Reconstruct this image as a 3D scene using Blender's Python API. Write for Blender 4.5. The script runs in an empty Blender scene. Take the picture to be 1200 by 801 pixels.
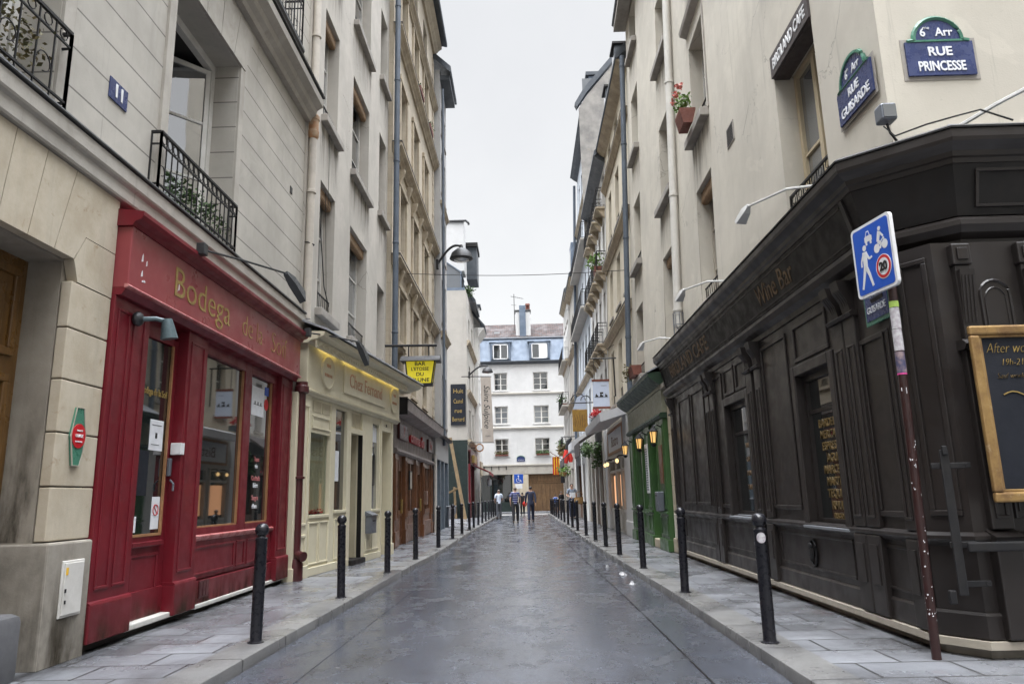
import bpy, bmesh, math, random
from mathutils import Vector, Matrix
random.seed(7)
sc = bpy.context.scene
col = sc.collection
PI = math.pi

# ------------------------------------------------------------------ frames and mesh builder
class Fr:
    """facade frame: s runs along the wall, d out of the wall, z up"""
    def __init__(self, o, u, n, warp=False):
        self.o = o; self.u = u; self.n = n; self.warp = warp
    def pt(self, s, d, z):
        x = self.o[0] + self.u[0]*s + self.n[0]*d
        y = self.o[1] + self.u[1]*s + self.n[1]*d
        if self.warp and z > 5.0:                      # old wall leaning back
            x += .035*max(0., min(1., (y-8.)/7.))*(z-5.0)
        return Vector((x, y, z))
def FL(x): return Fr((x, 0.), (0., 1.), (1., 0.))
def FR(x): return Fr((x, 0.), (0., 1.), (-1., 0.), True)
class Id:
    def pt(self, a, b, c): return Vector((a, b, c))
ID = Id()
ORG = {}

class MB:
    def __init__(self, F=None):
        self.bm = bmesh.new(); self.F = F or ID; self.mi = 0
    def V(self, p, raw=False):
        return self.bm.verts.new(Vector(p) if raw else self.F.pt(*p))
    def face(self, vs):
        try:
            f = self.bm.faces.new(vs); f.material_index = self.mi; return f
        except ValueError:
            return None
    def quad(self, *ps, raw=False):
        return self.face([self.V(p, raw) for p in ps])
    def box(self, a0, a1, b0, b1, c0, c1, bev=0.0):
        if a1 < a0: a0, a1 = a1, a0
        if b1 < b0: b0, b1 = b1, b0
        if c1 < c0: c0, c1 = c1, c0
        if bev <= 0:
            v = [self.V((a, b, c)) for a in (a0, a1) for b in (b0, b1) for c in (c0, c1)]
            for f in ((0,1,3,2),(4,6,7,5),(0,4,5,1),(2,3,7,6),(0,2,6,4),(1,5,7,3)):
                self.face([v[i] for i in f])
        else:
            t = bmesh.new(); bmesh.ops.create_cube(t, size=1)
            for w in t.verts:
                w.co = Vector((a0+(w.co.x+.5)*(a1-a0), b0+(w.co.y+.5)*(b1-b0), c0+(w.co.z+.5)*(c1-c0)))
            bmesh.ops.bevel(t, geom=t.edges[:], offset=min(bev, .45*min(a1-a0, b1-b0, c1-c0)), segments=2, affect='EDGES', profile=.5)
            m = {w: self.V(w.co) for w in t.verts}
            for f in t.faces: self.face([m[w] for w in f.verts])
            t.free()
        return self
    def prof(self, pr, s0, s1):
        """profile [(d,z)] extruded along s"""
        A = [self.V((s0, d, z)) for d, z in pr]; B = [self.V((s1, d, z)) for d, z in pr]
        n = len(pr)
        for i in range(n):
            j = (i+1) % n; self.face([A[i], A[j], B[j], B[i]])
        self.face(A); self.face(B[::-1]); return self
    def poly(self, pts, d0, d1):
        """outline [(s,z)] extruded in d"""
        A = [self.V((s, d0, z)) for s, z in pts]; B = [self.V((s, d1, z)) for s, z in pts]
        n = len(pts)
        for i in range(n):
            j = (i+1) % n; self.face([A[i], A[j], B[j], B[i]])
        self.face(A); self.face(B[::-1]); return self
    def tube(self, pts, r, n=6, closed=False, raw=False, rs=None):
        P = [Vector(p) if raw else self.F.pt(*p) for p in pts]
        m = len(P); rings = []
        for i, p in enumerate(P):
            a = P[i-1] if (i > 0 or closed) else p
            b = P[(i+1) % m] if (i < m-1 or closed) else p
            t = (b-a); t = t.normalized() if t.length > 1e-9 else Vector((0,0,1))
            ref = Vector((0,0,1)) if abs(t.z) < .9 else Vector((0,1,0))
            x = t.cross(ref).normalized(); y = t.cross(x)
            rr = rs[i] if rs else r
            off = PI/n
            rings.append([self.bm.verts.new(p + x*math.cos(2*PI*k/n+off)*rr + y*math.sin(2*PI*k/n+off)*rr) for k in range(n)])
        for i in range(m if closed else m-1):
            A = rings[i]; B = rings[(i+1) % m]
            for k in range(n):
                self.face([A[k], A[(k+1) % n], B[(k+1) % n], B[k]])
        if not closed:
            self.face(rings[0][::-1]); self.face(rings[-1])
        return self
    def lathe(self, c, pr, n=16):
        """profile [(r,z)] turned round a vertical axis at c (world or frame point)"""
        c = self.F.pt(*c); rings = []
        for r, z in pr:
            rings.append([self.bm.verts.new(c + Vector((math.cos(2*PI*k/n)*r, math.sin(2*PI*k/n)*r, z))) for k in range(n)])
        for A, B in zip(rings, rings[1:]):
            for k in range(n): self.face([A[k], A[(k+1) % n], B[(k+1) % n], B[k]])
        self.face(rings[0][::-1]); self.face(rings[-1]); return self
    def ball(self, c, r, sx=1, sy=1, sz=1, n=12, m=8):
        c = self.F.pt(*c)
        rows = []
        for i in range(1, m):
            th = PI*i/m
            rows.append([self.bm.verts.new(c + Vector((r*sx*math.sin(th)*math.cos(2*PI*k/n), r*sy*math.sin(th)*math.sin(2*PI*k/n), r*sz*math.cos(th)))) for k in range(n)])
        t = self.bm.verts.new(c+Vector((0,0,r*sz))); b = self.bm.verts.new(c-Vector((0,0,r*sz)))
        for A, B in zip(rows, rows[1:]):
            for k in range(n): self.face([A[k], A[(k+1) % n], B[(k+1) % n], B[k]])
        for k in range(n):
            self.face([t, rows[0][(k+1) % n], rows[0][k]]); self.face([b, rows[-1][k], rows[-1][(k+1) % n]])
        return self
    def leaves(self, c, rad, n, size, flat=1.0, droop=0.0):
        c = self.F.pt(*c)
        for _ in range(n):
            v = Vector((random.gauss(0,1), random.gauss(0,1), random.gauss(0,1))).normalized()*rad*random.random()**.5
            v.z *= flat; v.z -= droop*(v.x*v.x+v.y*v.y)
            p = c+v; a = Vector((random.gauss(0,1), random.gauss(0,1), random.gauss(0,.7))).normalized()
            b = a.cross(Vector((random.gauss(0,1), random.gauss(0,1), random.gauss(0,1)))).normalized()
            s = size*random.uniform(.6, 1.3)
            q = [p, p+a*s*.5+b*s*.28, p+a*s, p+a*s*.5-b*s*.28]
            self.face([self.bm.verts.new(x) for x in q])
        return self
    def build(self, name, mats, parent=None, loc=None, smooth=False):
        if not isinstance(mats, (list, tuple)): mats = [mats]
        bm = self.bm
        bmesh.ops.recalc_face_normals(bm, faces=bm.faces[:])
        off = ORG[parent.name] if parent is not None else Vector(loc if loc is not None else (0,0,0))
        for v in bm.verts: v.co -= off
        me = bpy.data.meshes.new(name)
        bm.to_mesh(me); bm.free()
        for m in mats: me.materials.append(m)
        if smooth:
            for p in me.polygons: p.use_smooth = True
            try: me.set_sharp_from_angle(angle=math.radians(40))
            except Exception: pass
        o = bpy.data.objects.new(name, me); col.objects.link(o)
        if parent is not None: o.parent = parent
        else: o.location = off
        ORG[o.name] = off.copy()
        return o

def tag(o, label=None, cat=None, group=None, kind=None):
    if label: o['label'] = label
    if cat: o['category'] = cat
    if group: o['group'] = group
    if kind: o['kind'] = kind
    return o
def thing(name, label, cat, loc, group=None):
    o = bpy.data.objects.new(name, None); col.objects.link(o); o.location = loc
    o.empty_display_size = .2
    ORG[o.name] = Vector(loc); return tag(o, label, cat, group)
def dup(root, loc, rotz=None):
    r = root.copy(); col.objects.link(r); r.location = loc; ORG[r.name] = Vector(loc)
    if rotz is not None: r.rotation_euler.z = rotz
    for ch in list(root.children):
        c = ch.copy(); col.objects.link(c); c.parent = r
        for g in list(ch.children):
            d = g.copy(); col.objects.link(d); d.parent = c
    return r

# ------------------------------------------------------------------ materials
def lin(h):
    return h
def newmat(name):
    m = bpy.data.materials.new(name); m.use_nodes = True
    nt = m.node_tree; nt.nodes.clear()
    out = nt.nodes.new('ShaderNodeOutputMaterial'); b = nt.nodes.new('ShaderNodeBsdfPrincipled')
    nt.links.new(b.outputs[0], out.inputs[0])
    return m, nt, b
class G:
    """small node helper"""
    def __init__(s, nt):
        s.nt = nt; s.tc = nt.nodes.new('ShaderNodeTexCoord'); s.obj = s.tc.outputs['Object']
    def link(s, a, b): s.nt.links.new(a, b)
    def noise(s, scale, detail=5, rough=.55, vec=None, stretch=None, dist=0):
        v = vec or s.obj
        if stretch:
            mp = s.nt.nodes.new('ShaderNodeMapping'); mp.inputs['Scale'].default_value = stretch; s.link(v, mp.inputs[0]); v = mp.outputs[0]
        n = s.nt.nodes.new('ShaderNodeTexNoise'); n.inputs['Scale'].default_value = scale
        n.inputs['Detail'].default_value = detail; n.inputs['Roughness'].default_value = rough; n.inputs['Distortion'].default_value = dist
        s.link(v, n.inputs['Vector']); return n.outputs['Fac']
    def ramp(s, f, a, b, va=0., vb=1.):
        r = s.nt.nodes.new('ShaderNodeMapRange'); r.inputs[1].default_value = a; r.inputs[2].default_value = b
        r.inputs[3].default_value = va; r.inputs[4].default_value = vb; r.interpolation_type = 'SMOOTHSTEP' if va != vb else 'LINEAR'
        s.link(f, r.inputs[0]); return r.outputs[0]
    def mix(s, f, a, b, mode='MIX'):
        m = s.nt.nodes.new('ShaderNodeMix'); m.data_type = 'RGBA'; m.blend_type = mode
        for sock, v in ((m.inputs[0], f), (m.inputs[6], a), (m.inputs[7], b)):
            if isinstance(v, (int, float)): sock.default_value = v
            elif isinstance(v, tuple): sock.default_value = (*v, 1) if len(v) == 3 else v
            else: s.link(v, sock)
        return m.outputs[2]
    def math(s, op, a, b=None, c=None):
        m = s.nt.nodes.new('ShaderNodeMath'); m.operation = op
        for i, v in enumerate((a, b, c)):
            if v is None: continue
            if isinstance(v, (int, float)): m.inputs[i].default_value = v
            else: s.link(v, m.inputs[i])
        return m.outputs[0]
    def xyz(s):
        n = s.nt.nodes.new('ShaderNodeSeparateXYZ'); s.link(s.obj, n.inputs[0]); return n.outputs
    def bump(s, h, strength, dist, b, prev=None):
        n = s.nt.nodes.new('ShaderNodeBump'); n.inputs['Strength'].default_value = strength; n.inputs['Distance'].default_value = dist
        s.link(h, n.inputs['Height'])
        if prev is not None: s.link(prev, n.inputs['Normal'])
        if b is not None: s.link(n.outputs[0], b.inputs['Normal'])
        return n.outputs[0]

def mat(name, c1, c2=None, sc=1.5, rough=.7, rvar=.12, metal=0., bump=.25, bsc=60., bd=.004, streak=0., streakc=None,
        spots=0., spotc=(.2,.15,.1), grime=0., crack=0., courses=None, blocks=0, coat=0., spec=.5, grain=None):
    m, nt, b = newmat(name); g = G(nt)
    c2 = c2 or tuple(x*.82 for x in c1)
    n1 = g.noise(sc, 7, .6)
    c = g.mix(g.ramp(n1, .35, .68), c1, c2)
    n2 = g.noise(sc*9, 4, .6)
    c = g.mix(g.ramp(n2, .42, .75, 0., .35), c, tuple(x*.86 for x in c1))
    if streak:
        st = g.noise(1.0, 6, .65, stretch=(3.2, 3.2, .22))
        c = g.mix(g.ramp(st, .52, .78, 0., streak), c, streakc or tuple(x*.55 for x in c1))
    if spots:
        sp = g.noise(sc*2.3, 8, .7, dist=.6)
        c = g.mix(g.ramp(sp, .58, .74, 0., spots), c, spotc)
    if grain:
        gr = g.noise(4., 6, .6, stretch=grain, dist=1.2)
        c = g.mix(g.ramp(gr, .35, .65, 0., .75), c, tuple(x*.45 for x in c1))
    if grime:
        big = g.noise(.33, 5, .6, dist=.3)
        c = g.mix(g.ramp(big, .40, .66, 0., .45*grime), c, tuple(x*.70 for x in c1))
        pat = g.noise(1.1, 3, .5, dist=1.5)
        c = g.mix(g.ramp(pat, .60, .64, 0., .22*grime), c, tuple(min(.8, x*1.16) for x in c1))
        s2 = g.noise(1.0, 5, .7, stretch=(11., 11., .30))
        c = g.mix(g.ramp(s2, .58, .76, 0., .55*grime), c, tuple(x*.42 for x in c1))
        s3 = g.noise(26., 4, .7)
        c = g.mix(g.ramp(s3, .60, .74, 0., .35*grime), c, tuple(x*.55 for x in c1))
    if crack:
        mpn = g.noise(1.7, 4, .6); add = nt.nodes.new('ShaderNodeVectorMath'); add.operation = 'ADD'
        cb2 = nt.nodes.new('ShaderNodeCombineXYZ'); g.link(g.math('MULTIPLY', mpn, 1.4), cb2.inputs[1]); g.link(g.math('MULTIPLY', mpn, -1.1), cb2.inputs[2]); g.link(g.obj, add.inputs[0]); g.link(cb2.outputs[0], add.inputs[1])
        vo = nt.nodes.new('ShaderNodeTexVoronoi'); vo.feature = 'DISTANCE_TO_EDGE'; vo.inputs['Scale'].default_value = .55; g.link(add.outputs[0], vo.inputs['Vector'])
        ck = g.math('MULTIPLY', g.math('LESS_THAN', vo.outputs['Distance'], .0035), g.ramp(g.noise(.5, 2), .5, .6))
        c = g.mix(g.math('MULTIPLY', ck, crack), c, tuple(x*.35 for x in c1))
    nrm = None
    if courses:
        pitch, off, w, dark = courses
        X = g.xyz(); z = g.math('ADD', X[2], off); f = g.math('FRACT', g.math('DIVIDE', z, pitch))
        ln = g.math('LESS_THAN', f, w/pitch)
        rw = nt.nodes.new('ShaderNodeTexWhiteNoise'); rw.noise_dimensions = '1D'; g.link(g.math('FLOOR', g.math('DIVIDE', z, pitch)), rw.inputs['W']); c = g.mix(g.math('MULTIPLY', rw.outputs[0], .22), c, tuple(x*.74 for x in c1))
        if blocks:
            row = g.math('FLOOR', g.math('DIVIDE', z, pitch))
            u = g.math('ADD', g.math('ADD', X[1], X[0]), g.math('MULTIPLY', g.math('MODULO', row, 2.), blocks*.5))
            ln = g.math('MAXIMUM', ln, g.math('LESS_THAN', g.math('FRACT', g.math('DIVIDE', u, blocks)), w/blocks))
            wn = nt.nodes.new('ShaderNodeTexWhiteNoise'); wn.noise_dimensions = '2D'
            cb = nt.nodes.new('ShaderNodeCombineXYZ'); g.link(row, cb.inputs[0]); g.link(g.math('FLOOR', g.math('DIVIDE', u, blocks)), cb.inputs[1]); g.link(cb.outputs[0], wn.inputs['Vector'])
            c = g.mix(g.math('MULTIPLY', wn.outputs[0], .35), c, tuple(x*.72 for x in c1))
        c = g.mix(g.math('MULTIPLY', ln, dark), c, tuple(x*.25 for x in c1))
        nrm = g.bump(g.math('SUBTRACT', 1., ln), .6, .008, None)
    g.link(c, b.inputs['Base Color'])
    h = g.noise(bsc, 5, .65)
    g.bump(h, bump, bd, b, nrm)
    rn = g.noise(sc*4, 4)
    g.link(g.ramp(rn, .3, .7, max(.02, rough-rvar), min(1., rough+rvar)), b.inputs['Roughness'])
    b.inputs['Metallic'].default_value = metal
    b.inputs['Specular IOR Level'].default_value = spec
    if coat: b.inputs['Coat Weight'].default_value = coat; b.inputs['Coat Roughness'].default_value = .12
    return m

def glass(name, c=(.012,.016,.018), wav=.04, rough=.03, ior=1.6, coat=1.):
    m, nt, b = newmat(name); g = G(nt)
    b.inputs['Base Color'].default_value = (*c, 1); b.inputs['Roughness'].default_value = rough
    b.inputs['IOR'].default_value = ior; b.inputs['Coat Weight'].default_value = coat; b.inputs['Coat Roughness'].default_value = .02
    g.bump(g.noise(2.2, 2), wav, .05, b); return m
def thinglass(name):
    m = bpy.data.materials.new(name); m.use_nodes = True; nt = m.node_tree; nt.nodes.clear()
    out = nt.nodes.new('ShaderNodeOutputMaterial'); mx = nt.nodes.new('ShaderNodeMixShader'); t = nt.nodes.new('ShaderNodeBsdfTransparent')
    gl = nt.nodes.new('ShaderNodeBsdfGlossy'); gl.inputs['Roughness'].default_value = .02; fr = nt.nodes.new('ShaderNodeMapRange'); lw = nt.nodes.new('ShaderNodeLayerWeight'); pw = nt.nodes.new('ShaderNodeMath'); pw.operation = 'POWER'; pw.inputs[1].default_value = 5.; nt.links.new(lw.outputs['Facing'], pw.inputs[0]); nt.links.new(pw.outputs[0], fr.inputs[0]); fr.inputs[3].default_value = .04; fr.inputs[4].default_value = .95
    t.inputs[0].default_value = (.86,.9,.88,1)
    nt.links.new(fr.outputs[0], mx.inputs[0]); nt.links.new(t.outputs[0], mx.inputs[1]); nt.links.new(gl.outputs[0], mx.inputs[2]); nt.links.new(mx.outputs[0], out.inputs[0])
    return m
def flat(name, c, rough=.5, metal=0., emit=None, es=1., spec=.5):
    m, nt, b = newmat(name)
    g = G(nt); n = g.noise(12., 4)
    g.link(g.mix(g.ramp(n, .35, .7, 0., .5), c, tuple(x*.8 for x in c)), b.inputs['Base Color'])
    b.inputs['Roughness'].default_value = rough; b.inputs['Metallic'].default_value = metal; b.inputs['Specular IOR Level'].default_value = spec
    if emit:
        b.inputs['Emission Color'].default_value = (*emit, 1); b.inputs['Emission Strength'].default_value = es
    return m

M = {}
M['stone_upper'] = mat('coursed limestone', (.475,.445,.39), (.385,.36,.315), grime=.9, sc=.9, rough=.85, streak=.35, courses=(.385, .0, .017, .85), bump=.35, spots=.25, spotc=(.30,.26,.21))
M['stone_band'] = mat('limestone band', (.43,.40,.35), (.33,.305,.265), grime=.9, sc=1.2, rough=.85, streak=.45, bump=.35, spots=.35, spotc=(.22,.19,.15))
M['stone_base'] = mat('pier stone', (.50,.44,.34), (.41,.345,.25), grime=.5, sc=2.2, rough=.8, streak=.4, bump=.45, spots=.8, spotc=(.27,.18,.095))
M['stone_shaded_dirty'] = mat('shaded grimy door reveal stone', (.33,.295,.24), (.24,.21,.17), sc=1.6, rough=.85, streak=.6, bump=.45, spots=.7, spotc=(.17,.125,.075), grime=.6)  # darker than the pier stone: shade of the reveal in the colour, plus grime
M['stone_foot'] = mat('worn plinth stone', (.31,.28,.235), (.19,.17,.14), sc=2.5, rough=.8, streak=.75, streakc=(.10,.085,.07), bump=.5, spots=.6, spotc=(.14,.11,.08))
M['plaster_grey'] = mat('weathered grey plaster', (.47,.435,.385), (.395,.37,.325), grime=.9, crack=.6, sc=.7, rough=.9, streak=.35, bump=.3, spots=.2, spotc=(.56,.53,.49))
M['plaster_reveal'] = mat('grey sill stone', (.34,.315,.28), (.24,.22,.20), sc=2., rough=.9, streak=.4, bump=.4)
M['stone_ochre'] = mat('ochre cut stone', (.50,.43,.33), (.40,.345,.265), grime=.7, sc=1., rough=.85, streak=.45, bump=.35, spots=.3, spotc=(.25,.20,.13), courses=(.36, .0, .008, .4))
M['trim_ochre'] = mat('ochre moulding stone', (.43,.36,.26), (.30,.25,.185), sc=2., rough=.85, streak=.5, bump=.35, spots=.35, spotc=(.15,.12,.09))
M['plaster_dull'] = mat('dull grey render', (.38,.375,.365), (.34,.33,.32), sc=.8, rough=.9, streak=.4)
M['plaster_pale'] = mat('pale beige render', (.50,.47,.42), (.42,.395,.355), grime=.8, sc=.7, rough=.9, streak=.3)
M['plaster_cream'] = mat('cream render', (.565,.525,.445), (.485,.45,.385), grime=.9, crack=.55, sc=.6, rough=.9, streak=.38, streakc=(.38,.35,.29), bump=.35, spots=.18, spotc=(.43,.40,.35))
M['plaster_yellow'] = mat('yellowish render', (.60,.54,.42), (.52,.47,.375), grime=.7, sc=.7, rough=.9, streak=.35)
M['plaster_white'] = mat('white render', (.69,.675,.64), (.61,.6,.575), grime=.6, sc=.7, rough=.9, streak=.25)
M['plaster_blue'] = mat('cool white render', (.56,.59,.62), (.49,.52,.55), grime=.6, sc=.7, rough=.9, streak=.25)
M['plaster_end'] = mat('white lime wall', (.58,.575,.565), (.51,.505,.495), grime=.5, sc=.6, rough=.9, streak=.18)
M['rubble'] = mat('bare gable masonry', (.33,.31,.28), (.20,.19,.18), sc=1.1, rough=.95, streak=.5, bump=.8, spots=.6, spotc=(.42,.36,.28))
M['red'] = mat('dark red paint', (.165,.010,.018), (.12,.008,.014), grime=.7, sc=1.3, rough=.42, bump=.08, bsc=30, streak=.25, streakc=(.085,.006,.012), coat=.1, spec=.4)
M['red_fascia'] = mat('faded red paint', (.27,.048,.052), (.21,.028,.034), sc=.8, rough=.38, bump=.1, bsc=30, coat=.2, spots=.15, spotc=(.36,.10,.09))
M['red_edge'] = mat('worn pale red edge', (.50,.20,.19), (.33,.06,.06), sc=6, rough=.5)
M['maroon'] = mat('maroon pipe paint', (.075,.014,.016), (.05,.011,.012), sc=3, rough=.4)
M['cream'] = mat('cream shop paint', (.70,.64,.47), (.63,.575,.42), grime=.2, sc=1.2, rough=.5, bump=.12, bsc=30, streak=.15)
M['cream_dark'] = mat('beige mesh panel', (.52,.46,.32), (.45,.40,.28), sc=3, rough=.7)
M['brown'] = mat('varnished brown wood', (.21,.085,.035), (.14,.055,.022), sc=1.5, rough=.4, grain=(3,3,.25), coat=.2)
M['brown_pale'] = mat('worn brown panel', (.25,.155,.115), (.19,.115,.085), sc=2, rough=.5, grain=(3,3,.25))
M['taupe'] = mat('taupe painted fascia', (.24,.205,.19), (.19,.16,.15), sc=1.5, rough=.6)
M['slate_blue'] = mat('slate blue paint', (.13,.16,.19), (.09,.115,.14), sc=2, rough=.5)
M['black_paint'] = mat('black brown gloss paint', (.026,.0212,.0196), (.018,.015,.014), grime=.8, sc=1.1, rough=.38, rvar=.1, bump=.05, bsc=18, streak=.3, streakc=(.036,.030,.027), spec=.42, spots=.3, spotc=(.055,.047,.043))
M['black_dull'] = mat('black fascia paint', (.013,.011,.0105), (.009,.008,.008), sc=1.5, rough=.5, bump=.05, spec=.3)
M['iron'] = mat('black wrought iron', (.011,.011,.0125), (.018,.017,.017), sc=8, rough=.5, bump=.15, bsc=90, spec=.35)
M['bollard'] = mat('black bollard paint', (.010,.010,.014), (.016,.016,.02), sc=6, rough=.32, bump=.06, bsc=120, spots=.25, spotc=(.04,.04,.04), spec=.4)
M['lead'] = mat('dark lead flashing', (.035,.035,.037), (.05,.05,.05), sc=4, rough=.5)
M['zinc'] = mat('blue grey zinc', (.105,.135,.18), (.16,.195,.245), sc=1.6, rough=.5, metal=.25, streak=.6, streakc=(.09,.12,.18))
M['zinc_pale'] = mat('pale zinc', (.40,.42,.45), (.32,.34,.37), sc=2, rough=.4, metal=.4)
M['zinc_dark'] = mat('dark zinc eave', (.05,.058,.07), (.08,.09,.10), sc=2, rough=.5, metal=.2)
M['pipe_blue'] = mat('blue grey drainpipe paint', (.085,.105,.135), (.065,.08,.10), sc=3, rough=.45)
M['pipe_cream'] = mat('cream drainpipe', (.50,.455,.39), (.42,.38,.33), sc=3, rough=.6, spots=.2, spotc=(.3,.12,.05))
M['pipe_rust'] = mat('terracotta pipe joint', (.36,.18,.085), (.42,.32,.22), sc=7, rough=.8)
M['pipe_white'] = mat('off white drainpipe', (.60,.58,.53), (.54,.52,.48), sc=3, rough=.5)
M['wframe'] = mat('white window frame', (.60,.58,.54), (.52,.50,.46), sc=4, rough=.5)
M['wframe_grey'] = mat('grey beige window frame', (.40,.36,.29), (.34,.30,.25), sc=4, rough=.5)
M['wood_blind'] = mat('rolled timber blind', (.30,.19,.10), (.22,.13,.07), sc=4, rough=.7, grain=(1,.3,6))
M['shutter'] = mat('slatted pale shutter', (.50,.48,.44), (.44,.42,.38), sc=4, rough=.6)
M['shutter_blue'] = mat('blue grey shutter', (.36,.42,.48), (.30,.36,.42), sc=4, rough=.6)
M['glass'] = glass('dark window glass', ior=2.3)
M['glass_sky'] = glass('window glass with pale curtain', (.13,.14,.15), ior=2.1)
M['glass_curtain'] = glass('window glass over white curtain', (.36,.37,.38), coat=.6)
M['shopglass'] = glass('shop window glass', (.008,.011,.011), wav=.008, ior=1.75)
M['clear'] = thinglass('clear shop glass')
M['gold'] = mat('dull gold lettering', (.36,.25,.07), (.24,.16,.05), sc=9, rough=.45)
M['gold_faint'] = mat('worn bronze lettering', (.19,.12,.06), (.08,.052,.028), sc=9, rough=.5)
M['gold_worn'] = mat('faded gold lettering', (.34,.215,.075), (.28,.13,.055), sc=5, rough=.5)
M['gold_frame'] = mat('gilded frame', (.38,.24,.09), (.20,.115,.05), sc=6, rough=.4, metal=.45, bump=.4, bsc=30, spots=.5, spotc=(.62,.50,.32))
M['pink_letter'] = mat('faded pink lettering', (.52,.26,.16), (.55,.38,.25), sc=9, rough=.6)
M['board'] = mat('blackboard', (.008,.010,.016), (.014,.016,.022), sc=2, rough=.75, spec=.3)
M['chalk'] = flat('chalk lettering', (.55,.45,.22), .9)
M['chalk_white'] = flat('white chalk', (.5,.5,.48), .9)
M['white'] = flat('white paint', (.72,.72,.72), .5)
M['paper'] = flat('white paper', (.75,.76,.78), .8)
M['plate_blue'] = mat('blue enamel', (.04,.056,.15), (.03,.042,.115), sc=5, rough=.3)
M['plate_green'] = mat('green enamel', (.06,.20,.13), (.05,.16,.11), sc=5, rough=.35)
M['sign_blue'] = flat('traffic sign blue', (.012,.085,.46), .35)
M['sign_red'] = flat('traffic sign red', (.50,.012,.02), .35)
M['sign_black'] = flat('sign black', (.01,.01,.01), .5)
M['pole'] = mat('chipped maroon pole paint', (.032,.011,.010), (.022,.008,.0075), sc=5, rough=.4, spots=.0)
M['sticker'] = mat('torn sticker', (.55,.55,.55), (.35,.30,.34), sc=30, rough=.6)
M['sticker_dark'] = mat('dark flyer', (.06,.06,.12), (.30,.22,.22), sc=22, rough=.5)
M['lime'] = flat('lime sticker', (.42,.60,.12), .6)
M['pinkstick'] = flat('pink sticker', (.65,.06,.28), .6)
M['green'] = mat('green shop paint', (.048,.115,.034), (.036,.088,.027), sc=1.4, rough=.4, bump=.12, bsc=30, coat=.15)
M['green_dark'] = mat('dark green paint', (.018,.045,.022), (.014,.035,.018), sc=2, rough=.5)
M['green_fascia'] = mat('mottled sage fascia', (.30,.305,.225), (.235,.245,.17), sc=4, rough=.5, spots=.5, spotc=(.28,.28,.20))
M['hoard'] = mat('dark green hoarding', (.006,.016,.014), (.010,.021,.018), sc=1.5, rough=.6, spots=.25, spotc=(.16,.15,.10))
M['timber'] = mat('raw timber', (.20,.135,.065), (.15,.10,.05), sc=3, rough=.8, grain=(6,6,.3))
M['oak'] = mat('varnished oak door', (.17,.085,.022), (.11,.052,.013), sc=1.5, rough=.35, grain=(4,4,.25), coat=.3)
M['door_brown'] = mat('brown garage door', (.17,.095,.04), (.13,.07,.03), sc=1.5, rough=.6, grain=(4,4,.3))
M['tan'] = mat('tan glazing bead', (.38,.20,.09), (.30,.15,.07), sc=4, rough=.5)
M['granite'] = mat('granite', (.115,.115,.12), (.08,.08,.085), sc=2, rough=.6, bump=.5, bsc=120, spots=.4, spotc=(.07,.07,.07))
M['grey_metal'] = mat('grey letterbox metal', (.16,.175,.20), (.13,.14,.165), sc=3, rough=.4, metal=.3)
M['lampbody'] = mat('black lamp', (.02,.022,.024), (.03,.032,.034), sc=6, rough=.4)
M['lampgrey'] = mat('verdigris spotlight', (.09,.13,.14), (.06,.09,.10), sc=8, rough=.4, metal=.2)
M['lampwhite'] = mat('white spotlight', (.62,.62,.60), (.55,.55,.53), sc=6, rough=.4)
M['lampglow'] = flat('lit lantern glass', (.6,.38,.16), .4, emit=(1., .58, .18), es=.25)
M['gold_dim'] = mat('dim gold window lettering', (.17,.11,.035), (.09,.06,.02), sc=7, rough=.5)
M['plaster_flank'] = mat('dull beige flank render', (.43,.40,.355), (.37,.345,.31), sc=.6, rough=.9, streak=.4)
M['glass_refl'] = glass('reflective window glass', (.03,.035,.04), wav=.015, ior=4.2)
M['name_brown'] = mat('dark brown name board', (.06,.047,.045), (.045,.036,.035), sc=3, rough=.5)
M['paper_dirty'] = mat('wet dirty paper', (.42,.42,.43), (.25,.25,.26), sc=12, rough=.6)
M['warmbulb'] = flat('warm bulb', (.8,.6,.35), .4, emit=(1., .66, .28), es=.55)
M['fasciaglow'] = flat('warm strip light', (.8,.7,.4), .4, emit=(1., .82, .28), es=1.2)
M['yellow_box'] = flat('yellow sign panel', (.50,.42,.02), .4, emit=(.75,.62,.02), es=.12)
M['sepia'] = mat('gold panel sign', (.36,.205,.035), (.26,.145,.03), sc=6, rough=.5)
M['banner'] = mat('beige banner cloth', (.36,.31,.26), (.31,.27,.23), sc=2, rough=.8)
M['sign_pale'] = mat('pale blue sign panel', (.50,.56,.68), (.46,.52,.64), sc=2, rough=.5)
M['terracotta'] = mat('terracotta', (.17,.055,.036), (.13,.042,.028), sc=6, rough=.7)
M['leaf'] = mat('green leaves', (.06,.115,.025), (.035,.075,.018), sc=14, rough=.6)
M['leaf_dry'] = mat('dry leaves', (.14,.10,.035), (.05,.065,.02), sc=14, rough=.7)
M['leaf_light'] = mat('light green leaves', (.14,.25,.045), (.09,.17,.03), sc=14, rough=.6)
M['petal'] = flat('coral petals', (.58,.17,.14), .6)
M['petal_red'] = flat('red petals', (.5,.015,.02), .6)
M['skin'] = flat('skin', (.46,.27,.19), .6)
M['hair_dark'] = flat('dark hair', (.02,.016,.013), .6)
M['hair_grey'] = flat('grey brown hair', (.13,.10,.08), .6)
M['cloth_navy'] = flat('navy cloth', (.018,.024,.05), .8)
M['cloth_black'] = flat('black cloth', (.015,.015,.018), .8)
M['cloth_white'] = flat('white shirt cloth', (.60,.66,.76), .8)
M['cloth_grey'] = flat('grey trousers cloth', (.07,.075,.085), .8)
M['cloth_greyblue'] = flat('grey blue shirt', (.21,.25,.31), .8)
M['shoe'] = flat('black shoe leather', (.012,.012,.012), .4)
M['bag_blue'] = flat('blue rucksack', (.03,.09,.32), .7)
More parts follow.
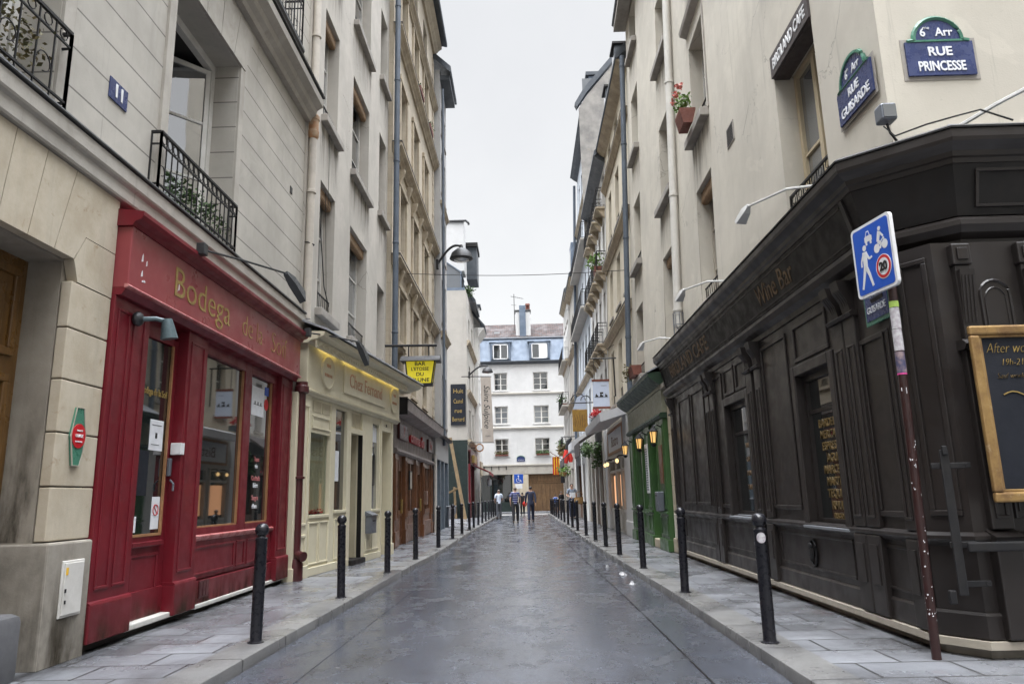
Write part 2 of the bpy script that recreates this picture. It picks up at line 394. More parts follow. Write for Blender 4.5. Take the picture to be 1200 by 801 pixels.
M['basket'] = mat('wicker', (.42,.25,.10), (.30,.17,.06), sc=40, rough=.8, bump=.6, bsc=90)
M['awn_red'] = flat('red awning cloth', (.24,.02,.025), .8)
M['awn_dark'] = mat('dark awning cloth', (.06,.05,.05), (.09,.075,.07), sc=2, rough=.85)
M['awn_white'] = mat('white awning cassette', (.55,.55,.56), (.48,.48,.5), sc=2, rough=.6)
M['flag_red'] = flat('flag red', (.55,.03,.02), .8)
M['flag_yellow'] = flat('flag yellow', (.75,.45,.03), .8)
M['peach'] = flat('warm lit poster', (.62,.33,.18), .6, emit=(1., .5, .25), es=.25)
M['curtain'] = mat('pale curtain', (.50,.42,.28), (.44,.36,.24), sc=2, rough=.9)
M['interior'] = flat('dark interior', (.05,.045,.04), .9)
M['interior_warm'] = flat('warm interior wall', (.34,.26,.15), .9)

def striped_cloth():
    m, nt, b = newmat('striped polo cloth'); g = G(nt); z = g.xyz()[2]
    f = g.math('FRACT', g.math('DIVIDE', z, .105)); a = g.math('LESS_THAN', f, .22)
    g.link(g.mix(a, (.03,.035,.13), (.40,.42,.52)), b.inputs['Base Color']); b.inputs['Roughness'].default_value = .85; return m
M['cloth_stripe'] = striped_cloth()
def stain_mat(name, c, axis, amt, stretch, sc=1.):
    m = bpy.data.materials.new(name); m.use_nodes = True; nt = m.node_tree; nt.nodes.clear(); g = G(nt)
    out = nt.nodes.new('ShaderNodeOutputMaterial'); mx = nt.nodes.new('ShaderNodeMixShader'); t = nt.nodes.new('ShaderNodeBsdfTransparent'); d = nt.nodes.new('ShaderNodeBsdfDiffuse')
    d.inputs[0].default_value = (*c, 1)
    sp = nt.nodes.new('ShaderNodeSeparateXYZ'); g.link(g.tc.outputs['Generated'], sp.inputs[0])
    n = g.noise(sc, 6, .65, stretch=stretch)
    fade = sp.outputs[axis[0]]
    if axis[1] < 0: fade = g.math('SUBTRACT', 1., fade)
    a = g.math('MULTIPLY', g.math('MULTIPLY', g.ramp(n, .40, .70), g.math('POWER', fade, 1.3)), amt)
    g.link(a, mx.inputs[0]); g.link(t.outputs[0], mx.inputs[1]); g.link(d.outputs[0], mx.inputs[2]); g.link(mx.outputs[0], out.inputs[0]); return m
M['sill_stain'] = stain_mat('soot run under sill', (.10,.09,.08), (2, 1), .75, (9., 9., .5))
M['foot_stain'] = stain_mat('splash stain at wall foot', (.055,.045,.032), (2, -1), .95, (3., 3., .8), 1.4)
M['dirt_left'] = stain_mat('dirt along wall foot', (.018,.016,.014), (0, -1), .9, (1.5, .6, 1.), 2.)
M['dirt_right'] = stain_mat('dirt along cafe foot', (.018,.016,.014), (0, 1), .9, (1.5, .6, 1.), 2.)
def road_mat():
    m, nt, b = newmat('damp asphalt'); g = G(nt)
    c = g.mix(g.ramp(g.noise(.55, 6, .6, stretch=(1.4,.45,1)), .35, .7), (.056,.063,.081), (.042,.047,.062))
    c = g.mix(g.ramp(g.noise(120., 4, .75), .47, .66, 0., .8), c, (.150,.154,.168))
    c = g.mix(g.ramp(g.noise(38., 3, .6), .68, .76, 0., .5), c, (.02,.02,.02))
    c = g.mix(g.ramp(g.noise(1.1, 4, .55, stretch=(1,.5,1)), .42, .78, 0., .6), c, (.030,.030,.032))
    c = g.mix(g.ramp(g.noise(7., 4, .6, stretch=(1,.45,1)), .45, .78, 0., .5), c, (.028,.028,.03))
    vo = nt.nodes.new('ShaderNodeTexVoronoi'); vo.inputs['Scale'].default_value = 3.2; g.link(g.obj, vo.inputs['Vector'])
    cs = nt.nodes.new('ShaderNodeSeparateColor'); g.link(vo.outputs['Color'], cs.inputs[0])
    sp_ = g.math('MULTIPLY', g.math('LESS_THAN', vo.outputs['Distance'], .045), g.math('GREATER_THAN', cs.outputs[0], .62))
    c = g.mix(g.math('MULTIPLY', sp_, .8), c, (.42,.42,.42))
    g.link(c, b.inputs['Base Color'])
    film = g.noise(2.6, 6, .64, stretch=(1.,.75,1.))
    wet = g.noise(1.4, 4, .52, stretch=(1.5,.6,1))
    r = g.math('ADD', g.ramp(wet, .34, .68, .09, .25), g.ramp(g.noise(16., 5, .7, stretch=(1,.4,1)), .3, .7, -.04, .12)); r = g.math('ADD', r, g.ramp(film, .50, .60, -.03, .14)); g.link(r, b.inputs['Roughness'])
    c = g.mix(g.ramp(film, .50, .60, 0., .45), c, (.026,.027,.031)); g.link(c, b.inputs['Base Color'])
    b.inputs['Specular IOR Level'].default_value = .85
    h = g.bump(g.noise(150., 4, .7), .20, .004, None); h = g.bump(g.noise(14., 4, .6), .10, .012, None, h); g.bump(g.noise(2.2, 4), .10, .03, b, h)
    return m
def slab_mat(name, w=.68, rh=.44, c1=(.20,.206,.222), c2=(.125,.13,.142), rot=0., tint=True, mort=.012):
    m, nt, b = newmat(name); g = G(nt)
    mp = nt.nodes.new('ShaderNodeMapping'); mp.inputs['Rotation'].default_value = (0,0,rot); g.link(g.obj, mp.inputs[0])
    br = nt.nodes.new('ShaderNodeTexBrick'); g.link(mp.outputs[0], br.inputs['Vector'])
    br.inputs['Scale'].default_value = 1.; br.inputs['Brick Width'].default_value = w; br.inputs['Row Height'].default_value = rh
    br.inputs['Mortar Size'].default_value = mort; br.inputs['Mortar Smooth'].default_value = .3; br.inputs['Bias'].default_value = 0.
    br.inputs['Color1'].default_value = (*c1,1); br.inputs['Color2'].default_value = (*c2,1); br.inputs['Mortar'].default_value = (.016,.015,.014,1)
    br.offset = .5
    c = g.mix(g.ramp(g.noise(1.5, 6, .62), .42, .74, 0., .8), br.outputs['Color'], (.055,.055,.058))
    c = g.mix(g.ramp(g.noise(160., 3, .7), .48, .7, 0., .35), c, (.33,.33,.34))
    if tint:
        c = g.mix(g.ramp(g.noise(.9, 4, .6), .60, .70, 0., .35), c, (.14,.095,.095))
    g.link(c, b.inputs['Base Color'])
    g.link(g.ramp(g.noise(1.1, 5, .58), .34, .68, .14, .5), b.inputs['Roughness'])
    h = g.bump(g.math('SUBTRACT', 1., br.outputs['Fac']), .7, .008, None); h = g.bump(g.noise(60., 5, .7), .3, .006, None, h); g.bump(g.noise(2.2, 3), .3, .02, b, h)
    return m
def tile_mat():
    m, nt, b = newmat('old brown roof tiles'); g = G(nt)
    mp = nt.nodes.new('ShaderNodeMapping'); mp.inputs['Rotation'].default_value = (0,0,0); g.link(g.obj, mp.inputs[0])
    X = g.xyz(); cb = nt.nodes.new('ShaderNodeCombineXYZ'); g.link(X[0], cb.inputs[0]); g.link(g.math('ADD', X[2], X[1]), cb.inputs[1])
    br = nt.nodes.new('ShaderNodeTexBrick'); g.link(cb.outputs[0], br.inputs['Vector'])
    br.inputs['Scale'].default_value = 1.; br.inputs['Brick Width'].default_value = .42; br.inputs['Row Height'].default_value = .36; br.inputs['Mortar Size'].default_value = .05
    br.inputs['Color1'].default_value = (.075,.042,.034,1); br.inputs['Color2'].default_value = (.035,.025,.023,1); br.inputs['Mortar'].default_value = (.015,.012,.012,1)
    c = g.mix(g.ramp(g.noise(1.5, 6), .45, .7, 0., .7), br.outputs['Color'], (.11,.10,.10)); g.link(c, b.inputs['Base Color']); b.inputs['Roughness'].default_value = .9
    g.bump(g.math('SUBTRACT', 1., br.outputs['Fac']), .8, .03, b); return m
M['road'] = road_mat()
M['slab'] = slab_mat('granite paving slabs')
M['cross'] = slab_mat('pale street setts', .6, .3, (.36,.35,.34), (.28,.27,.26), tint=False)
M['kerb'] = slab_mat('granite kerb stones', 40., 1.05, (.175,.172,.165), (.125,.122,.118), tint=False)
M['tiles'] = tile_mat()
M['gutter'] = slab_mat('dark gutter asphalt', 40., 2.6, (.038,.038,.042), (.030,.030,.034), tint=False)

# ------------------------------------------------------------------ text
def text(body, size, F, s, d, z, m, parent, name='lettering', align='CENTER', ext=.004, squeeze=1., shear=0., bold=0., vertical=False, fwd=None):
    cu = bpy.data.curves.new('t', 'FONT'); cu.body = body; cu.size = size; cu.align_x = align; cu.align_y = 'CENTER'
    cu.extrude = ext; cu.shear = shear; cu.offset = bold; cu.resolution_u = 3
    ob = bpy.data.objects.new('t', cu); col.objects.link(ob)
    dg = bpy.context.evaluated_depsgraph_get(); dg.update()
    me = bpy.data.meshes.new_from_object(ob.evaluated_get(dg)); bpy.data.objects.remove(ob); bpy.data.curves.remove(cu)
    n = Vector((F.n[0], F.n[1], 0)); r = Vector((0,0,1)).cross(n); u = Vector((F.u[0], F.u[1], 0)); sg = 1 if r.dot(u) > 0 else -1
    off = ORG[parent.name]
    for v in me.vertices:
        x, y, w = v.co
        x *= squeeze
        if vertical: x, y = y, -x
        v.co = F.pt(s+sg*x, d+w, z+y) - off
    me.materials.clear(); me.materials.append(m); me.name = name
    o = bpy.data.objects.new(name, me); col.objects.link(o); o.parent = parent; ORG[o.name] = off.copy()
    return o

# ------------------------------------------------------------------ architecture helpers
def wall(name, F, s0, s1, z0, z1, holes, m, parent, depth=.3, back=5.):
    """holes: (s0,s1,z0,z1). One mesh with real openings and reveals, closed at sides, top and back."""
    b = MB(F)
    S = {s0, s1}; Z = {z0, z1}
    for h in holes:
        for v in h[:2]:
            if s0 < v < s1: S.add(v)
        for v in h[2:4]:
            if z0 < v < z1: Z.add(v)
    if getattr(F, 'warp', False):
        for v in (8., 15.):
            if s0 < v < s1: S.add(v)
        if z0 < 5. < z1: Z.add(5.)
    S = sorted(S); Z = sorted(Z); V = {}
    def gv(i, j):
        if (i, j) not in V: V[(i, j)] = b.V((S[i], 0, Z[j]))
        return V[(i, j)]
    for i in range(len(S)-1):
        for j in range(len(Z)-1):
            cs = (S[i]+S[i+1])/2; cz = (Z[j]+Z[j+1])/2
            if any(h[0] < cs < h[1] and h[2] < cz < h[3] for h in holes): continue
            b.face([gv(i, j), gv(i+1, j), gv(i+1, j+1), gv(i, j+1)])
    for h in holes:
        a0, a1, c0, c1 = max(h[0], s0), min(h[1], s1), max(h[2], z0), min(h[3], z1)
        dp = h[4] if len(h) > 4 else depth
        b.quad((a0,0,c0),(a0,0,c1),(a0,-dp,c1),(a0,-dp,c0)); b.quad((a1,0,c0),(a1,0,c1),(a1,-dp,c1),(a1,-dp,c0))
        b.quad((a0,0,c1),(a1,0,c1),(a1,-dp,c1),(a0,-dp,c1)); b.quad((a0,0,c0),(a1,0,c0),(a1,-dp,c0),(a0,-dp,c0))
    for s in (s0, s1): b.quad((s,0,z0),(s,0,z1),(s,-back,z1),(s,-back,z0))
    b.quad((s0,0,z1),(s1,0,z1),(s1,-back,z1),(s0,-back,z1)); b.quad((s0,-back,z0),(s1,-back,z0),(s1,-back,z1),(s0,-back,z1))
    return b.build(name, m, parent)

def win(F, P, s0, s1, z0, z1, depth=.28, frame='wframe', pane='glass', rows=2, cols=2, sill=True, sillm='plaster_reveal', blind=False,
        guard=False, shutters=None, sd=.10, sh=.10, fw=.06):
    b = MB(F); d0, d1 = -depth-.03, -depth+.05
    b.box(s0, s0+fw, d0, d1, z0, z1); b.box(s1-fw, s1, d0, d1, z0, z1); b.box(s0+fw, s1-fw, d0, d1, z0, z0+fw); b.box(s0+fw, s1-fw, d0, d1, z1-fw, z1)
    for k in range(1, cols):
        c = s0+(s1-s0)*k/cols; b.box(c-.045, c+.045, d0, d1+.012, z0+fw, z1-fw)
    for k in range(1, rows):
        c = z0+(z1-z0)*k/rows; b.box(s0+fw, s1-fw, d0+.01, d1-.016, c-.018, c+.018)
    w = b.build('window', M[frame], P)
    b = MB(F); b.box(s0+.02, s1-.02, -depth-.012, -depth+.006, z0+.02, z1-.02); b.build('pane', M[pane], w)
    if sill:
        b = MB(F); b.box(s0-.12, s1+.12, -depth+.06, sd, z0-sh, z0+.012, bev=.012); b.build('sill', M[sillm], w)
        if sh >= .14 and z0-sh-1.0 > 4.4:
            b = MB(F); b.quad((s0-.14,.004,z0-sh-1.3),(s1+.14,.004,z0-sh-1.3),(s1+.14,.004,z0-sh),(s0-.14,.004,z0-sh)); b.build('sill_stain', M['sill_stain'], w)
    if blind:
        b = MB(F); b.box(s0+.004, s1-.004, -depth+.07, -depth+.22, z1-.26, z1-.004, bev=.05); b.build('roller_blind', M['wood_blind'], w)
    if guard:
        b = MB(F); zt = z0+.42
        b.tube([(s0+.004,-.08,zt),(s1-.004,-.08,zt)], .018, 5); b.tube([(s0+.004,-.08,z0+.12),(s1-.004,-.08,z0+.12)], .012, 5)
        n = max(3, int((s1-s0)/.13))
        for k in range(n+1):
            c = s0+.02+(s1-s0-.04)*k/n; b.tube([(c,-.08,z0+.02),(c,-.08,zt)], .008, 4)
        b.build('window_guard', M['iron'], w)
    if shutters:
        for a0, a1 in ((s0-.02-(s1-s0)*.48, s0-.02), (s1+.02, s1+.02+(s1-s0)*.48)):
            b = MB(F); b.box(a0, a0+.05, .01, .05, z0, z1); b.box(a1-.05, a1, .01, .05, z0, z1); b.box(a0+.05, a1-.05, .01, .05, z0, z0+.06); b.box(a0+.05, a1-.05, .01, .05, z1-.06, z1)
            n = int((z1-z0-.12)/.07)
            for k in range(n):
                zz = z0+.06+k*.07; b.prof([(.012,zz+.03),(.045,zz),(.045,zz+.012),(.012,zz+.046)], a0+.05, a1-.05)
            b.build('shutter', M[shutters], w)
    return w

def panel(b, F, s0, s1, z0, z1, d, w=.045, dp=.018, inset=True):
    """raised moulding frame on a surface at depth d"""
    for (a0,a1,c0,c1) in ((s0,s1,z0,z0+w),(s0,s1,z1-w,z1),(s0,s0+w,z0+w,z1-w),(s1-w,s1,z0+w,z1-w)):
        b.box(a0, a1, d-.002, d+dp, c0, c1, bev=.008)

def cornice(b, s0, s1, z0, proj, h, base=0.):
    """stepped classical moulding"""
    b.prof([(base-.02,z0),(base+proj*.25,z0),(base+proj*.3,z0+h*.22),(base+proj*.55,z0+h*.42),(base+proj*.6,z0+h*.5),(base+proj*.92,z0+h*.68),(base+proj,z0+h*.72),(base+proj,z0+h*.92),(base+proj*.85,z0+h),(base-.02,z0+h)], s0, s1)

def rail(F, P, s0, s1, z0, d, h=.95, pitch=.12, m='iron', name='balcony_railing', orn=True, ends=True, wall_d=0.):
    b = MB(F); zt = z0+h
    path = [(s0, d, 0), (s1, d, 0)]
    def run(p, q, rings):
        (a, da), (c, dc) = p, q
        b.tube([(a,da,zt),(c,dc,zt)], .02, 4); b.tube([(a,da,z0+.06),(c,dc,z0+.06)], .014, 4); b.tube([(a,da,zt-.14),(c,dc,zt-.14)], .012, 4)
        L = math.hypot(c-a, dc-da); n = max(1, round(L/pitch))
        for k in range(n+1):
            t = k/n; x = a+(c-a)*t; y = da+(dc-da)*t
            b.tube([(x,y,z0),(x,y,zt)], .0085 if 0 < k < n else .016, 4)
            if rings and k < n:
                xm = a+(c-a)*(t+.5/n); ym = da+(dc-da)*(t+.5/n); r = min(.05, pitch*.36)
                b.tube([(xm+r*math.cos(q_)*(c-a)/L, ym+r*math.cos(q_)*(dc-da)/L, zt-.07+r*math.sin(q_)) for q_ in [2*PI*i/10 for i in range(10)]], .006, 4, closed=True)
                if k % 2 == 0:
                    r2 = pitch*.42
                    pts = []
                    for i in range(11):
                        q_ = -PI/2+PI*i/10*1.5; pts.append((xm+r2*math.cos(q_)*(c-a)/L, ym+r2*math.cos(q_)*(dc-da)/L, z0+.16+r2*1.2+r2*math.sin(q_)))
                    b.tube(pts, .006, 4)
    run((s0, d), (s1, d), orn)
    if ends: run((s0, wall_d), (s0, d), False); run((s1, wall_d), (s1, d), False)
    return b.build(name, M[m], P)

def sweep(b, path, pr, closed_prof=True):
    """profile [(offset,z)] swept along a plan polyline with mitred corners; offset goes to the right-hand side of travel"""
    n = len(path); nr = []
    for i in range(n-1):
        dx, dy = path[i+1][0]-path[i][0], path[i+1][1]-path[i][1]; L = math.hypot(dx, dy); nr.append((dy/L, -dx/L))
    mv = []
    for i in range(n):
        if i == 0: mv.append(nr[0])
        elif i == n-1: mv.append(nr[-1])
        else:
            a, c = nr[i-1], nr[i]; k = 1/(1+a[0]*c[0]+a[1]*c[1]); mv.append(((a[0]+c[0])*k, (a[1]+c[1])*k))
    rings = [[b.bm.verts.new((path[i][0]+mv[i][0]*o, path[i][1]+mv[i][1]*o, z)) for o, z in pr] for i in range(n)]
    m = len(pr)
    for A, B in zip(rings, rings[1:]):
        for k in range(m if closed_prof else m-1):
            j = (k+1) % m; b.face([A[k], A[j], B[j], B[k]])
    if closed_prof: b.face(rings[0]); b.face(rings[-1][::-1])

# ================================================================== THE SETTING
b = MB(); b.quad((-300,-200,-.03),(300,-200,-.03),(300,500,-.03),(-300,500,-.03)); tag(b.build('ground', M['road']), kind='structure')
LK = [(-2.40,-14.),(-2.36,4.),(-2.34,6.5),(-2.28,10.),(-2.24,13.5),(-2.20,15.5),(-2.12,17.2),(-2.10,19.5),(-2.10,25.),(-1.98,38.),(-1.86,54.)]
RK = [(1.90,-14.),(1.88,6.3),(1.87,10.),(1.80,15.),(1.74,20.),(1.72,30.),(1.64,54.5)]
def strip(b, pa, pb, z):
    n = len(pa)
    A = [b.V((p[0],p[1],z)) for p in pa]; B = [b.V((p[0],p[1],z)) for p in pb]
    for i in range(n-1): b.face([A[i],A[i+1],B[i+1],B[i]])
def resample(P, ys):
    o = []
    for y in ys:
        for a, c in zip(P, P[1:]):
            if a[1] <= y <= c[1]:
                t = (y-a[1])/(c[1]-a[1]); o.append((a[0]+(c[0]-a[0])*t, y)); break
    return o
ys = [-14+.8*i for i in range(86)]; ys = [y for y in ys if y <= 54.]
lk = resample(LK, ys); rk = resample(RK, ys)
b = MB(); strip(b, lk, rk, 0.); tag(b.build('road', M['road']), kind='structure')
def kerb(P, sgn, name):
    b = MB(); w = .33*sgn
    pr = [(0,-.02),(0.0,.085),(.004*sgn,.097),(.016*sgn,.104),(w,.104),(w,-.02)]
    rings = [[b.V((x+o, y, z)) for o, z in pr] for x, y in P]
    for A, B in zip(rings, rings[1:]):
        for k in range(len(pr)): b.face([A[k], A[(k+1)%6], B[(k+1)%6], B[k]])
    b.face(rings[0]); b.face(rings[-1][::-1]); tag(b.build(name, M['kerb'], smooth=True), kind='structure')
    b = MB(); strip(b, [(x-.02*sgn,y) for x,y in P], [(x-.55*sgn,y) for x,y in P], .004); tag(b.build(name.replace('kerb','gutter'), M['road']), kind='structure')
    if sgn < 0: return
    b = MB(); strip(b, [(x-.555*sgn,y) for x,y in P], [(x-.567*sgn,y) for x,y in P], .008); tag(b.build(name.replace('kerb','gutter_joint'), M['black_dull']), kind='structure')
kerb(lk, -1, 'kerb_left'); kerb(rk, 1, 'kerb_right')
b = MB(); strip(b, [(-9.,y) for _,y in lk], [(x-.33,y) for x,y in lk], .10); tag(b.build('pavement_left', M['slab']), kind='structure')
b = MB(); strip(b, [(x+.33,y) for x,y in rk], [(9.,y) for _,y in rk], .10); tag(b.build('pavement_right', M['slab']), kind='structure')
b = MB(); b.quad((-40,54.,.0),(40,54.,.0),(40,59.2,.0),(-40,59.2,.0)); tag(b.build('cross_street', M['cross']), kind='structure')
b = MB(); b.box(-40,40,59.2,62.2,-.02,.12,bev=.02); tag(b.build('cross_pavement', M['slab']), kind='structure')

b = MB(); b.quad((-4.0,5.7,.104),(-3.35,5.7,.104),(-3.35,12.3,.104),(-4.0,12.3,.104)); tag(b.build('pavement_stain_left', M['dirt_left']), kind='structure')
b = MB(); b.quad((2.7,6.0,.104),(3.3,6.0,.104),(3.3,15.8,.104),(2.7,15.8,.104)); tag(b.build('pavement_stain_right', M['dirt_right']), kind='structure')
# ------------------------------------------------------------------ bollards
def bollard():
    t = thing('bollard', 'x', 'bollard', (0,0,.1))
    MB().lathe((0,0,.1), [(.075,-.02),(.075,.012),(.056,.018),(.054,.03),(.053,.90),(.056,.905),(.056,.925),(.042,.935),(.036,.95)], 18).build('post', M['bollard'], t, smooth=True)
    MB().lathe((0,0,.1), [(.030,.945),(.050,.957),(.062,.985),(.064,1.0),(.060,1.022),(.046,1.046),(.024,1.058),(.004,1.061)], 18).build('ball_cap', M['bollard'], t, smooth=True)
    return t
B0 = bollard()
ordn = ['first','second','third','fourth','fifth','sixth','seventh','eighth','ninth','tenth','eleventh','twelfth','thirteenth','fourteenth','fifteenth','sixteenth','seventeenth']
LB = [(-2.49,7.0),(-2.455,10.0),(-2.43,13.15),(-2.34,15.9),(-2.27,19.4),(-2.28,23.3),(-2.25,26.4),(-2.20,29.3),(-2.19,31.6),(-2.17,34.3),(-2.14,37.),(-2.11,39.7),(-2.08,42.4),(-2.05,45.),(-2.03,47.6),(-2.0,50.2)]
RB = [(2.02,6.5),(2.01,9.74),(1.99,12.93),(1.95,15.78),(1.95,18.4),(1.93,20.85),(1.90,23.55),(1.88,27.05),(1.87,29.8),(1.86,32.6),(1.85,35.4),(1.84,38.2),(1.83,41.),(1.82,43.8),(1.81,46.6),(1.80,49.4),(1.79,52.)]
first = True
for side, lst in (('left', LB), ('right', RB)):
    for i, (x, y) in enumerate(lst):
        if first: o = B0; o.location = (x, y, .1); first = False
        else: o = dup(B0, (x, y, .1))
        o.rotation_euler = (random.uniform(-.014,.014), random.uniform(-.014,.014), random.uniform(0,6))
        extra = ''
        if side == 'left' and i == 0: extra = ', before the red shopfront'
        if side == 'left' and i == 1: extra = ', before the cream shopfront'
        if side == 'right' and i == 1: extra = ', before the black cafe'
        if side == 'right' and i == 0: extra = ', round sticker on it'
        tag(o, 'black ball-topped bollard, %s from the camera along the %s kerb%s' % (ordn[i], side, extra), 'bollard', 'bollards along the kerbs')
        if side == 'right' and i == 0:
            ORG[o.name] = Vector((x, y, .1)); o.rotation_euler = (0,0,0)
            bb = MB(); rr = .0545
            for k in range(14):
                pass
            c = Vector((x, y, .96)); a0 = math.atan2(-y, -x)+.12
            for q0, q1 in ((0.,.34),(.34,.67),(.67,1.)):
                for k in range(16):
                    P4 = []
                    for f_, kk in ((q0,k),(q1,k),(q1,k+1),(q0,k+1)):
                        q = 2*PI*kk/16; P4.append((x+.0562*math.cos(a0+.04*f_*math.cos(q)/rr), y+.0562*math.sin(a0+.04*f_*math.cos(q)/rr), .955+.045*f_*math.sin(q)))
                    if q0 == 0.: bb.face([bb.bm.verts.new(p) for p in P4[1:]])
                    else: bb.face([bb.bm.verts.new(p) for p in P4])
            ring_unused = [((x+rr*math.cos(a0+.04*math.cos(q)/rr), y+rr*math.sin(a0+.04*math.cos(q)/rr), .955+.045*math.sin(q))) for q in [2*PI*k/16 for k in range(16)]]
            bb.build('sticker', M['sticker'], o)

# ================================================================== LEFT SIDE
# ---- stone building number 11
F = FL(-3.95)
B = thing('stone_building', 'pale stone building with coursed blocks and blue number plate, above the red shopfront', 'building', (-3.95, 6., 0))
W1 = (3.62, 5.55, 4.64, 7.45); W2 = (7.45, 9.34, 4.64, 7.50)
wall('upper_wall', F, -8, 12.5, 4.6, 17., [W1+(.36,), W2+(.36,), (7.45, 9.34, 9.1, 12.2), (3.62,5.55,9.1,12.2)], M['stone_upper'], B, depth=.42)
wall('ground_wall', FL(-4.0), -8, 6.62, 0., 4.3, [(2.9, 6.01, 0., 3.46, .36)], M['stone_shaded_dirty'], B, depth=.36)
b = MB(FL(-4.1)); b.quad((6.62,0,0),(12.5,0,0),(12.5,0,4.3),(6.62,0,4.3)); b.build('shop_backing', M['interior'], B)
# pier blocks, voussoirs
b = MB(F)
zs = [1.075, 1.52, 1.97, 2.42, 2.87, 3.285]
for z0, z1 in zip(zs, zs[1:]): b.box(6.012, 6.618, -.04, .055, z0+.006, z1-.006, bev=.008)
b.poly([(6.01,3.47),(6.085,3.29),(6.618,3.29),(6.618,3.72),(6.15,3.72)], -.04, .055)
b.poly([(5.735,3.48),(6.0,3.48),(6.14,3.725),(6.618,3.73),(6.618,4.27),(5.93,4.27)], -.04, .055)
b.poly([(5.40,3.48),(5.725,3.48),(5.92,4.27),(5.53,4.27)], -.04, .055)
b.poly([(5.06,3.48),(5.39,3.48),(5.52,4.27),(5.15,4.27)], -.04, .055)
for k in range(8):
    a = 5.05-.36*k; c = a-.345; b.poly([(c,3.48),(a,3.48),(a+.09,4.27),(c+.085,4.27)], -.04, .055)
b.build('quoin_blocks', M['stone_base'], B)
b = MB(F); b.box(6.0, 6.618, -.40, .10, .05, 1.07, bev=.02); b.build('pier_plinth', M['stone_foot'], B)
b = MB(F); b.prof([(-.05,4.28),(.09,4.28),(.10,4.30),(.10,4.42),(.13,4.44),(.14,4.46),(.14,4.59),(-.05,4.60)], -8, 12.46); b.build('string_course', M['stone_band'], B)
b = MB(F); b.prof([(-.02,4.602),(.16,4.602),(.165,4.615),(.16,4.632),(-.02,4.65)], -8, 12.46); b.build('lead_flashing', M['lead'], B)
b = MB(F); b.prof([(-.02,8.35),(.10,8.35),(.13,8.42),(.20,8.47),(.22,8.56),(.33,8.63),(.34,8.75),(.30,8.80),(-.02,8.84)], -8, 12.46); b.build('cornice', M['stone_band'], B)
b = MB(F); b.prof([(-.02,8.842),(.36,8.802),(.37,8.83),(.36,8.85),(-.02,8.88)], -8, 12.46); b.build('cornice_flashing', M['lead'], B)
# slanted lintel stones and outer frame of the windows
for (a, c, z0, z1) in (W1, W2):
    b = MB(F)
    b.box(a-.16, a-.005, -.02, .035, z0, z1, bev=.006); b.box(c+.005, c+.16, -.02, .035, z0, z1, bev=.006)
    n = 5; w = (c-a+.3)/n
    for k in range(n):
        x0 = a-.15+k*w; x1 = x0+w-.012; sl = lambda x: (x-(a+c)/2)*.22
        up = .72 if k != 2 else .80
        b.poly([(x0,z1+.006),(x1,z1+.006),(x1+sl(x1),z1+up),(x0+sl(x0),z1+up)], -.02, .045)
    b.build('window_surround', M['stone_band'], B)
    b = MB(F); b.box(a,a+.10,-.43,-.34,z0,z1); b.box(c-.10,c,-.43,-.34,z0,z1); b.box(a+.10,c-.10,-.43,-.34,z1-.12,z1); b.box(a+.10,c-.10,-.43,-.34,z0,z0+.10)
    w_ = b.build('window', M['wframe'], B)
    b = MB(F); b.quad((a,-1.9,z0),(c,-1.9,z0),(c,-1.9,z1),(a,-1.9,z1)); b.quad((a,-.43,z0),(a,-1.9,z0),(a,-1.9,z1),(a,-.43,z1)); b.quad((c,-.43,z0),(c,-1.9,z0),(c,-1.9,z1),(c,-.43,z1)); b.quad((a,-.43,z1),(c,-.43,z1),(c,-1.9,z1),(a,-1.9,z1)); b.quad((a,-.43,z0),(c,-.43,z0),(c,-1.9,z0),(a,-1.9,z0)); b.build('room_behind', M['interior'], w_)
    for hs_, dr_ in ((c-.10, -1), (a+.10, 1)):           # two casements swung inward on their hinges
        an = math.radians(42); hy = hs_; FO = Fr((-3.95-.37, hy), (-math.sin(an), dr_*math.cos(an)), (math.cos(an), dr_*math.sin(an)))
        wd = (c-a)/2-.14; b = MB(FO); q0, q1 = z0+.12, z1-.14
        b.box(0,.06,-.02,.025,q0,q1); b.box(wd-.06,wd,-.02,.025,q0,q1); b.box(.06,wd-.06,-.02,.025,q0,q0+.08); b.box(.06,wd-.06,-.02,.025,q1-.07,q1)
        for fz in (.36,.68): b.box(.06,wd-.06,-.015,.02,q0+(q1-q0)*fz-.018,q0+(q1-q0)*fz+.018)
        cs = b.build('casement', M['wframe'], w_); MB(FO).box(.05,wd-.05,-.004,.004,q0+.06,q1-.05).build('pane', M['glass_refl'], w_)
win(F, B, 7.45, 9.34, 9.1, 12.2, depth=.4, sill=False)
win(F, B, 3.62, 5.55, 9.1, 12.2, depth=.4, sill=False)
rail(F, B, 7.18, 9.28, 4.66, .11, h=.66, pitch=.135)
rail(F, B, 3.5, 5.57, 4.66, .11, h=.72, pitch=.20)
b = MB(F); b.prof([(0,8.90),(.34,8.90),(.36,8.93),(.36,8.97),(0,8.99)], 9.75, 11.15); b.build('balcony_slab', M['lead'], B)
rail(F, B, 9.8, 11.1, 8.99, .32, h=.9, pitch=.14)
b = MB(F)
for z0, z1, a, c in ((9.3,12.,10.1,10.16),(9.3,12.,11.3,11.36)): b.box(a, c, -.01, .03, z0, z1)
b.box(10.1, 11.36, -.01, .03, 9.24, 9.30); b.build('wall_panel', M['stone_band'], B)
b = MB(F); b.box(11.75,11.86,-.01,.012,6.62,6.74); b.build('wall_vent', M['lead'], B)
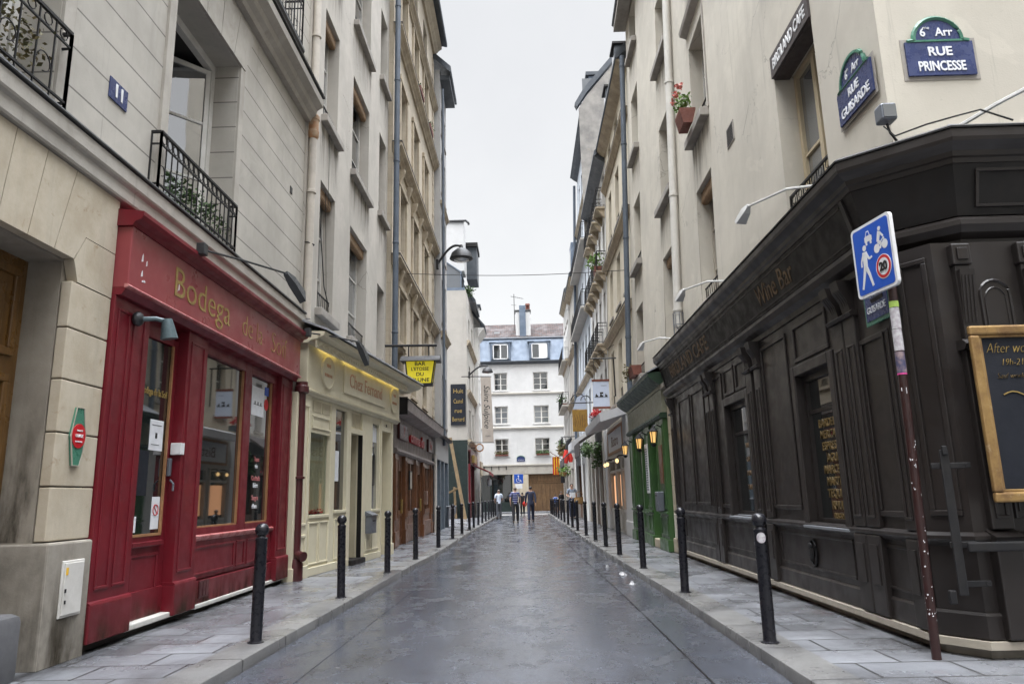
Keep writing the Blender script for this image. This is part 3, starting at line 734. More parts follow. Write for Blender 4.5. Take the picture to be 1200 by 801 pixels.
# door
D = FL(-4.30)
b = MB(D); b.box(2.9, 6.05, -.08, 0, .12, 3.46); 
for s0, s1 in ((3.0,4.42),(4.52,5.92)):
    for z0, z1 in ((.25,1.0),(1.1,2.45),(2.6,3.36)):
        panel(b, D, s0, s1, z0, z1, 0., w=.07, dp=.03); b.box(s0+.16, s1-.16, -.01, .02, z0+.16, z1-.16, bev=.012)
b.build('oak_door', M['oak'], B)
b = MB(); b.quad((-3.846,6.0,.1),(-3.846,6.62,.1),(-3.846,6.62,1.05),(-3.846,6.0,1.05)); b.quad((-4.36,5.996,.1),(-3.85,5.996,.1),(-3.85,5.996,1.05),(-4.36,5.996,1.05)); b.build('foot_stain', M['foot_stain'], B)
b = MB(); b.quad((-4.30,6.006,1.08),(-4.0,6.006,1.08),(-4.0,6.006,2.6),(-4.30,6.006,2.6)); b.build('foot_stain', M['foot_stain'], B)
# items fixed on the pier
b = MB(F); b.box(6.19,6.49,.10,.118,.46,.915,bev=.006); b.box(6.21,6.47,.118,.128,.48,.895,bev=.004)
q = tag(b.build('utility_hatch', M['wframe'], loc=(-3.85,6.3,.6)), 'small off-white utility hatch on the foot of the stone pier', 'hatch')
b = MB(F); b.box(6.22,6.25,.128,.131,.80,.86); b.build('label', M['flag_yellow'], q)
b = MB(F); b.box(6.22,6.24,.128,.134,.66,.69); b.box(6.23,6.245,.128,.134,.57,.60); b.build('lock', M['iron'], q)
pl = tag(MB(F).poly([(6.235,1.70),(6.335,1.70),(6.395,1.95),(6.335,2.20),(6.235,2.20),(6.18,1.95)], .055, .075).build('restaurant_plaque', M['plate_green'], loc=(-3.9,6.28,1.95)), 'green hexagonal plaque with a round red badge on the stone pier', 'plaque')
b = MB(F)
for k in range(6): pass
hx = [(6.235,1.70),(6.335,1.70),(6.395,1.95),(6.335,2.20),(6.235,2.20),(6.18,1.95)]
b.tube([(s,.076,z) for s,z in hx], .007, 5, closed=True); b.build('plaque_rim', M['wframe_grey'], pl)
def disc(b, F, s, d, z, r, th=.004, n=28, sx=1.):
    b.poly([(s+r*sx*math.cos(2*PI*k/n), z+r*math.sin(2*PI*k/n)) for k in range(n)], d, d+th)
b = MB(F); disc(b, F, 6.287, .074, 1.955, .105, .008, sx=.9); bd = b.build('badge', M['sign_red'], pl)
text('GUIDE', .038, F, 6.287, .084, 1.955, M['white'], bd); text('TABLE DE', .02, F, 6.287, .084, 2.0, M['white'], bd); text('RESTAURANT', .016, F, 6.287, .084, 1.905, M['white'], bd)
b = MB(F); b.box(6.335,6.655,.0,.014,5.25,5.47,bev=.004)
pl = tag(b.build('number_plate', M['plate_blue'], loc=(-3.95,6.5,5.36)), 'blue house number plate reading 11 on the stone wall', 'plate')
text('11', .19, F, 6.495, .016, 5.36, M['white'], pl, bold=.006)
b = MB(ID); b.box(-4.28,-3.80,5.25,5.73,.08,.58,bev=.06)
tag(b.build('guard_stone', M['granite'], loc=(-4.,5.5,.1), smooth=True), 'grey granite guard stone at the foot of the oak door jamb', 'guard stone')
# plants behind the two railings
for (y, lab, mm, n) in ((8.3, 'leafy green plants in a trough behind the main balcony railing of the stone building', 'leaf', 420), (4.55, 'dry brownish bush behind the railing at the top left corner', 'leaf_dry', 420)):
    t = thing('balcony_plants', lab, 'plants', (-3.98, y, 4.66))
    b = MB(F); b.box(y-.75, y+.75, -.20, .0, 4.66, 4.78, bev=.01); b.build('trough', M['lead'], t)
    b = MB(F)
    for k in range(9): b.leaves((y-.7+.175*k, -.06, 4.98+random.uniform(-.06,.12) if mm == 'leaf' else 5.1), .17 if mm == 'leaf' else .24, n//5, .055)
    if mm == 'leaf_dry':
        for k in range(6): b.leaves((y+.1+.12*k, -.1, 5.45+.05*k), .2, 110, .055)
    b.build('foliage', M[mm], t)
# downpipe
t = thing('drainpipe', 'cream drainpipe with a rusty joint between the stone building and grey plaster house', 'drainpipe', (-3.85, 12.5, 4.6))
P_ = (-3.83, 12.58)
MB().tube([(P_[0],P_[1],4.55),(P_[0],P_[1],17.)], .075, 14).build('pipe', M['pipe_cream'], t, smooth=True)
for z in (6.95, 10.2, 8.95): MB().lathe((P_[0],P_[1],z), [(.08,0),(.095,.01),(.095,.06),(.08,.07)], 14).build('collar', M['pipe_cream'], t, smooth=True)
MB().lathe((P_[0],P_[1],8.05), [(.077,0),(.105,.05),(.11,.15),(.10,.16),(.10,.38),(.115,.39),(.115,.46),(.078,.5)], 14).build('rusty_joint', M['pipe_rust'], t, smooth=True)
b = MB(); b.tube([(P_[0]-.12,P_[1],6.0),(P_[0],P_[1]-.09,5.97),(P_[0]+.09,P_[1],5.95),(P_[0],P_[1]+.12,5.9),(P_[0]-.1,P_[1]+.3,5.86)], .012, 5); b.build('clamp', M['iron'], t)
t = thing('drainpipe', 'maroon lower drainpipe with a street spout, squeezed between red and cream shopfronts', 'drainpipe', (-3.78, 12.22, .1))
MB().tube([(-3.76,12.24,.42),(-3.76,12.24,3.15)], .07, 12).build('pipe', M['maroon'], t, smooth=True)
b = MB(); b.tube([(-3.76,12.24,.62),(-3.73,12.22,.52),(-3.66,12.16,.49),(-3.60,12.12,.48)], .07, 12, rs=[.07,.07,.07,.08]); b.lathe((-3.76,12.24,.1), [(.12,0),(.12,.25),(.09,.34)], 12); b.build('spout', M['maroon'], t, smooth=True)
b = MB(); b.lathe((-3.76,12.24,3.15), [(.09,0),(.12,.02),(.12,.12),(.10,.14),(.10,.2)], 12); b.build('collar', M['maroon'], t, smooth=True); b = MB(); b.lathe((-3.76,12.24,1.72), [(.088,0),(.10,.005),(.10,.035),(.088,.04)],12); b.build('collar', M['maroon'], t, smooth=True)

# ---- red shopfront
F = FL(-3.95)
S = thing('red_shopfront', 'dark red wooden shopfront of a bodega with faded gold lettering', 'shopfront', (-3.9, 9.3, .1))
b = MB(F); b.box(6.63, 12.05, -.12, .20, 3.40, 4.02, bev=.01); fa = b.build('fascia', M['red_fascia'], S)
text('Bodega', .48, F, 8.28, .203, 3.72, M['gold'], fa, squeeze=1.1, ext=.003, bold=-.003); text('de la', .42, F, 9.85, .203, 3.70, M['gold_worn'], fa, squeeze=1.0, ext=.003, bold=-.006); text('Soif', .46, F, 10.95, .203, 3.70, M['gold_worn'], fa, squeeze=1.05, ext=.003, bold=-.008)
b = MB(F)
for s, z, w, h in ((6.83,3.72,.03,.09),(6.92,3.70,.02,.06),(6.86,3.52,.07,.03),(6.84,3.57,.03,.07),(7.55,3.62,.05,.05),(7.62,3.65,.025,.09)):
    b.poly([(s,z),(s+w,z+.01),(s+w*.8,z+h),(s+w*.3,z+h*.7)], .199, .2035)
b.build('paint_chip', M['white'], fa)
b = MB(F); b.prof([(-.1,4.02),(.21,4.02),(.23,4.06),(.29,4.08),(.31,4.12),(.31,4.16),(-.1,4.21)], 6.60, 12.12); b.build('cornice', M['red'], S)
b = MB(F); b.prof([(.18,3.39),(.215,3.395),(.225,3.41),(.215,3.425),(.18,3.43)], 6.60, 12.08); b.build('lower_moulding', M['red_edge'], S)
b = MB(F); b.prof([(-.1,3.33),(.14,3.33),(.16,3.36),(.19,3.40),(-.1,3.40)], 6.63, 12.05); b.build('soffit', M['red'], S)
for a, c in ((6.63,7.30),(8.20,8.72),(11.50,12.05)):
    b = MB(F); w = c-a
    b.box(a, c, -.10, .09, .52, 3.33, bev=.006); b.box(a-.012, c+.012, -.10, .125, .18, .50, bev=.01); b.prof([(-.1,.50),(.125,.50),(.115,.52),(.09,.53),(-.1,.53)], a-.012, c+.012)
    n = 2 if w > .6 else 1
    for k in range(n):
        x0 = a+.07+k*(w-.1)/n; x1 = x0+(w-.1)/n-.06
        panel(b, F, x0, x1, .62, 3.22, .09, w=.03, dp=.012)
    b.build('pilaster', M['red'], S)
# door
b = MB(F)
for bx in ((7.31,7.46,.30,3.20),(8.10,8.20,.30,3.20)): b.box(bx[0], bx[1], -.16, -.03, bx[2], bx[3], bev=.005)
b.box(7.46,8.10,-.16,-.03,.30,1.04,bev=.004); b.box(7.46,8.10,-.16,-.03,3.12,3.33,bev=.004)
panel(b, F, 7.50, 8.06, .36, .86, -.03, w=.03, dp=.012); b.box(7.46,8.10,-.03,.01,.93,.985,bev=.01); b.box(7.31,8.2,-.16,-.01,.22,.50,bev=.004)
dr = b.build('door', M['red'], S)
MB(F).box(7.47,8.09,-.07,-.055,1.05,3.11).build('pane', M['shopglass'], dr)
b = MB(F)
for bx in ((7.455,7.475),(8.08,8.105)): b.box(bx[0],bx[1],-.05,-.024,1.05,3.12)
b.box(7.46,8.10,-.05,-.024,1.035,1.06); b.build('glazing_bead', M['tan'], dr)
b = MB(F); b.box(8.12,8.17,-.03,.01,1.66,1.86,bev=.01); b.tube([(8.14,.01,1.62),(8.14,.05,1.58),(8.14,.05,1.5)], .012, 6); b.build('handle', M['grey_metal'], dr)
MB(F).box(8.16,8.25,-.02,.10,1.90,2.03,bev=.005).build('keypad', M['white'], dr)
text('Bodega de la Soif', .11, F, 7.78, -.052, 2.55, M['gold'], dr, squeeze=.72)
for (s0,s1,z0,z1,nm) in ((7.74,8.03,1.93,2.26,'paper_notice'),(7.90,8.07,1.10,1.44,'no_smoking_notice'),(7.49,7.60,1.08,1.24,'paper_notice')):
    nb = MB(F); nb.box(s0,s1,-.054,-.050,z0,z1); no = nb.build(nm, M['paper'], dr)
    if nm == 'no_smoking_notice':
        rb = MB(F); c = ((s0+s1)/2,(z0+z1)/2+.03)
        rb.tube([(c[0]+.055*math.cos(q),-.048,c[1]+.055*math.sin(q)) for q in [2*PI*k/20 for k in range(20)]], .006, 4, closed=True); rb.tube([(c[0]-.04,-.048,c[1]+.04),(c[0]+.04,-.048,c[1]-.04)], .005, 4); rb.build('ban_ring', M['sign_red'], no)
    elif s1-s0 > .2:
        rb = MB(F); rb.box(7.86,7.90,-.049,-.047,2.06,2.12); rb.box(7.78,7.98,-.049,-.047,2.2,2.205); rb.box(7.78,7.95,-.049,-.047,1.99,1.995); rb.build('print', M['sign_black'], no)
nb = MB(F); nb.box(7.55,7.76,-.054,-.050,1.45,1.92); nb.build('menu_board', M['board'], dr)
# window
b = MB(F); b.box(8.72,8.86,-.13,.02,.98,3.33); b.box(10.15,10.41,-.13,.02,.98,3.33,bev=.01); b.box(11.32,11.50,-.13,.02,.98,3.33); b.box(8.86,10.15,-.13,.02,3.19,3.33); b.box(10.41,11.32,-.13,.02,3.19,3.33); b.box(8.86,10.15,-.13,.02,.98,1.07); b.box(10.41,11.32,-.13,.02,.98,1.07)
wn = b.build('window', M['red'], S)
for a, c in ((8.86,10.15),(10.41,11.32)):
    MB(F).box(a, c, -.045, -.03, 1.07, 3.19).build('pane', M['shopglass'], wn)
    b = MB(F); b.box(a,a+.02,-.03,.0,1.07,3.19); b.box(c-.02,c,-.03,.0,1.07,3.19); b.box(a,c,-.03,.0,1.07,1.09); b.build('glazing_bead', M['tan'], wn)
b = MB(F); b.prof([(-.1,.92),(.03,.92),(.055,.95),(.06,.975),(.03,.99),(-.1,.99)], 8.72, 11.50); b.build('sill', M['red_edge'], wn)
b = MB(F); b.box(8.72,11.50,-.13,.02,.48,.92); b.box(8.72,11.50,-.13,.05,.20,.46,bev=.008)
for a, c in ((8.80,10.05),(10.12,10.42),(10.50,11.42)): panel(b, F, a, c, .52, .86, .02, w=.03, dp=.012)
b.build('stall_riser', M['red'], S)
b = MB(F); b.box(8.95,9.22,.045,.062,.26,.46,bev=.003)
for k in range(3): b.box(8.965+.085*k,9.03+.085*k,.06,.066,.28,.44)
b.build('vent_grille', M['maroon'], S)
b = MB(F); b.box(7.30,8.62,-.16,.09,.165,.225,bev=.012); b.box(8.85,12.06,-.1,.075,.15,.20,bev=.01); b.build('threshold', M['wframe'], S)
b = MB(F)
for q0, q1, dd in ((6.62,7.31,.1265),(7.31,8.19,-.005),(8.19,8.73,.1265),(8.73,11.49,.0545),(11.49,12.06,.1265)): b.quad((q0,dd,.19),(q1,dd,.19),(q1,dd,.5),(q0,dd,.5))
b.build('splash_stain', M['foot_stain'], S)
b = MB(F); b.box(6.63,12.06,-.2,.0,.05,.2); b.build('footing', M['interior'], S)
b = MB(F); b.box(10.55,11.05,-.029,-.026,2.62,3.05); ps = b.build('poster', M['paper'], wn)
b = MB(F); b.box(10.62,10.98,-.0255,-.024,2.78,2.79); 
for k in range(3): b.box(10.66+.12*k,10.70+.12*k,-.0255,-.024,2.79,2.83)
b.build('print', M['sign_black'], ps)
b = MB(F); disc(b, F, 11.16, -.0295, 2.83, .09, .004); b.build('round_sticker', M['sign_red'], wn)
b = MB(F); b.box(11.08,11.24,-.0295,-.026,2.97,3.1); b.build('square_sticker', M['sign_blue'], wn)
for k, (tt, z) in enumerate((('Tapas',1.98),('vin',1.88),('Cocktails',1.70),('bière',1.60),('Sangria',1.42),('rhum',1.30))): text(tt, .10, F, 10.86, -.027, z, M['red_edge'] if k%2==0 else M['paper'], wn, squeeze=.9)
# lamps over the shop
def arm_lamp(loc_pts, head_dir, m, label, name='shop_spotlight', r=.014):
    p0 = Vector(loc_pts[0]); t = thing(name, label, 'lamp', p0)
    MB().tube(loc_pts, r, 6, raw=True).build('arm', m, t)
    b = MB(); n = (Vector(loc_pts[1])-Vector(loc_pts[0])).normalized(); b.box(p0.x-.05, p0.x+.05, p0.y-.05, p0.y+.05, p0.z-.07, p0.z+.07, bev=.01); b.build('wall_bracket', m, t)
    b = MB(); e = Vector(loc_pts[-1]); h = Vector(head_dir); L = h.length; a = h.normalized(); x = a.cross(Vector((0,1,.2))).normalized(); y = a.cross(x)
    def P(u, v, w): return e + a*u + x*v + y*w
    A = [P(0,-.03,-.03),P(0,.03,-.03),P(0,.03,.03),P(0,-.03,.03)]; Q = [P(L*.35,-.06,-.07),P(L*.35,.06,-.07),P(L*.35,.05,.07),P(L*.35,-.05,.07)]; Z = [P(L,-.075,-.10),P(L,.045,-.10),P(L,.03,.10),P(L,-.06,.10)]
    R = [[b.bm.verts.new(p) for p in r_] for r_ in (A, Q, Z)]
    for i in range(2):
        for k in range(4): b.face([R[i][k], R[i][(k+1)%4], R[i+1][(k+1)%4], R[i+1][k]])
    b.face(R[0]); b.face(R[2][::-1]); b.build('lamp_head', m, t); return t
arm_lamp([(-3.62,7.85,4.20),(-3.40,8.6,4.30),(-3.12,9.25,4.34)], (.12,.42,-.22), M['lampbody'], 'black arm spotlight over the gold Bodega lettering of the red fascia')
arm_lamp([(-3.62,12.0,4.16),(-3.35,12.6,4.22),(-3.05,13.2,4.24)], (.10,.45,-.30), M['lampbody'], 'black arm spotlight at the corner between red and cream shopfronts')
t = thing('wall_spotlight', 'verdigris grey spotlight under the red fascia beside the bodega door', 'lamp', (-3.85, 6.98, 3.16))
MB().ball((-3.81,6.97,3.17), .075, .7, 1, 1).build('wall_mount', M['lampbody'], t, smooth=True)
b = MB(); b.tube([(-3.78,6.98,3.17),(-3.68,7.06,3.19),(-3.62,7.12,3.18)], .024, 8); b.build('arm', M['lampgrey'], t, smooth=True)
b = MB(); b.tube([(-3.60,7.13,3.20),(-3.59,7.14,3.12),(-3.575,7.155,3.0)], .06, 14, rs=[.05,.065,.085]); b.build('lamp_head', M['lampgrey'], t, smooth=True)

# ---- grey plaster house above the cream shopfront
F = FL(-3.9)
B = thing('plaster_house', 'weathered grey plaster house with deep bare windows above the cream shopfront', 'house', (-3.9, 16.5, 0))
hs = []
for (a, c) in ((13.42,14.55),(15.92,17.75)):
    for (z0, z1) in ((4.95,7.62),(8.98,11.5),(12.95,15.5),(16.8,19.3)): hs.append((a,c,z0,z1))
for (z0, z1) in ((5.05,7.18),(9.25,11.7),(13.45,15.75),(17.2,19.5)): hs.append((19.12,20.12,z0,z1))
wall('wall', F, 12.5, 20.42, 4.2, 21., hs, M['plaster_grey'], B, depth=.34)
for i, h in enumerate(hs):
    nar = h[1]-h[0] < 1.05
    win(F, B, *h, depth=.30, frame='wframe_grey' if i % 4 == 3 else 'wframe', pane=('glass','glass_sky','glass')[i % 3], rows=3 if not nar else 2, cols=1 if nar else 2, blind=not nar and i not in (2,6), guard=(not nar), fw=.05, sh=.14, sd=.14)
b = MB(F)
b.tube([(13.95,-.2,7.6),(14.1,-.06,5.6),(14.2,.02,5.2)], .012, 5); b.tube([(14.0,-.06,7.6),(14.0,.02,5.3)], .006, 4); b.tube([(13.9,.02,9.0),(13.88,.03,8.2),(13.9,.03,7.2)], .005, 4); b.build('hanging_cable', M['iron'], B)
b = MB(FL(-4.3)); b.quad((12.5,0,0),(20.42,0,0),(20.42,0,4.2),(12.5,0,4.2)); b.quad((12.5,-.1,0),(12.5,.35,0),(12.5,.35,4.2),(12.5,-.1,4.2)); b.build('ground_wall', M['plaster_grey'], B)
t = thing('drainpipe', 'blue grey drainpipe down the edge between plaster house and ochre stone house', 'drainpipe', (-3.6, 20.3, 4.))
MB().tube([(-3.60,20.25,3.9),(-3.60,20.25,22.)], .085, 12).build('pipe', M['pipe_blue'], t, smooth=True)
for z in (6.0, 8.7, 11.3, 14., 16.6): MB().lathe((-3.60,20.25,z), [(.087,0),(.10,.01),(.10,.06),(.087,.07)], 12).build('collar', M['pipe_blue'], t, smooth=True)

# ---- cream shopfront (slightly skew)
a0 = math.atan2(.60, 5.2); F = Fr((-3.85,12.36), (math.sin(a0), math.cos(a0)), (math.cos(a0), -math.sin(a0)))
F = Fr((-3.85,12.1), (math.sin(a0), math.cos(a0)), (math.cos(a0), -math.sin(a0)))
S = thing('cream_shopfront', 'cream wooden restaurant front with oval emblems and pink lettering', 'shopfront', (-3.5, 15., .1))
b = MB(F); b.box(.30,5.95,-.10,.10,3.27,4.06,bev=.01); fa = b.build('fascia', M['cream'], S)
b = MB(F); b.box(2.02,4.72,.10,.13,3.42,3.98,bev=.012); pn = b.build('name_panel', M['cream'], fa)
text('Chez Fernand', .40, F, 3.37, .133, 3.70, M['pink_letter'], pn, squeeze=.95)
for s in (1.18, 5.42):
    b = MB(F); disc(b, F, s, .10, 3.68, .30, .03, sx=1.0); ov = b.build('oval_emblem', M['cream'], fa)
    b = MB(F); b.tube([(s+.29*math.cos(q),.13,3.68+.29*math.sin(q)) for q in [2*PI*k/24 for k in range(24)]], .012, 5, closed=True); b.build('emblem_rim', M['cream'], ov)
    text('VINS', .10, F, s, .133, 3.80, M['pink_letter'], ov); text('BOISSONS', .085, F, s, .133, 3.62, M['pink_letter'], ov, squeeze=.9)
b = MB(F); b.prof([(-.1,4.06),(.12,4.06),(.16,4.10),(.30,4.13),(.40,4.17),(.42,4.22),(.42,4.25),(-.1,4.27)], .22, 6.9)
b.box(.24,6.0,.25,.275,3.97,4.12)
for k in range(42): b.box(.34+.135*k, .40+.135*k, .255, .30, 4.015, 4.06)
b.build('cornice', M['cream'], S)
b = MB(F); b.prof([(-.42,4.62),(.455,4.262),(.46,4.28),(.455,4.30),(-.42,4.66)], .2, 6.95); b.build('zinc_cover', M['zinc_pale'], S)
b = MB(F); b.prof([(-.1,3.17),(.06,3.17),(.08,3.20),(.12,3.22),(.13,3.25),(.10,3.27),(-.1,3.28)], .30, 5.95); b.build('lower_moulding', M['cream'], S)
b = MB(F)
b.box(.02,.60,-.1,.06,.08,3.17,bev=.01); panel(b, F, .1,.52,.95,3.0,.06); panel(b, F, .1,.52,.35,.8,.06); b.box(.0,.62,-.1,.09,.08,.30,bev=.01); b.build('pilaster', M['cream'], S)
b = MB(F); b.box(5.50,5.62,-.4,.05,.08,3.17,bev=.01); b.box(5.45,5.66,-.4,.08,.08,.35,bev=.01); b.box(4.66,4.74,-.4,.05,.1,3.17); b.build('pilaster', M['cream'], S)
# first window bay
b = MB(F)
b.box(.60,.72,-.1,.02,.1,3.17); b.box(1.62,1.84,-.1,.04,.1,3.17,bev=.008); b.box(.72,1.62,-.1,.02,2.55,3.17); b.box(.72,1.62,-.1,.02,.1,1.10)
b.box(.72,1.62,.02,.045,1.06,1.12,bev=.008); panel(b,F,.72,1.16,.28,1.0,.02,w=.03); panel(b,F,1.20,1.62,.28,1.0,.02,w=.03); panel(b,F,.74,1.60,2.62,2.86,.02,w=.035); b.box(.6,1.84,.02,.06,.1,.24,bev=.01)
f1 = b.build('window', M['cream'], S)
MB(F).box(.72,1.62,-.05,-.04,1.10,2.55).build('pane', M['clear'], f1)
b = MB(F)
for a, c in ((.76,1.14),(1.2,1.58)): b.box(a,c,.02,.026,2.92,3.12)
b.build('mesh_panel', M['cream_dark'], f1)
b = MB(F); n = 40
for i in range(n):
    s0 = .62+1.2*i/n; s1 = .62+1.2*(i+1)/n; w0 = -.32-.05*math.sin(i*1.3); w1 = -.32-.05*math.sin((i+1)*1.3)
    if i > 0: v0 = -.09+(w0+.32)*.4; v1 = -.09+(w1+.32)*.4; b.quad((s0,v0,1.16),(s1,v1,1.16),(s1,v1,2.6),(s0,v0,2.6))
b.quad((.4,-.75,.9),(2.0,-.75,.9),(2.0,-.75,2.7),(.4,-.75,2.7)); b.build('curtain', M['curtain'], f1)
b = MB(F); b.box(.5,1.95,-.8,-.06,1.06,1.12); b.build('window_shelf', M['brown'], f1)
b = MB(F)
for k in range(11): b.leaves((.78+.08*k,-.095,1.17), .04, 14, .05)
b.build('shelf_flowers', M['petal_red'], f1)
# second window (narrow, dark), door, third window, side door
b = MB(F); b.box(1.84,1.90,-.1,.02,.1,3.17); b.box(2.52,2.66,-.1,.03,.1,3.17,bev=.008); b.box(1.90,2.52,-.1,.02,.1,1.16); b.box(1.90,2.52,-.1,.02,3.10,3.17); panel(b,F,1.93,2.2,.28,1.02,.02,w=.03); panel(b,F,2.24,2.5,.28,1.02,.02,w=.03); b.box(1.84,2.66,.02,.06,.1,.24,bev=.01); b.box(1.88,2.54,.02,.05,1.12,1.18,bev=.008)
f2 = b.build('window', M['cream'], S); MB(F).box(1.90,2.52,-.05,-.04,1.16,3.10).build('pane', M['shopglass'], f2)
MB(F).box(2.05,2.24,-.038,-.034,1.72,2.30).build('menu_sheet', M['paper'], f2)
b = MB(F); b.box(2.66,2.74,-.1,.03,.2,3.17); b.box(3.44,3.62,-.1,.03,.2,3.17,bev=.006); b.box(2.74,3.44,-.1,.03,2.70,2.80); b.box(2.74,3.44,-.1,-.02,2.80,3.17)
dr = b.build('doorway', M['cream'], S)
b = MB(F)
for a, c in ((2.78,3.06),(3.10,3.40)): b.box(a,c,-.02,-.012,2.84,3.12)
b.build('mesh_panel', M['cream_dark'], dr)
b = MB(F); b.quad((2.74,-.1,.2),(2.74,-.85,.2),(2.74,-.85,2.7),(2.74,-.1,2.7)); b.quad((3.44,-.1,.2),(3.44,-.85,.2),(3.44,-.85,2.7),(3.44,-.1,2.7)); b.quad((2.74,-.85,.2),(3.44,-.85,.2),(3.44,-.85,2.7),(2.74,-.85,2.7)); b.quad((2.74,-.1,2.7),(3.44,-.1,2.7),(3.44,-.85,2.7),(2.74,-.85,2.7)); b.build('door_lining', M['cream_dark'], dr)
b = MB(F); b.box(2.66,3.5,-.85,.12,.08,.2,bev=.01); b.build('door_step', M['black_dull'], dr)
MB(F).box(3.42,3.435,-.06,.034,.2,2.7).build('door_leaf_edge', M['black_dull'], dr)
b = MB(F); b.box(3.62,3.64,-.1,.03,.1,3.17); b.box(3.64,4.66,-.1,.03,.1,1.12); b.box(3.64,4.10,-.1,.03,1.12,3.17); b.box(4.10,4.58,-.1,.03,3.02,3.17); b.box(4.58,4.66,-.1,.03,1.12,3.17); panel(b,F,3.70,4.05,.3,.55,.03,w=.03); panel(b,F,4.12,4.6,.3,1.02,.03,w=.03); b.box(3.62,4.72,.03,.06,.1,.24,bev=.01); b.box(4.06,4.64,.03,.06,1.10,1.16,bev=.008)
f3 = b.build('window', M['cream'], S); MB(F).box(4.10,4.58,-.04,-.03,1.12,3.02).build('pane', M['glass_sky'], f3)
b = MB(F); disc(b, F, 4.36, -.028, 2.02, .36, .01, sx=.5); b.build('oval_mirror', M['shopglass'], f3)
MB(F).box(4.14,4.54,-.028,-.024,2.62,2.95).build('paper_notice', M['paper'], f3)
b = MB(F); b.box(4.74,5.50,-.42,-.36,.14,2.92); panel(b,F,4.8,5.44,.3,1.3,-.36); panel(b,F,4.8,5.44,1.45,2.8,-.36); b.box(4.74,5.50,-.36,.03,2.92,3.17); b.build('side_door', M['cream'], S)
text('2B', .09, F, 5.1, .033, 3.05, M['sign_black'], S)
t = thing('letterbox', 'grey metal letterbox with sloped lid beside the cream restaurant doorway', 'letterbox', F.pt(3.86,.06,.65))
b = MB(F); b.box(3.70,4.04,.03,.17,.66,1.02,bev=.01); b.build('body', M['grey_metal'], t)
b = MB(F); b.prof([(.03,1.02),(.19,1.02),(.19,1.04),(.03,1.12)], 3.68, 4.06); b.build('lid', M['grey_metal'], t)
MB(F).box(3.78,3.96,.17,.176,.90,.93).build('slot', M['iron'], t)
for s, lab in ((1.18,'over the near oval emblem'),(2.35,'over the word Chez'),(3.5,'over the middle of the name panel'),(4.5,'over the far end of the name panel'),(5.42,'over the far oval emblem')):
    b = MB(F); b.box(s-.42,s+.42,.145,.165,4.062,4.075)
    tag(b.build('strip_light', M['fasciaglow'], loc=F.pt(s,.2,4.)), 'small warm strip light under the cream cornice, '+lab, 'lamp', 'strip lights under the cream cornice')

# ---- ochre cut-stone house above the brown pub
F = FL(-3.75)
B = thing('ochre_house', 'ornate ochre stone house with moulded ledges and consoles above the brown pub', 'house', (-3.75, 25., 0))
Y0, Y1 = 20.42, 30.6
cols_ = [(21.55,22.75),(24.3,25.5),(27.1,28.3)]
floors = [(4.75,5.9),(6.1,7.65),(8.95,11.0),(12.5,14.7),(16.7,18.6),(19.6,21.2)]
hs = [(a,c,z0,z1) for a,c in cols_ for z0,z1 in floors]
wall('wall', F, Y0, Y1, 4.0, 22., hs, M['stone_ochre'], B, depth=.3)
for i, h in enumerate(hs):
    win(F, B, *h, depth=.28, frame='wframe_grey', pane=('glass','glass_sky','glass','glass_curtain')[i % 4], rows=3, sill=True, sillm='trim_ochre', fw=.05, sd=.06)
for z, pj, hh in ((8.12,.26,.34),(11.72,.28,.36),(15.85,.26,.34),(18.75,.22,.28),(21.7,.40,.5)):
    b = MB(F); cornice(b, Y0, Y1, z, pj, hh); b.build('ledge', M['trim_ochre'], B)
    b = MB(F); b.prof([(-.02,z+hh+.002),(pj+.012,z+hh-.004),(pj+.012,z+hh+.02),(-.02,z+hh+.03)], Y0-.02, Y1); b.build('ledge_flashing', M['lead'], B)
for (a, c) in cols_:
    for z0, z1 in ((8.95,11.0),(12.5,14.7),(6.1,7.65),(16.7,18.6)):
        b = MB(F)
        b.box(a-.20,a-.02,-.02,.07,z0-.2,z1+.06,bev=.008); b.box(c+.02,c+.20,-.02,.07,z0-.2,z1+.06,bev=.008); b.box(a-.24,c+.24,-.02,.09,z1+.07,z1+.24,bev=.01)
        if z0 in (8.95, 6.1):
            for s in (a-.11, c+.11): b.prof([(0,z1+.24),(.08,z1+.1),(.12,z1+.25),(.22,z1+.52),(.22,z1+.6),(0,z1+.6)], s-.09, s+.09)
            b.prof([(0,z1+.3),(.05,z1+.3),(.08,z1+.44),(.05,z1+.5),(0,z1+.5)], a, c)
        b.build('window_surround', M['trim_ochre'], B)
b = MB(F)
for k in range(46):
    z = 4.3+.37*k; b.box(Y1-.45-(.12 if k%2 else 0), Y1-.02, -.01, .035, z, z+.34, bev=.006)
b.build('quoins', M['stone_ochre'], B)
b = MB(F); b.prof([(-5.,24.6),(-2.2,24.4),(0.,22.2),(.40,22.22),(.62,22.16),(.66,22.2),(.66,22.36),(.1,22.5),(-2.2,24.6),(-5.,24.8)], Y0, Y1); b.build('roof', M['zinc_dark'], B)
for (s, z) in ((24.9,16.25),(27.7,16.25)):
    t = thing('flower_box', 'dark red flower box on the ochre house ledge, %s' % ('nearer the blue drainpipe' if s < 26 else 'farther down the street'), 'flower box', F.pt(s,.2,z))
    b = MB(F); b.box(s-.45,s+.45,.10,.30,z-.02,z+.2,bev=.02); b.build('box', M['terracotta'], t)
    b = MB(F)
    for k in range(5): b.leaves((s-.36+.18*k,.2,z+.26), .12, 30, .08)
    b.build('foliage', M['leaf'], t)
for zz, nm in ((16.8,'topmost'),):
    pass
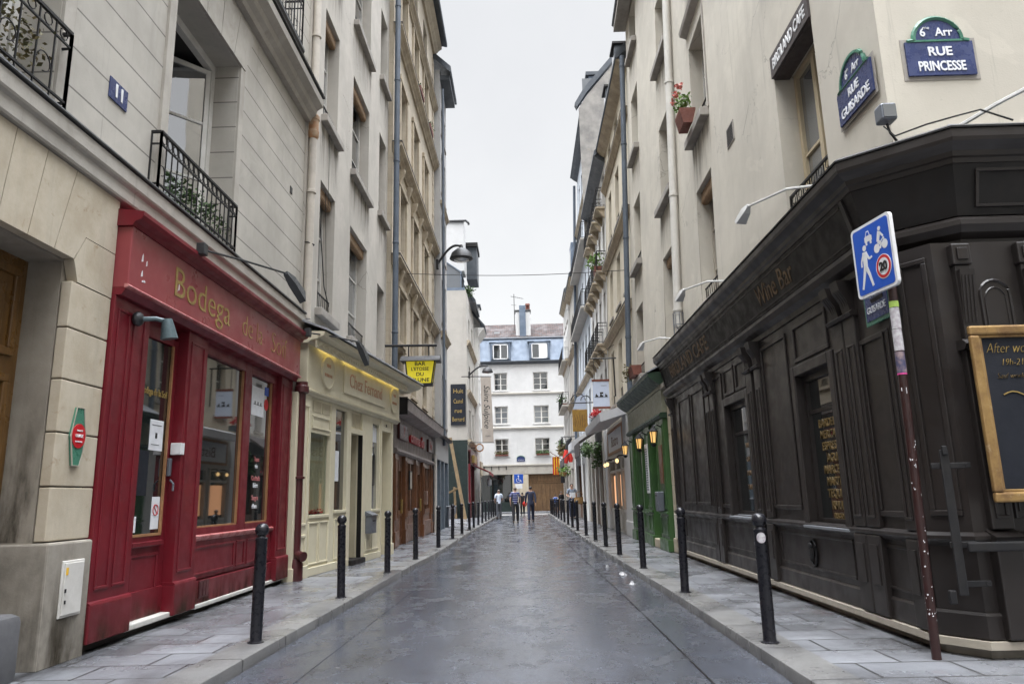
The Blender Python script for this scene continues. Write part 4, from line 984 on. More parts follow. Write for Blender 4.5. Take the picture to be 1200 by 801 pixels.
# brown pub front
F = FL(-3.5)
S = thing('brown_pub_front', 'brown varnished timber pub front with raised red lettering under a grey canopy', 'shopfront', (-3.6, 24., .1))
b = MB(F); b.box(19.75,28.0,-.3,.0,2.72,3.62,bev=.01); fa = b.build('fascia', M['taupe'], S)
b = MB(F); b.box(20.2,21.6,.0,.08,3.0,3.46,bev=.02); b.build('sign_block', M['maroon'], fa)
b = MB(F); b.box(26.4,27.6,.0,.08,3.0,3.46,bev=.02); b.build('sign_block', M['maroon'], fa)
text('P', .46, F, 20.95, .083, 3.23, M['red_edge'], fa); text('omme du', .50, F, 23.8, .02, 3.20, M['sign_red'], fa, ext=.05, squeeze=1.6, bold=.006); text('Bar', .42, F, 27.0, .083, 3.23, M['red_edge'], fa)
b = MB(F); b.prof([(-.3,3.62),(.0,3.62),(.40,3.70),(.42,3.98),(-.3,4.12)], 19.45, 28.3); b.build('canopy', M['taupe'], S)
b = MB(F); b.prof([(-.3,4.125),(.43,3.985),(.44,4.0),(-.3,4.18)], 19.4, 28.35); b.box(19.42,19.45,-.3,.41,3.58,4.05); b.build('canopy_cover', M['black_dull'], S)
b = MB(F); b.prof([(-.3,2.58),(.06,2.58),(.10,2.64),(.06,2.72),(-.3,2.72)], 19.75, 28.0); b.build('lower_moulding', M['taupe'], S)
for a, c, dd in ((19.78,20.35,0),(21.55,21.95,0),(23.6,24.0,0),(25.4,25.8,0),(27.45,28.0,0)):
    b = MB(F); b.box(a,c,-.3,.02,.1,2.58,bev=.01); panel(b,F,a+.06,c-.06,.8,2.45,.02,w=.04); b.box(a-.02,c+.02,-.3,.05,.1,.5,bev=.01); b.build('pilaster', M['brown'], S)
for (a, c, kind) in ((20.35,21.55,'door'),(21.95,23.6,'window'),(24.0,25.4,'door'),(25.8,27.45,'window')):
    b = MB(F)
    if kind == 'window':
        b.box(a,c,-.12,-.02,.1,1.0); b.box(a,a+.1,-.12,-.02,1.,2.58); b.box(c-.1,c,-.12,-.02,1.,2.58); b.box(a+.1,c-.1,-.12,-.02,2.42,2.58); b.box((a+c)/2-.05,(a+c)/2+.05,-.12,-.02,1.,2.42); panel(b,F,a+.1,c-.1,.2,.9,-.02,w=.06)
        w = b.build('window', M['brown'], S); MB(F).box(a+.1,c-.1,-.08,-.07,1.,2.42).build('pane', M['shopglass'], w)
        b = MB(F); b.box(a+.02,c-.02,-.02,.03,.14,.62,bev=.01); b.build('lower_panel', M['brown_pale'], w)
    else:
        b.box(a,a+.14,-.2,-.08,.1,2.58); b.box(c-.14,c,-.2,-.08,.1,2.58); b.box(a+.14,c-.14,-.2,-.08,.1,1.05); b.box(a+.14,c-.14,-.2,-.08,2.15,2.58); panel(b,F,a+.2,c-.2,.25,.95,-.08,w=.06)
        w = b.build('door', M['brown'], S); MB(F).box(a+.14,c-.14,-.15,-.14,1.05,2.15).build('pane', M['shopglass'], w)
        MB(F).box(c-.24,c-.18,-.08,-.02,.95,1.35,bev=.01).build('handle', M['gold'], w)
b = MB(F); b.box(22.1,22.5,.02,.07,1.62,2.18,bev=.01); q = tag(b.build('menu_case', M['iron'], loc=F.pt(22.3,.03,1.9)), 'dark framed menu case hung on the brown pub front', 'menu case')
MB(F).box(22.14,22.46,.07,.075,1.66,2.14).build('menu_sheet', M['wframe_grey'], q)
b = MB(F); b.box(25.45,25.72,.02,.14,1.15,1.6,bev=.015); tag(b.build('letterbox', M['brown_pale'], loc=F.pt(25.6,.05,1.4)), 'small brown letterbox on a pilaster of the brown pub', 'letterbox')
# yellow hanging pub sign
t = thing('hanging_pub_sign', 'yellow lit pub sign with black gothic lettering under a small black roof', 'sign', (-3.6, 19.3, 5.4))
MB().tube([(-3.7,19.3,5.44),(-2.28,19.3,5.42)], .035, 6).build('bracket', M['iron'], t)
for x in (-3.05,-2.50): MB().tube([(x,19.3,5.42),(x,19.3,5.10)], .02, 5).build('hanger', M['iron'], t)
b = MB(Fr((0,19.3),(1,0),(0,-1)))
b.poly([(-3.12,4.98),(-2.33,4.98),(-2.42,4.36),(-3.05,4.36)], -.10, .10)
bx = b.build('sign_box', M['yellow_box'], t)
FS = Fr((0,19.3),(1,0),(0,-1))
b = MB(FS)
for p, q in (((-3.12,4.98),(-3.05,4.36)),((-2.33,4.98),(-2.42,4.36)),((-3.08,4.36),(-2.39,4.36))):
    for d in (-.10,.10): b.tube([(p[0],d,p[1]),(q[0],d,q[1])], .024, 4)
b.box(-3.08,-2.39,-.12,.12,4.31,4.37); b.build('sign_frame', M['iron'], bx)
for tx, z, sz in (('BAR',4.90,.14),('L\'ETOSSE',4.76,.125),('DU',4.615,.13),('CLUNE',4.46,.14)):
    text(tx, sz, FS, -2.73, .102, z, M['sign_black'], bx, squeeze=1.15 if tx != 'L\'ETOSSE' else .95, bold=.003)
b = MB(Fr((0,19.3),(1,0),(0,-1))); b.prof([(-.26,4.97),(.26,4.97),(.24,5.02),(0,5.14),(-.24,5.02)], -3.25, -2.18); b.build('sign_roof', M['lead'], t)

# ---- grey house above the slate blue shop
F = FL(-3.45)
B = thing('grey_house', 'tall grey rendered house with a dark overhanging eave above the slate blue shop', 'house', (-3.45, 31.7, 0))
hs = [(a,c,z0,z1) for a,c in ((31.0,31.7),(32.2,32.8)) for z0,z1 in ((4.4,6.6),(8.9,10.9),(12.0,14.0),(15.0,17.0),(17.9,19.3))]
wall('wall', F, 30.6, 33.2, 3.4, 21.0, hs, M['plaster_dull'], B, depth=.25)
for i, h in enumerate(hs): win(F, B, *h, depth=.22, pane=('glass','glass_curtain','glass')[i % 3], fw=.04, sd=.05, guard=i % 2 == 0)
b = MB(F); cornice(b, 30.6, 33.25, 8.15, .2, .3); b.build('ledge', M['trim_ochre'], B); b = MB(F); cornice(b, 30.6, 33.25, 14.3, .14, .2); b.build('ledge', M['trim_ochre'], B)
b = MB(F); b.prof([(-5,23.4),(-1.6,22.8),(.50,20.75),(.55,20.8),(.53,21.05),(-1.6,23.1),(-5.,23.7)], 30.4, 33.35); b.build('roof', M['zinc_dark'], B)
b = MB(F); b.box(30.62,33.2,.0,.46,20.5,20.72); b.build('eave_soffit', M['zinc_dark'], B)
b = MB(); b.tube([(-3.32,30.62,3.5),(-3.32,30.62,20.)], .06, 8); tag(b.build('drainpipe', M['pipe_blue'], loc=(-3.32,30.62,3.4), smooth=True), 'thin grey drainpipe between ochre stone house and tall grey house', 'drainpipe')
# slate blue shop
F = FL(-3.40)
S = thing('slate_shopfront', 'slate blue wooden shopfront with narrow glazed doors past the brown pub', 'shopfront', (-3.5, 30., .1))
b = MB(F); b.box(28.05,32.9,-.4,.02,2.85,3.75,bev=.01); fa = b.build('fascia', M['plaster_dull'], S)
b = MB(F); b.prof([(-.4,3.75),(.16,3.75),(.20,3.86),(-.4,3.95)], 28.0, 33.0); b.build('canopy', M['black_dull'], S)
for a, c in ((28.05,28.5),(29.6,29.9),(31.0,31.3),(32.5,32.9)):
    b = MB(F); b.box(a,c,-.4,.03,.1,2.85,bev=.01); b.build('pilaster', M['slate_blue'], S)
for a, c in ((28.5,29.6),(29.9,31.0),(31.3,32.5)):
    b = MB(F); b.box(a,c,-.3,-.12,.1,.8); b.box(a,a+.1,-.3,-.12,.8,2.85); b.box(c-.1,c,-.3,-.12,.8,2.85); b.box(a+.1,c-.1,-.3,-.12,2.35,2.45); w = b.build('window', M['slate_blue'], S)
    MB(F).box(a+.1,c-.1,-.22,-.21,.8,2.85).build('pane', M['shopglass'], w)
    MB(F).box(a+.2,a+.55,-.2,-.195,1.7,2.2).build('paper_notice', M['paper'], w)
b = MB(F); b.tube([(28.02,.02,.1),(28.02,.02,3.0)], .06, 8); b.build('white_pipe', M['pipe_white'], S, smooth=True)
MB(F).box(32.0,33.0,.0,.35,.98,1.02,bev=.01).build('counter_shelf', M['zinc_pale'], S)

# ---- house across the recess: flank wall, hoarding, signboard
B = thing('beige_corner_house', 'beige house with a blank flank wall, dark green hoarding and a roof terrace skylight', 'house', (-3.5, 50., 0))
FK = Fr((0,46.),(1,0),(0,-1))
b = MB(); b.bm.faces.ensure_lookup_table()
F = FL(-3.5)
hs = [(a,c,z0,z1) for a,c in ((47.6,48.7),(50.5,51.6)) for z0,z1 in ((5.2,7.0),(8.4,10.),(11.6,13.2))]
wall('wall', F, 46., 53., 0., 14.6, hs, M['plaster_pale'], B, depth=.25, back=8.)
for i, h in enumerate(hs): win(F, B, *h, depth=.22, pane='glass' if i % 2 else 'glass_curtain', fw=.05, sd=.06, guard=i % 3 == 0)
for z in (4.6,7.75,11.0): b = MB(F); cornice(b, 46., 53., z, .22, .35); b.build('ledge', M['trim_ochre'], B)
b = MB(FK); b.box(-11.4,-3.51,.0,.012,4.9,14.7); b.build('flank_wall', M['plaster_flank'], B)
b = MB(FK); b.box(-11.4,-3.52,.013,.06,.1,4.9); b.build('hoarding', M['hoard'], B)
b = MB(F); b.prof([(-8.,16.9),(-1.3,16.9),(.25,14.6),(.45,14.6),(.45,14.75),(-1.2,17.1),(-8.,17.1)], 48.6, 53.1); b.build('roof', M['zinc_dark'], B)
b = MB(F); b.prof([(-8.,14.6),(-.1,14.6),(-.1,14.9),(-8.,14.9)], 46., 48.6); b.build('terrace', M['zinc'], B)
b = MB(F)
b.prof([(-3.2,14.9),(-.35,14.9),(-.35,16.0),(-1.6,16.9),(-3.2,16.9)], 46.1, 48.4); sk = b.build('skylight', M['glass_sky'], B)
b = MB(F)
for s in (46.08,48.42):
    b.tube([(s,-.35,14.9),(s,-.35,16.0),(s,-1.6,16.9),(s,-3.2,16.9)], .05, 4)
b.tube([(46.08,-.33,16.02),(48.42,-.33,16.02)], .05, 4); b.tube([(46.08,-1.6,16.92),(48.42,-1.6,16.92)], .05, 4); b.tube([(46.08,-1.9,14.9),(46.08,-1.9,16.9)], .035, 4); b.build('skylight_frame', M['zinc'], sk)
b = MB(); b.box(-7.2,-3.75,47.8,49.4,16.6,20.2,bev=.03); ch = b.build('chimney_stack', M['plaster_end'], B)
b = MB(); b.tube([(-4.4,47.75,20.25),(-3.6,47.75,20.25),(-3.45,47.75,20.1),(-3.4,47.75,19.95)], .09, 6); b.box(-7.3,-3.9,47.7,49.5,20.2,20.3); b.build('cap', M['lead'], ch)
b = MB(); b.box(-3.72,-2.98,49.5,51.6,16.5,18.9); d_ = b.build('dormer', M['zinc_dark'], B)
MB().box(-3.9,-2.9,49.3,51.8,18.9,19.2).build('dormer_roof', M['black_dull'], d_)
b = MB(); b.leaves((-3.5,48.3,15.3), .45, 220, .16); tag(b.build('terrace_shrub', M['leaf'], loc=(-3.5,48.3,14.9)), 'small green shrub on the roof terrace beside the glass skylight', 'shrub')
# signboard on the flank wall
SB = tag(MB(FK).box(-4.56,-3.60,.03,.09,5.85,8.46).build('signboard', M['board'], loc=(-4.1,45.9,5.85)), 'tall black green signboard with gold gothic lettering on the flank wall', 'sign')
for tx, z in (('Huit',8.0),('Castel',7.35),('rue',6.75),('Bernard',6.2)): text(tx, .40, FK, -4.08, .093, z, M['gold'], SB, squeeze=.6 if len(tx) > 4 else .9)
# timber prop
t = thing('timber_prop', 'raw timber beam propped against the dark green hoarding', 'beam', (-3.4, 44.6, .1))
b = MB(); b.tube([(-3.55,44.2,.05),(-4.55,45.4,5.0)], .14, 4); b.build('beam', M['timber'], t)
b = MB(); b.tube([(-4.2,45.2,.1),(-4.35,45.7,2.0)], .10, 4); b.tube([(-4.8,45.6,1.6),(-3.9,45.0,2.0)], .08, 4); b.build('brace', M['timber'], t)
b = MB(); b.box(-7.,-4.2,45.2,45.9,.1,.9,bev=.03); tag(b.build('planter_wall', M['granite'], loc=(-5.6,45.5,.1)), 'low grey block at the foot of the green hoarding', 'block')
# red shop on the beige house
F = FL(-3.45)
S = thing('red_cafe_front', 'far red cafe front with a small red awning and cream sign on the left side', 'shopfront', (-3.4, 49., .1))
b = MB(F); b.box(46.02,46.7,-.2,.08,.1,4.2,bev=.02); b.box(49.6,50.1,-.2,.08,.1,3.6,bev=.02); b.build('pilaster', M['red'], S)
b = MB(F); b.box(46.02,52.8,-.2,.12,3.4,4.3,bev=.02); fa = b.build('fascia', M['maroon'], S)
b = MB(F); b.box(46.9,49.2,.12,.3,3.5,4.0,bev=.03); b.build('sign_panel', M['gold'], fa)
b = MB(F); b.prof([(.12,3.45),(1.25,2.95),(1.25,2.75),(1.22,2.75),(1.22,2.92),(.12,3.40)], 47.6, 52.6); b.build('awning', M['awn_red'], S)
b = MB(F); b.box(46.7,49.6,-.2,-.05,.1,3.4); w = b.build('window', M['maroon'], S); MB(F).box(46.9,49.4,-.04,-.03,.9,3.2).build('pane', M['shopglass'], w)
b = MB(F); b.box(50.1,52.8,-.2,-.05,.1,3.4); w = b.build('window', M['plaster_yellow'], S); MB(F).box(50.4,52.5,-.04,-.03,.9,3.2).build('pane', M['shopglass'], w)
t = thing('round_sign', 'round tan rimmed pale sign sticking out above the far red awning', 'sign', (-2.9, 47.2, 4.3))
b = MB(); fk2 = Fr((0,47.6),(1,0),(0,-1)); b = MB(fk2); disc(b, fk2, -2.85, 0, 4.5, .27, .12); b.build('disc', M['tan'], t); b = MB(fk2); disc(b, fk2, -2.85, .121, 4.5, .19, .02); b.build('face', M['paper'], t); MB(fk2).box(-3.4,-2.75,.04,.09,4.48,4.53).build('bracket', M['iron'], t)
t = thing('wall_lantern', 'small white lantern hanging under the far red awning', 'lantern', (-2.6, 51.5, 2.4))
MB().lathe((-2.45,51.4,2.1), [(.10,0),(.16,.08),(.16,.42),(.05,.55),(.02,.7)], 8).build('glass', M['paper'], t); MB().tube([(-2.45,51.4,2.75),(-2.45,51.4,3.1)], .03, 5).build('hook', M['iron'], t)
# vertical banner
t = thing('vertical_banner', 'long beige vertical banner reading Saint Sulpice in black script', 'banner', (-2.2, 44., 8.5))
FB = Fr((0,44.0),(1,0),(0,-1))
b = MB(FB); b.poly([(-2.53,8.55),(-1.90,8.53),(-1.78,4.58),(-2.46,4.58)], -.03, .03); cl = b.build('cloth', M['banner'], t)
text('Saint Sulpice', .50, FB, -2.17, .032, 6.75, M['sign_black'], cl, vertical=True, squeeze=1.05, shear=.3); text('PARIS', .12, FB, -2.12, .032, 4.95, M['sign_black'], cl)
b = MB(); b.tube([(-3.7,44.,8.62),(-1.85,44.,8.58)], .03, 5); b.tube([(-3.6,44.,4.6),(-1.75,44.,4.55)], .02, 5); b.build('bracket', M['iron'], t)
# street lanterns on swan necks
def swan_lamp(x0, y, z, x1, label, k=1.):
    t = thing('street_lantern', label, 'street lamp', (x0, y, z))
    pts = []
    for i in range(13):
        q = i/12; xx = x0+(x1-x0)*q; zz = z+ (.85*k*math.sin(q*PI*.62))
        pts.append((xx, y, zz))
    L = pts[-1]
    b = MB(); b.tube(pts, .055, 7); b.box(x0-.05,x0+.05,y-.12,y+.12,z-.2,z+.2); b.build('swan_neck', M['iron'], t, smooth=True)
    MB().lathe((L[0],y,L[2]-.62*k), [(r_*k,z_*k) for r_,z_ in ((.40,0),(.52,.06),(.50,.12),(.42,.32),(.24,.48),(.10,.56),(.06,.70))], 18).build('lamp_shade', M['iron'], t, smooth=True)
    MB().lathe((L[0],y,L[2]-.70*k), [(r_*k,z_*k) for r_,z_ in ((.02,0),(.22,.03),(.33,.08),(.33,.10))], 14).build('globe', M['glass_sky'], t, smooth=True)
    return t
swan_lamp(-3.55, 30.3, 11.35, -2.5, 'black swan-neck street lantern high on the left, against the white sky')
swan_lamp(-3.3, 45.2, 8.9, -2.15, 'black swan-neck street lantern above the beige vertical banner', .68)
# ---- white house farthest on the left
F = FL(-3.2)
B = thing('white_house', 'narrow white house with small dormer, last on the left before the cross street', 'house', (-3.2, 54., 0))
hs = [(a,c,z0,z1) for a,c in ((53.8,54.6),) for z0,z1 in ((5.2,7.0),(8.2,10.),(11.2,12.8))]
wall('wall', F, 53., 55.5, 0., 13.8, hs, M['plaster_white'], B, depth=.2, back=8.)
for i, h in enumerate(hs): win(F, B, *h, depth=.18, fw=.05, sd=.05)
b = MB(F); b.prof([(-6,17.2),(-1.,15.6),(.55,13.8),(.55,13.95),(-1.,15.85),(-6.,17.4)], 52.9, 55.7); b.build('roof', M['zinc_dark'], B)
b = MB(F); b.prof([(.0,13.1),(.5,13.75),(.0,13.78)], 52.9, 55.7); b.build('eave_soffit', M['plaster_white'], B)
b = MB(F); b.box(53.6,54.8,-1.3,.1,14.2,15.6); dm = b.build('dormer', M['plaster_white'], B); MB(F).box(53.5,54.9,-1.4,.2,15.6,15.75).build('dormer_roof', M['zinc_dark'], dm)
b = MB(F); b.box(53.1,55.4,-.05,.1,2.9,3.9,bev=.02); b.build('shop_fascia', M['trim_ochre'], B)
b = MB(F); b.box(53.3,55.2,-.05,.04,.9,2.9); sw = b.build('shop_window', M['wframe_grey'], B); MB(F).box(53.45,55.05,.041,.05,1.0,2.8).build('pane', M['shopglass'], sw)

# ================================================================== END OF THE STREET
FE = Fr((0,62.),(1,0),(0,-1))
B = thing('white_end_building', 'white building closing the street, with blue zinc mansard and brown tiled roof', 'building', (0, 62., 0))
hs = []
wx = [(-8.3,-7.0),(-5.3,-4.0),(-2.40,-1.25),(.98,2.25),(4.5,5.8),(7.6,8.9)]
for a, c in wx:
    for z0, z1 in ((4.55+.15,6.15),(7.42,8.92),(10.28,11.82)): hs.append((a,c,z0,z1))
wall('wall', FE, -12., 12., 3.95, 12.75, hs, M['plaster_end'], B, depth=.22, back=8.)
for i, h in enumerate(hs): win(FE, B, *h, depth=.18, rows=3, pane=('glass','glass_sky','glass')[i % 3], fw=.07, sd=.05, sillm='plaster_end')
b = MB(FE); b.prof([(0,9.92),(.10,9.94),(.12,10.05),(0,10.1)], -12, 12); b.prof([(0,6.95),(.12,6.97),(.14,7.1),(0,7.16)], -12, 12); b.build('string_course', M['plaster_pale'], B)
b = MB(FE); cornice(b, -12, 12, 12.55, .30, .28); b.build('cornice', M['zinc_dark'], B)
# mansard with dormers
b = MB(FE); b.prof([(-.05,12.85),(-.75,15.0),(-8,15.0),(-8,12.85)], -12, 12)
for k in range(60):
    s = -11.9+.4*k; b.prof([(-.03,12.85),(-.72,15.0),(-.75,15.0),(-.06,12.85)], s, s+.05)
b.build('mansard', M['zinc'], B)
b = MB(FE); b.box(-12,12,-.85,-.62,15.0,15.09); b.build('mansard_flashing', M['zinc_pale'], B)
b = MB(FE); b.prof([(-.62,15.09),(-3.4,16.9),(-6.2,15.09)], -12, 12); b.build('tiled_roof', M['tiles'], B)
b = MB(FE); b.box(-2.35,-1.85,-1.55,-1.45,15.62,15.80); b.build('roof_light', M['glass_curtain'], B)
for a, c in ((-2.45,-1.12),(.92,2.3),(-5.4,-4.),(4.4,5.9)):
    b = MB(FE); b.box(a-.22,c+.22,-.9,-.02,12.95,14.55,bev=.02); b.prof([(-.9,14.55),(.04,14.55),(.0,14.70),(-.9,14.8)], a-.32, c+.32); b.tube([(a-.1,.0,13.0),(a-.1,.0,14.3),((a+c)/2-.3,.0,14.5),((a+c)/2+.3,.0,14.5),(c+.1,.0,14.3),(c+.1,.0,13.0)], .07, 5)
    d_ = b.build('dormer', M['zinc'], B)
    b = MB(FE); b.box(a,a+.08,-.05,.05,13.02,14.35); b.box(c-.08,c,-.05,.05,13.02,14.35); b.box(a,c,-.05,.05,13.02,13.1); b.box(a,c,-.05,.05,14.27,14.35); m_ = (a+c)/2; b.box(m_-.05,m_+.05,-.05,.055,13.02,14.35); b.build('dormer_window', M['white'], d_)
    MB(FE).box(a+.05,c-.05,-.04,.01,13.05,14.3).build('pane', M['glass'], d_)
    if a == .92: MB(FE).box(m_+.06,c-.09,.02,.045,13.1,14.26).build('shutter', M['white'], d_)
# chimney
t = thing('chimney', 'broad white chimney with a blue zinc front strip on the brown tiled roof', 'chimney', (.2, 63., 15.1))
b = MB(FE); b.box(-.40,.92,-2.0,-.95,15.05,17.5,bev=.03); b.build('stack', M['plaster_end'], t)
b = MB(FE); b.box(-.06,.50,-.95,-.80,15.05,18.05,bev=.02); b.build('zinc_strip', M['zinc'], t)
b = MB(FE); b.box(-.46,.98,-2.05,-.9,17.5,17.66,bev=.02); b.build('cap', M['lead'], t)
for x in (.62,.80): MB(FE).lathe((x,-1.5,17.66), [(.11,0),(.10,.5),(.13,.55),(.10,.7)], 10).build('chimney_pot', M['terracotta'], t, smooth=True)
t = thing('aerial', 'thin television aerial standing beside the zinc fronted chimney', 'aerial', (-.5, 63.2, 15.6))
MB().tube([(-.5,63.2,15.8),(-.5,63.2,19.2)], .03, 5).build('mast', M['iron'], t)
b = MB(); b.tube([(-.8,63.2,19.0),(.35,63.2,18.75)], .02, 4)
for k in range(6): b.tube([(-.7+.18*k,63.0,18.98-.04*k),(-.7+.18*k,63.4,18.98-.04*k)], .012, 4)
b.tube([(-.75,63.2,18.2),(-.3,63.2,18.15)], .015, 4); b.build('antenna', M['iron'], t)
# ground floor of the end building
b = MB(FE); b.box(-12,12,-.3,.10,3.15,3.95,bev=.02); b.box(-12,12,-.3,.16,3.85,3.99,bev=.02)
b.build('shop_band', M['stone_band'], B)
for q0, q1 in ((-1.0,.35),(-12.,-4.6),(4.6,12.)): MB(FE).box(q0,q1,-.5,.08,.1,3.15,bev=.02).build('stone_pier', M['stone_base'], B)
b = MB(FE); b.box(-4.6,-1.0,-.5,-.1,.1,.9); b.box(-4.6,-4.45,-.5,-.1,.9,3.15); b.box(-1.15,-1.,-.5,-.1,.9,3.15); b.box(-2.85,-2.75,-.5,-.1,.9,3.15); w = b.build('shop_window', M['hoard'], B)
MB(FE).box(-4.45,-1.15,-.3,-.28,.9,3.15).build('pane', M['shopglass'], w)
b = MB(FE)
for k in range(5): b.box(-4.+.62*k,-3.94+.62*k,.1,.3,3.55,3.85)
b.build('lamp_bracket', M['iron'], B)
b = MB(FE); b.box(.35,4.6,-.5,-.15,.1,3.15)
for k in range(12): b.box(.42+.345*k,.74+.345*k,-.15,-.12,.15,2.35,bev=.01)
b.box(.4,4.55,-.15,-.10,2.4,2.5); 
for k in range(6): b.box(.45+.7*k,1.05+.7*k,-.15,-.12,2.55,3.05,bev=.01)
b.build('garage_door', M['door_brown'], B)
b = MB(FE); pts = [(-.28+.36*math.cos(q)*-1, 4.42+.30*math.sin(q)) for q in [PI*k/10 for k in range(11)]]
b.poly([(-.60,4.22+.0),(.10,4.22),(.10,4.45)]+[( -.25+.35*math.cos(q),4.45+.24*math.sin(q)) for q in [PI*k/10 for k in range(1,10)]]+[(-.60,4.45)], .0, .03)
pl = tag(b.build('street_plate', M['plate_blue'], loc=(-.25,61.95,4.3)), 'arched blue street name plate low on the white end building', 'plate')
b = MB(FE); b.tube([(-.60,.035,4.45)]+[(-.25+.35*math.cos(q),.035,4.45+.24*math.sin(q)) for q in [PI-PI*k/10 for k in range(0,11)]], .025, 4); b.build('rim', M['plate_green'], pl)
text('RUE MABILLON', .09, FE, -.25, .033, 4.33, M['white'], pl, squeeze=.8)
for x, z in ((-1.85,4.70),(1.62,4.70)):
    t = thing('window_box', 'planter of green plants on a lower sill of the white end building, %s window' % ('left' if x < 0 else 'right'), 'window box', (x, 61.9, z))
    b = MB(FE); b.box(x-.55,x+.55,.0,.14,z,z+.14); b.build('box', M['terracotta'], t)
    b = MB(FE)
    for k in range(6): b.leaves((x-.45+.18*k,.07,z+.25), .16, 34, .12)
    b.build('foliage', M['leaf' if x > 0 else 'leaf_dry'], t)
# blue sign on a post
t = thing('traffic_sign', 'small blue square traffic sign with white wheelchair mark on a post by the end building', 'sign', (-.55, 58.6, 0))
MB().tube([(-.45,58.6,0),(-.45,58.6,3.0)], .04, 8).build('post', M['zinc_pale'], t, smooth=True)
FT = Fr((-.45,58.55),(1,0),(0,-1)); b = MB(FT); b.box(-.36,.36,0,.03,2.35,3.07,bev=.012); pl = b.build('plate', M['sign_blue'], t)
b = MB(FT); disc(b,FT,-.02,.031,2.92,.06,.004); b.tube([(.0,.034,2.84),(.0,.034,2.62),(.16,.034,2.62),(.2,.034,2.46)], .035, 4); b.tube([(-.02+.16*math.cos(q),.034,2.6+.16*math.sin(q)) for q in [1.9+4.2*k/12 for k in range(13)]], .025, 4); b.build('wheelchair_mark', M['white'], pl)
b = MB(FT); b.box(-.28,.28,0,.03,1.95,2.3,bev=.01); b.build('lower_plate', M['paper'], t)

# ================================================================== RIGHT SIDE
# ---- cream house above the cafe
F = FR(3.40)
B = thing('cream_corner_house', 'cream rendered corner house with deep windows above the black cafe', 'house', (3.4, 14., 0))
hs = []
for z0, z1 in ((4.62,6.95),(8.05,10.02),(11.78,13.5),(15.0,16.4)): hs.append((11.95,13.10,z0,z1))
for z0, z1 in ((4.6,6.8),(8.05,10.15),(11.75,13.6),(15.0,16.4)): hs.append((15.15,16.65,z0,z1))
for z0, z1 in ((4.55,6.63),(7.85,9.93),(11.4,13.46),(14.9,16.5)): hs.append((19.75,20.95,z0,z1))
hb = (7.37,8.62,4.30,6.62)
hs.append(hb); hs2 = [(7.37,8.62,8.2,10.2),(7.37,8.62,11.8,13.6)]
wall('wall', F, 6.07, 21.75, 3.3, 17., hs+hs2, M['plaster_cream'], B, depth=.34, back=7.)
for i, h in enumerate(hs[:-1]):
    hood = i in (1,)
    win(F, B, *h, depth=.30, frame='wframe' if i % 3 else 'wframe_grey', pane=('glass_curtain','glass_sky','glass')[i % 3], rows=3, blind=i in (0,4), guard=(i in (0,1,5,8,9)), fw=.05, sh=.15, sd=.16)
    if hood:
        b = MB(F); b.prof([(-.02,h[3]+.34),(.13,h[3]+.40),(.15,h[3]+.48),(-.02,h[3]+.52)], h[0]-.16, h[1]+.16); b.box(h[0]-.16,h[0]-.12,-.02,.02,h[2],h[3]+.4); b.build('window_hood', M['plaster_reveal'], B)
for h in hs2: win(F, B, *h, depth=.30, rows=3, blind=False, guard=True)
w_ = win(F, B, *hb, depth=.30, frame='curtain', pane='glass_sky', rows=2, sill=False, fw=.08)
rail(F, B, 7.39, 8.60, 4.31, -.04, h=.62, pitch=.2, ends=False, name='window_guard')
b = MB(F); b.box(7.36,8.63,.0,.03,6.60,6.90); b.box(7.36,8.63,-.2,.0,6.58,6.622); sp = b.build('cafe_name_board', M['name_brown'], B)
text('BIRDLAND CAFE', .21, F, 7.995, .032, 6.745, M['white'], sp, squeeze=.70, bold=.004)
b = MB(F)
for s in (15.6,): 
    for k in range(9): b.box(15.2,15.75,-.37,-.30,4.75+.2*k,4.87+.2*k)
b.build('slatted_shutter', M['shutter'], B)
b = MB(F); b.box(10.46,10.84,.0,.014,6.72,7.05,bev=.004); gv = b.build('vent_frame', M['plaster_reveal'], B)
b = MB(F)
for k in range(7): b.box(10.49,10.81,.012,.018,6.745+.042*k,6.77+.042*k)
b.build('vent_slats', M['iron'], gv)
b = MB(F); b.prof([(-7.,18.2),(-.6,17.6),(.42,16.75),(.46,16.8),(.44,17.0),(-.5,17.9),(-7.,18.5)], 6.0, 21.8); b.build('roof', M['zinc_dark'], B)
b = MB(F); b.box(6.0,21.8,.0,.40,16.55,16.75); b.build('eave_soffit', M['plaster_reveal'], B)
# flank of the corner house on the crossing street
FP = Fr((3.4,6.07),(1,0),(0,-1))
b = MB(FP); b.box(.3,4.,-.02,.10,4.30,4.44,bev=.02); b.build('mortar_fillet', M['plaster_end'], B)
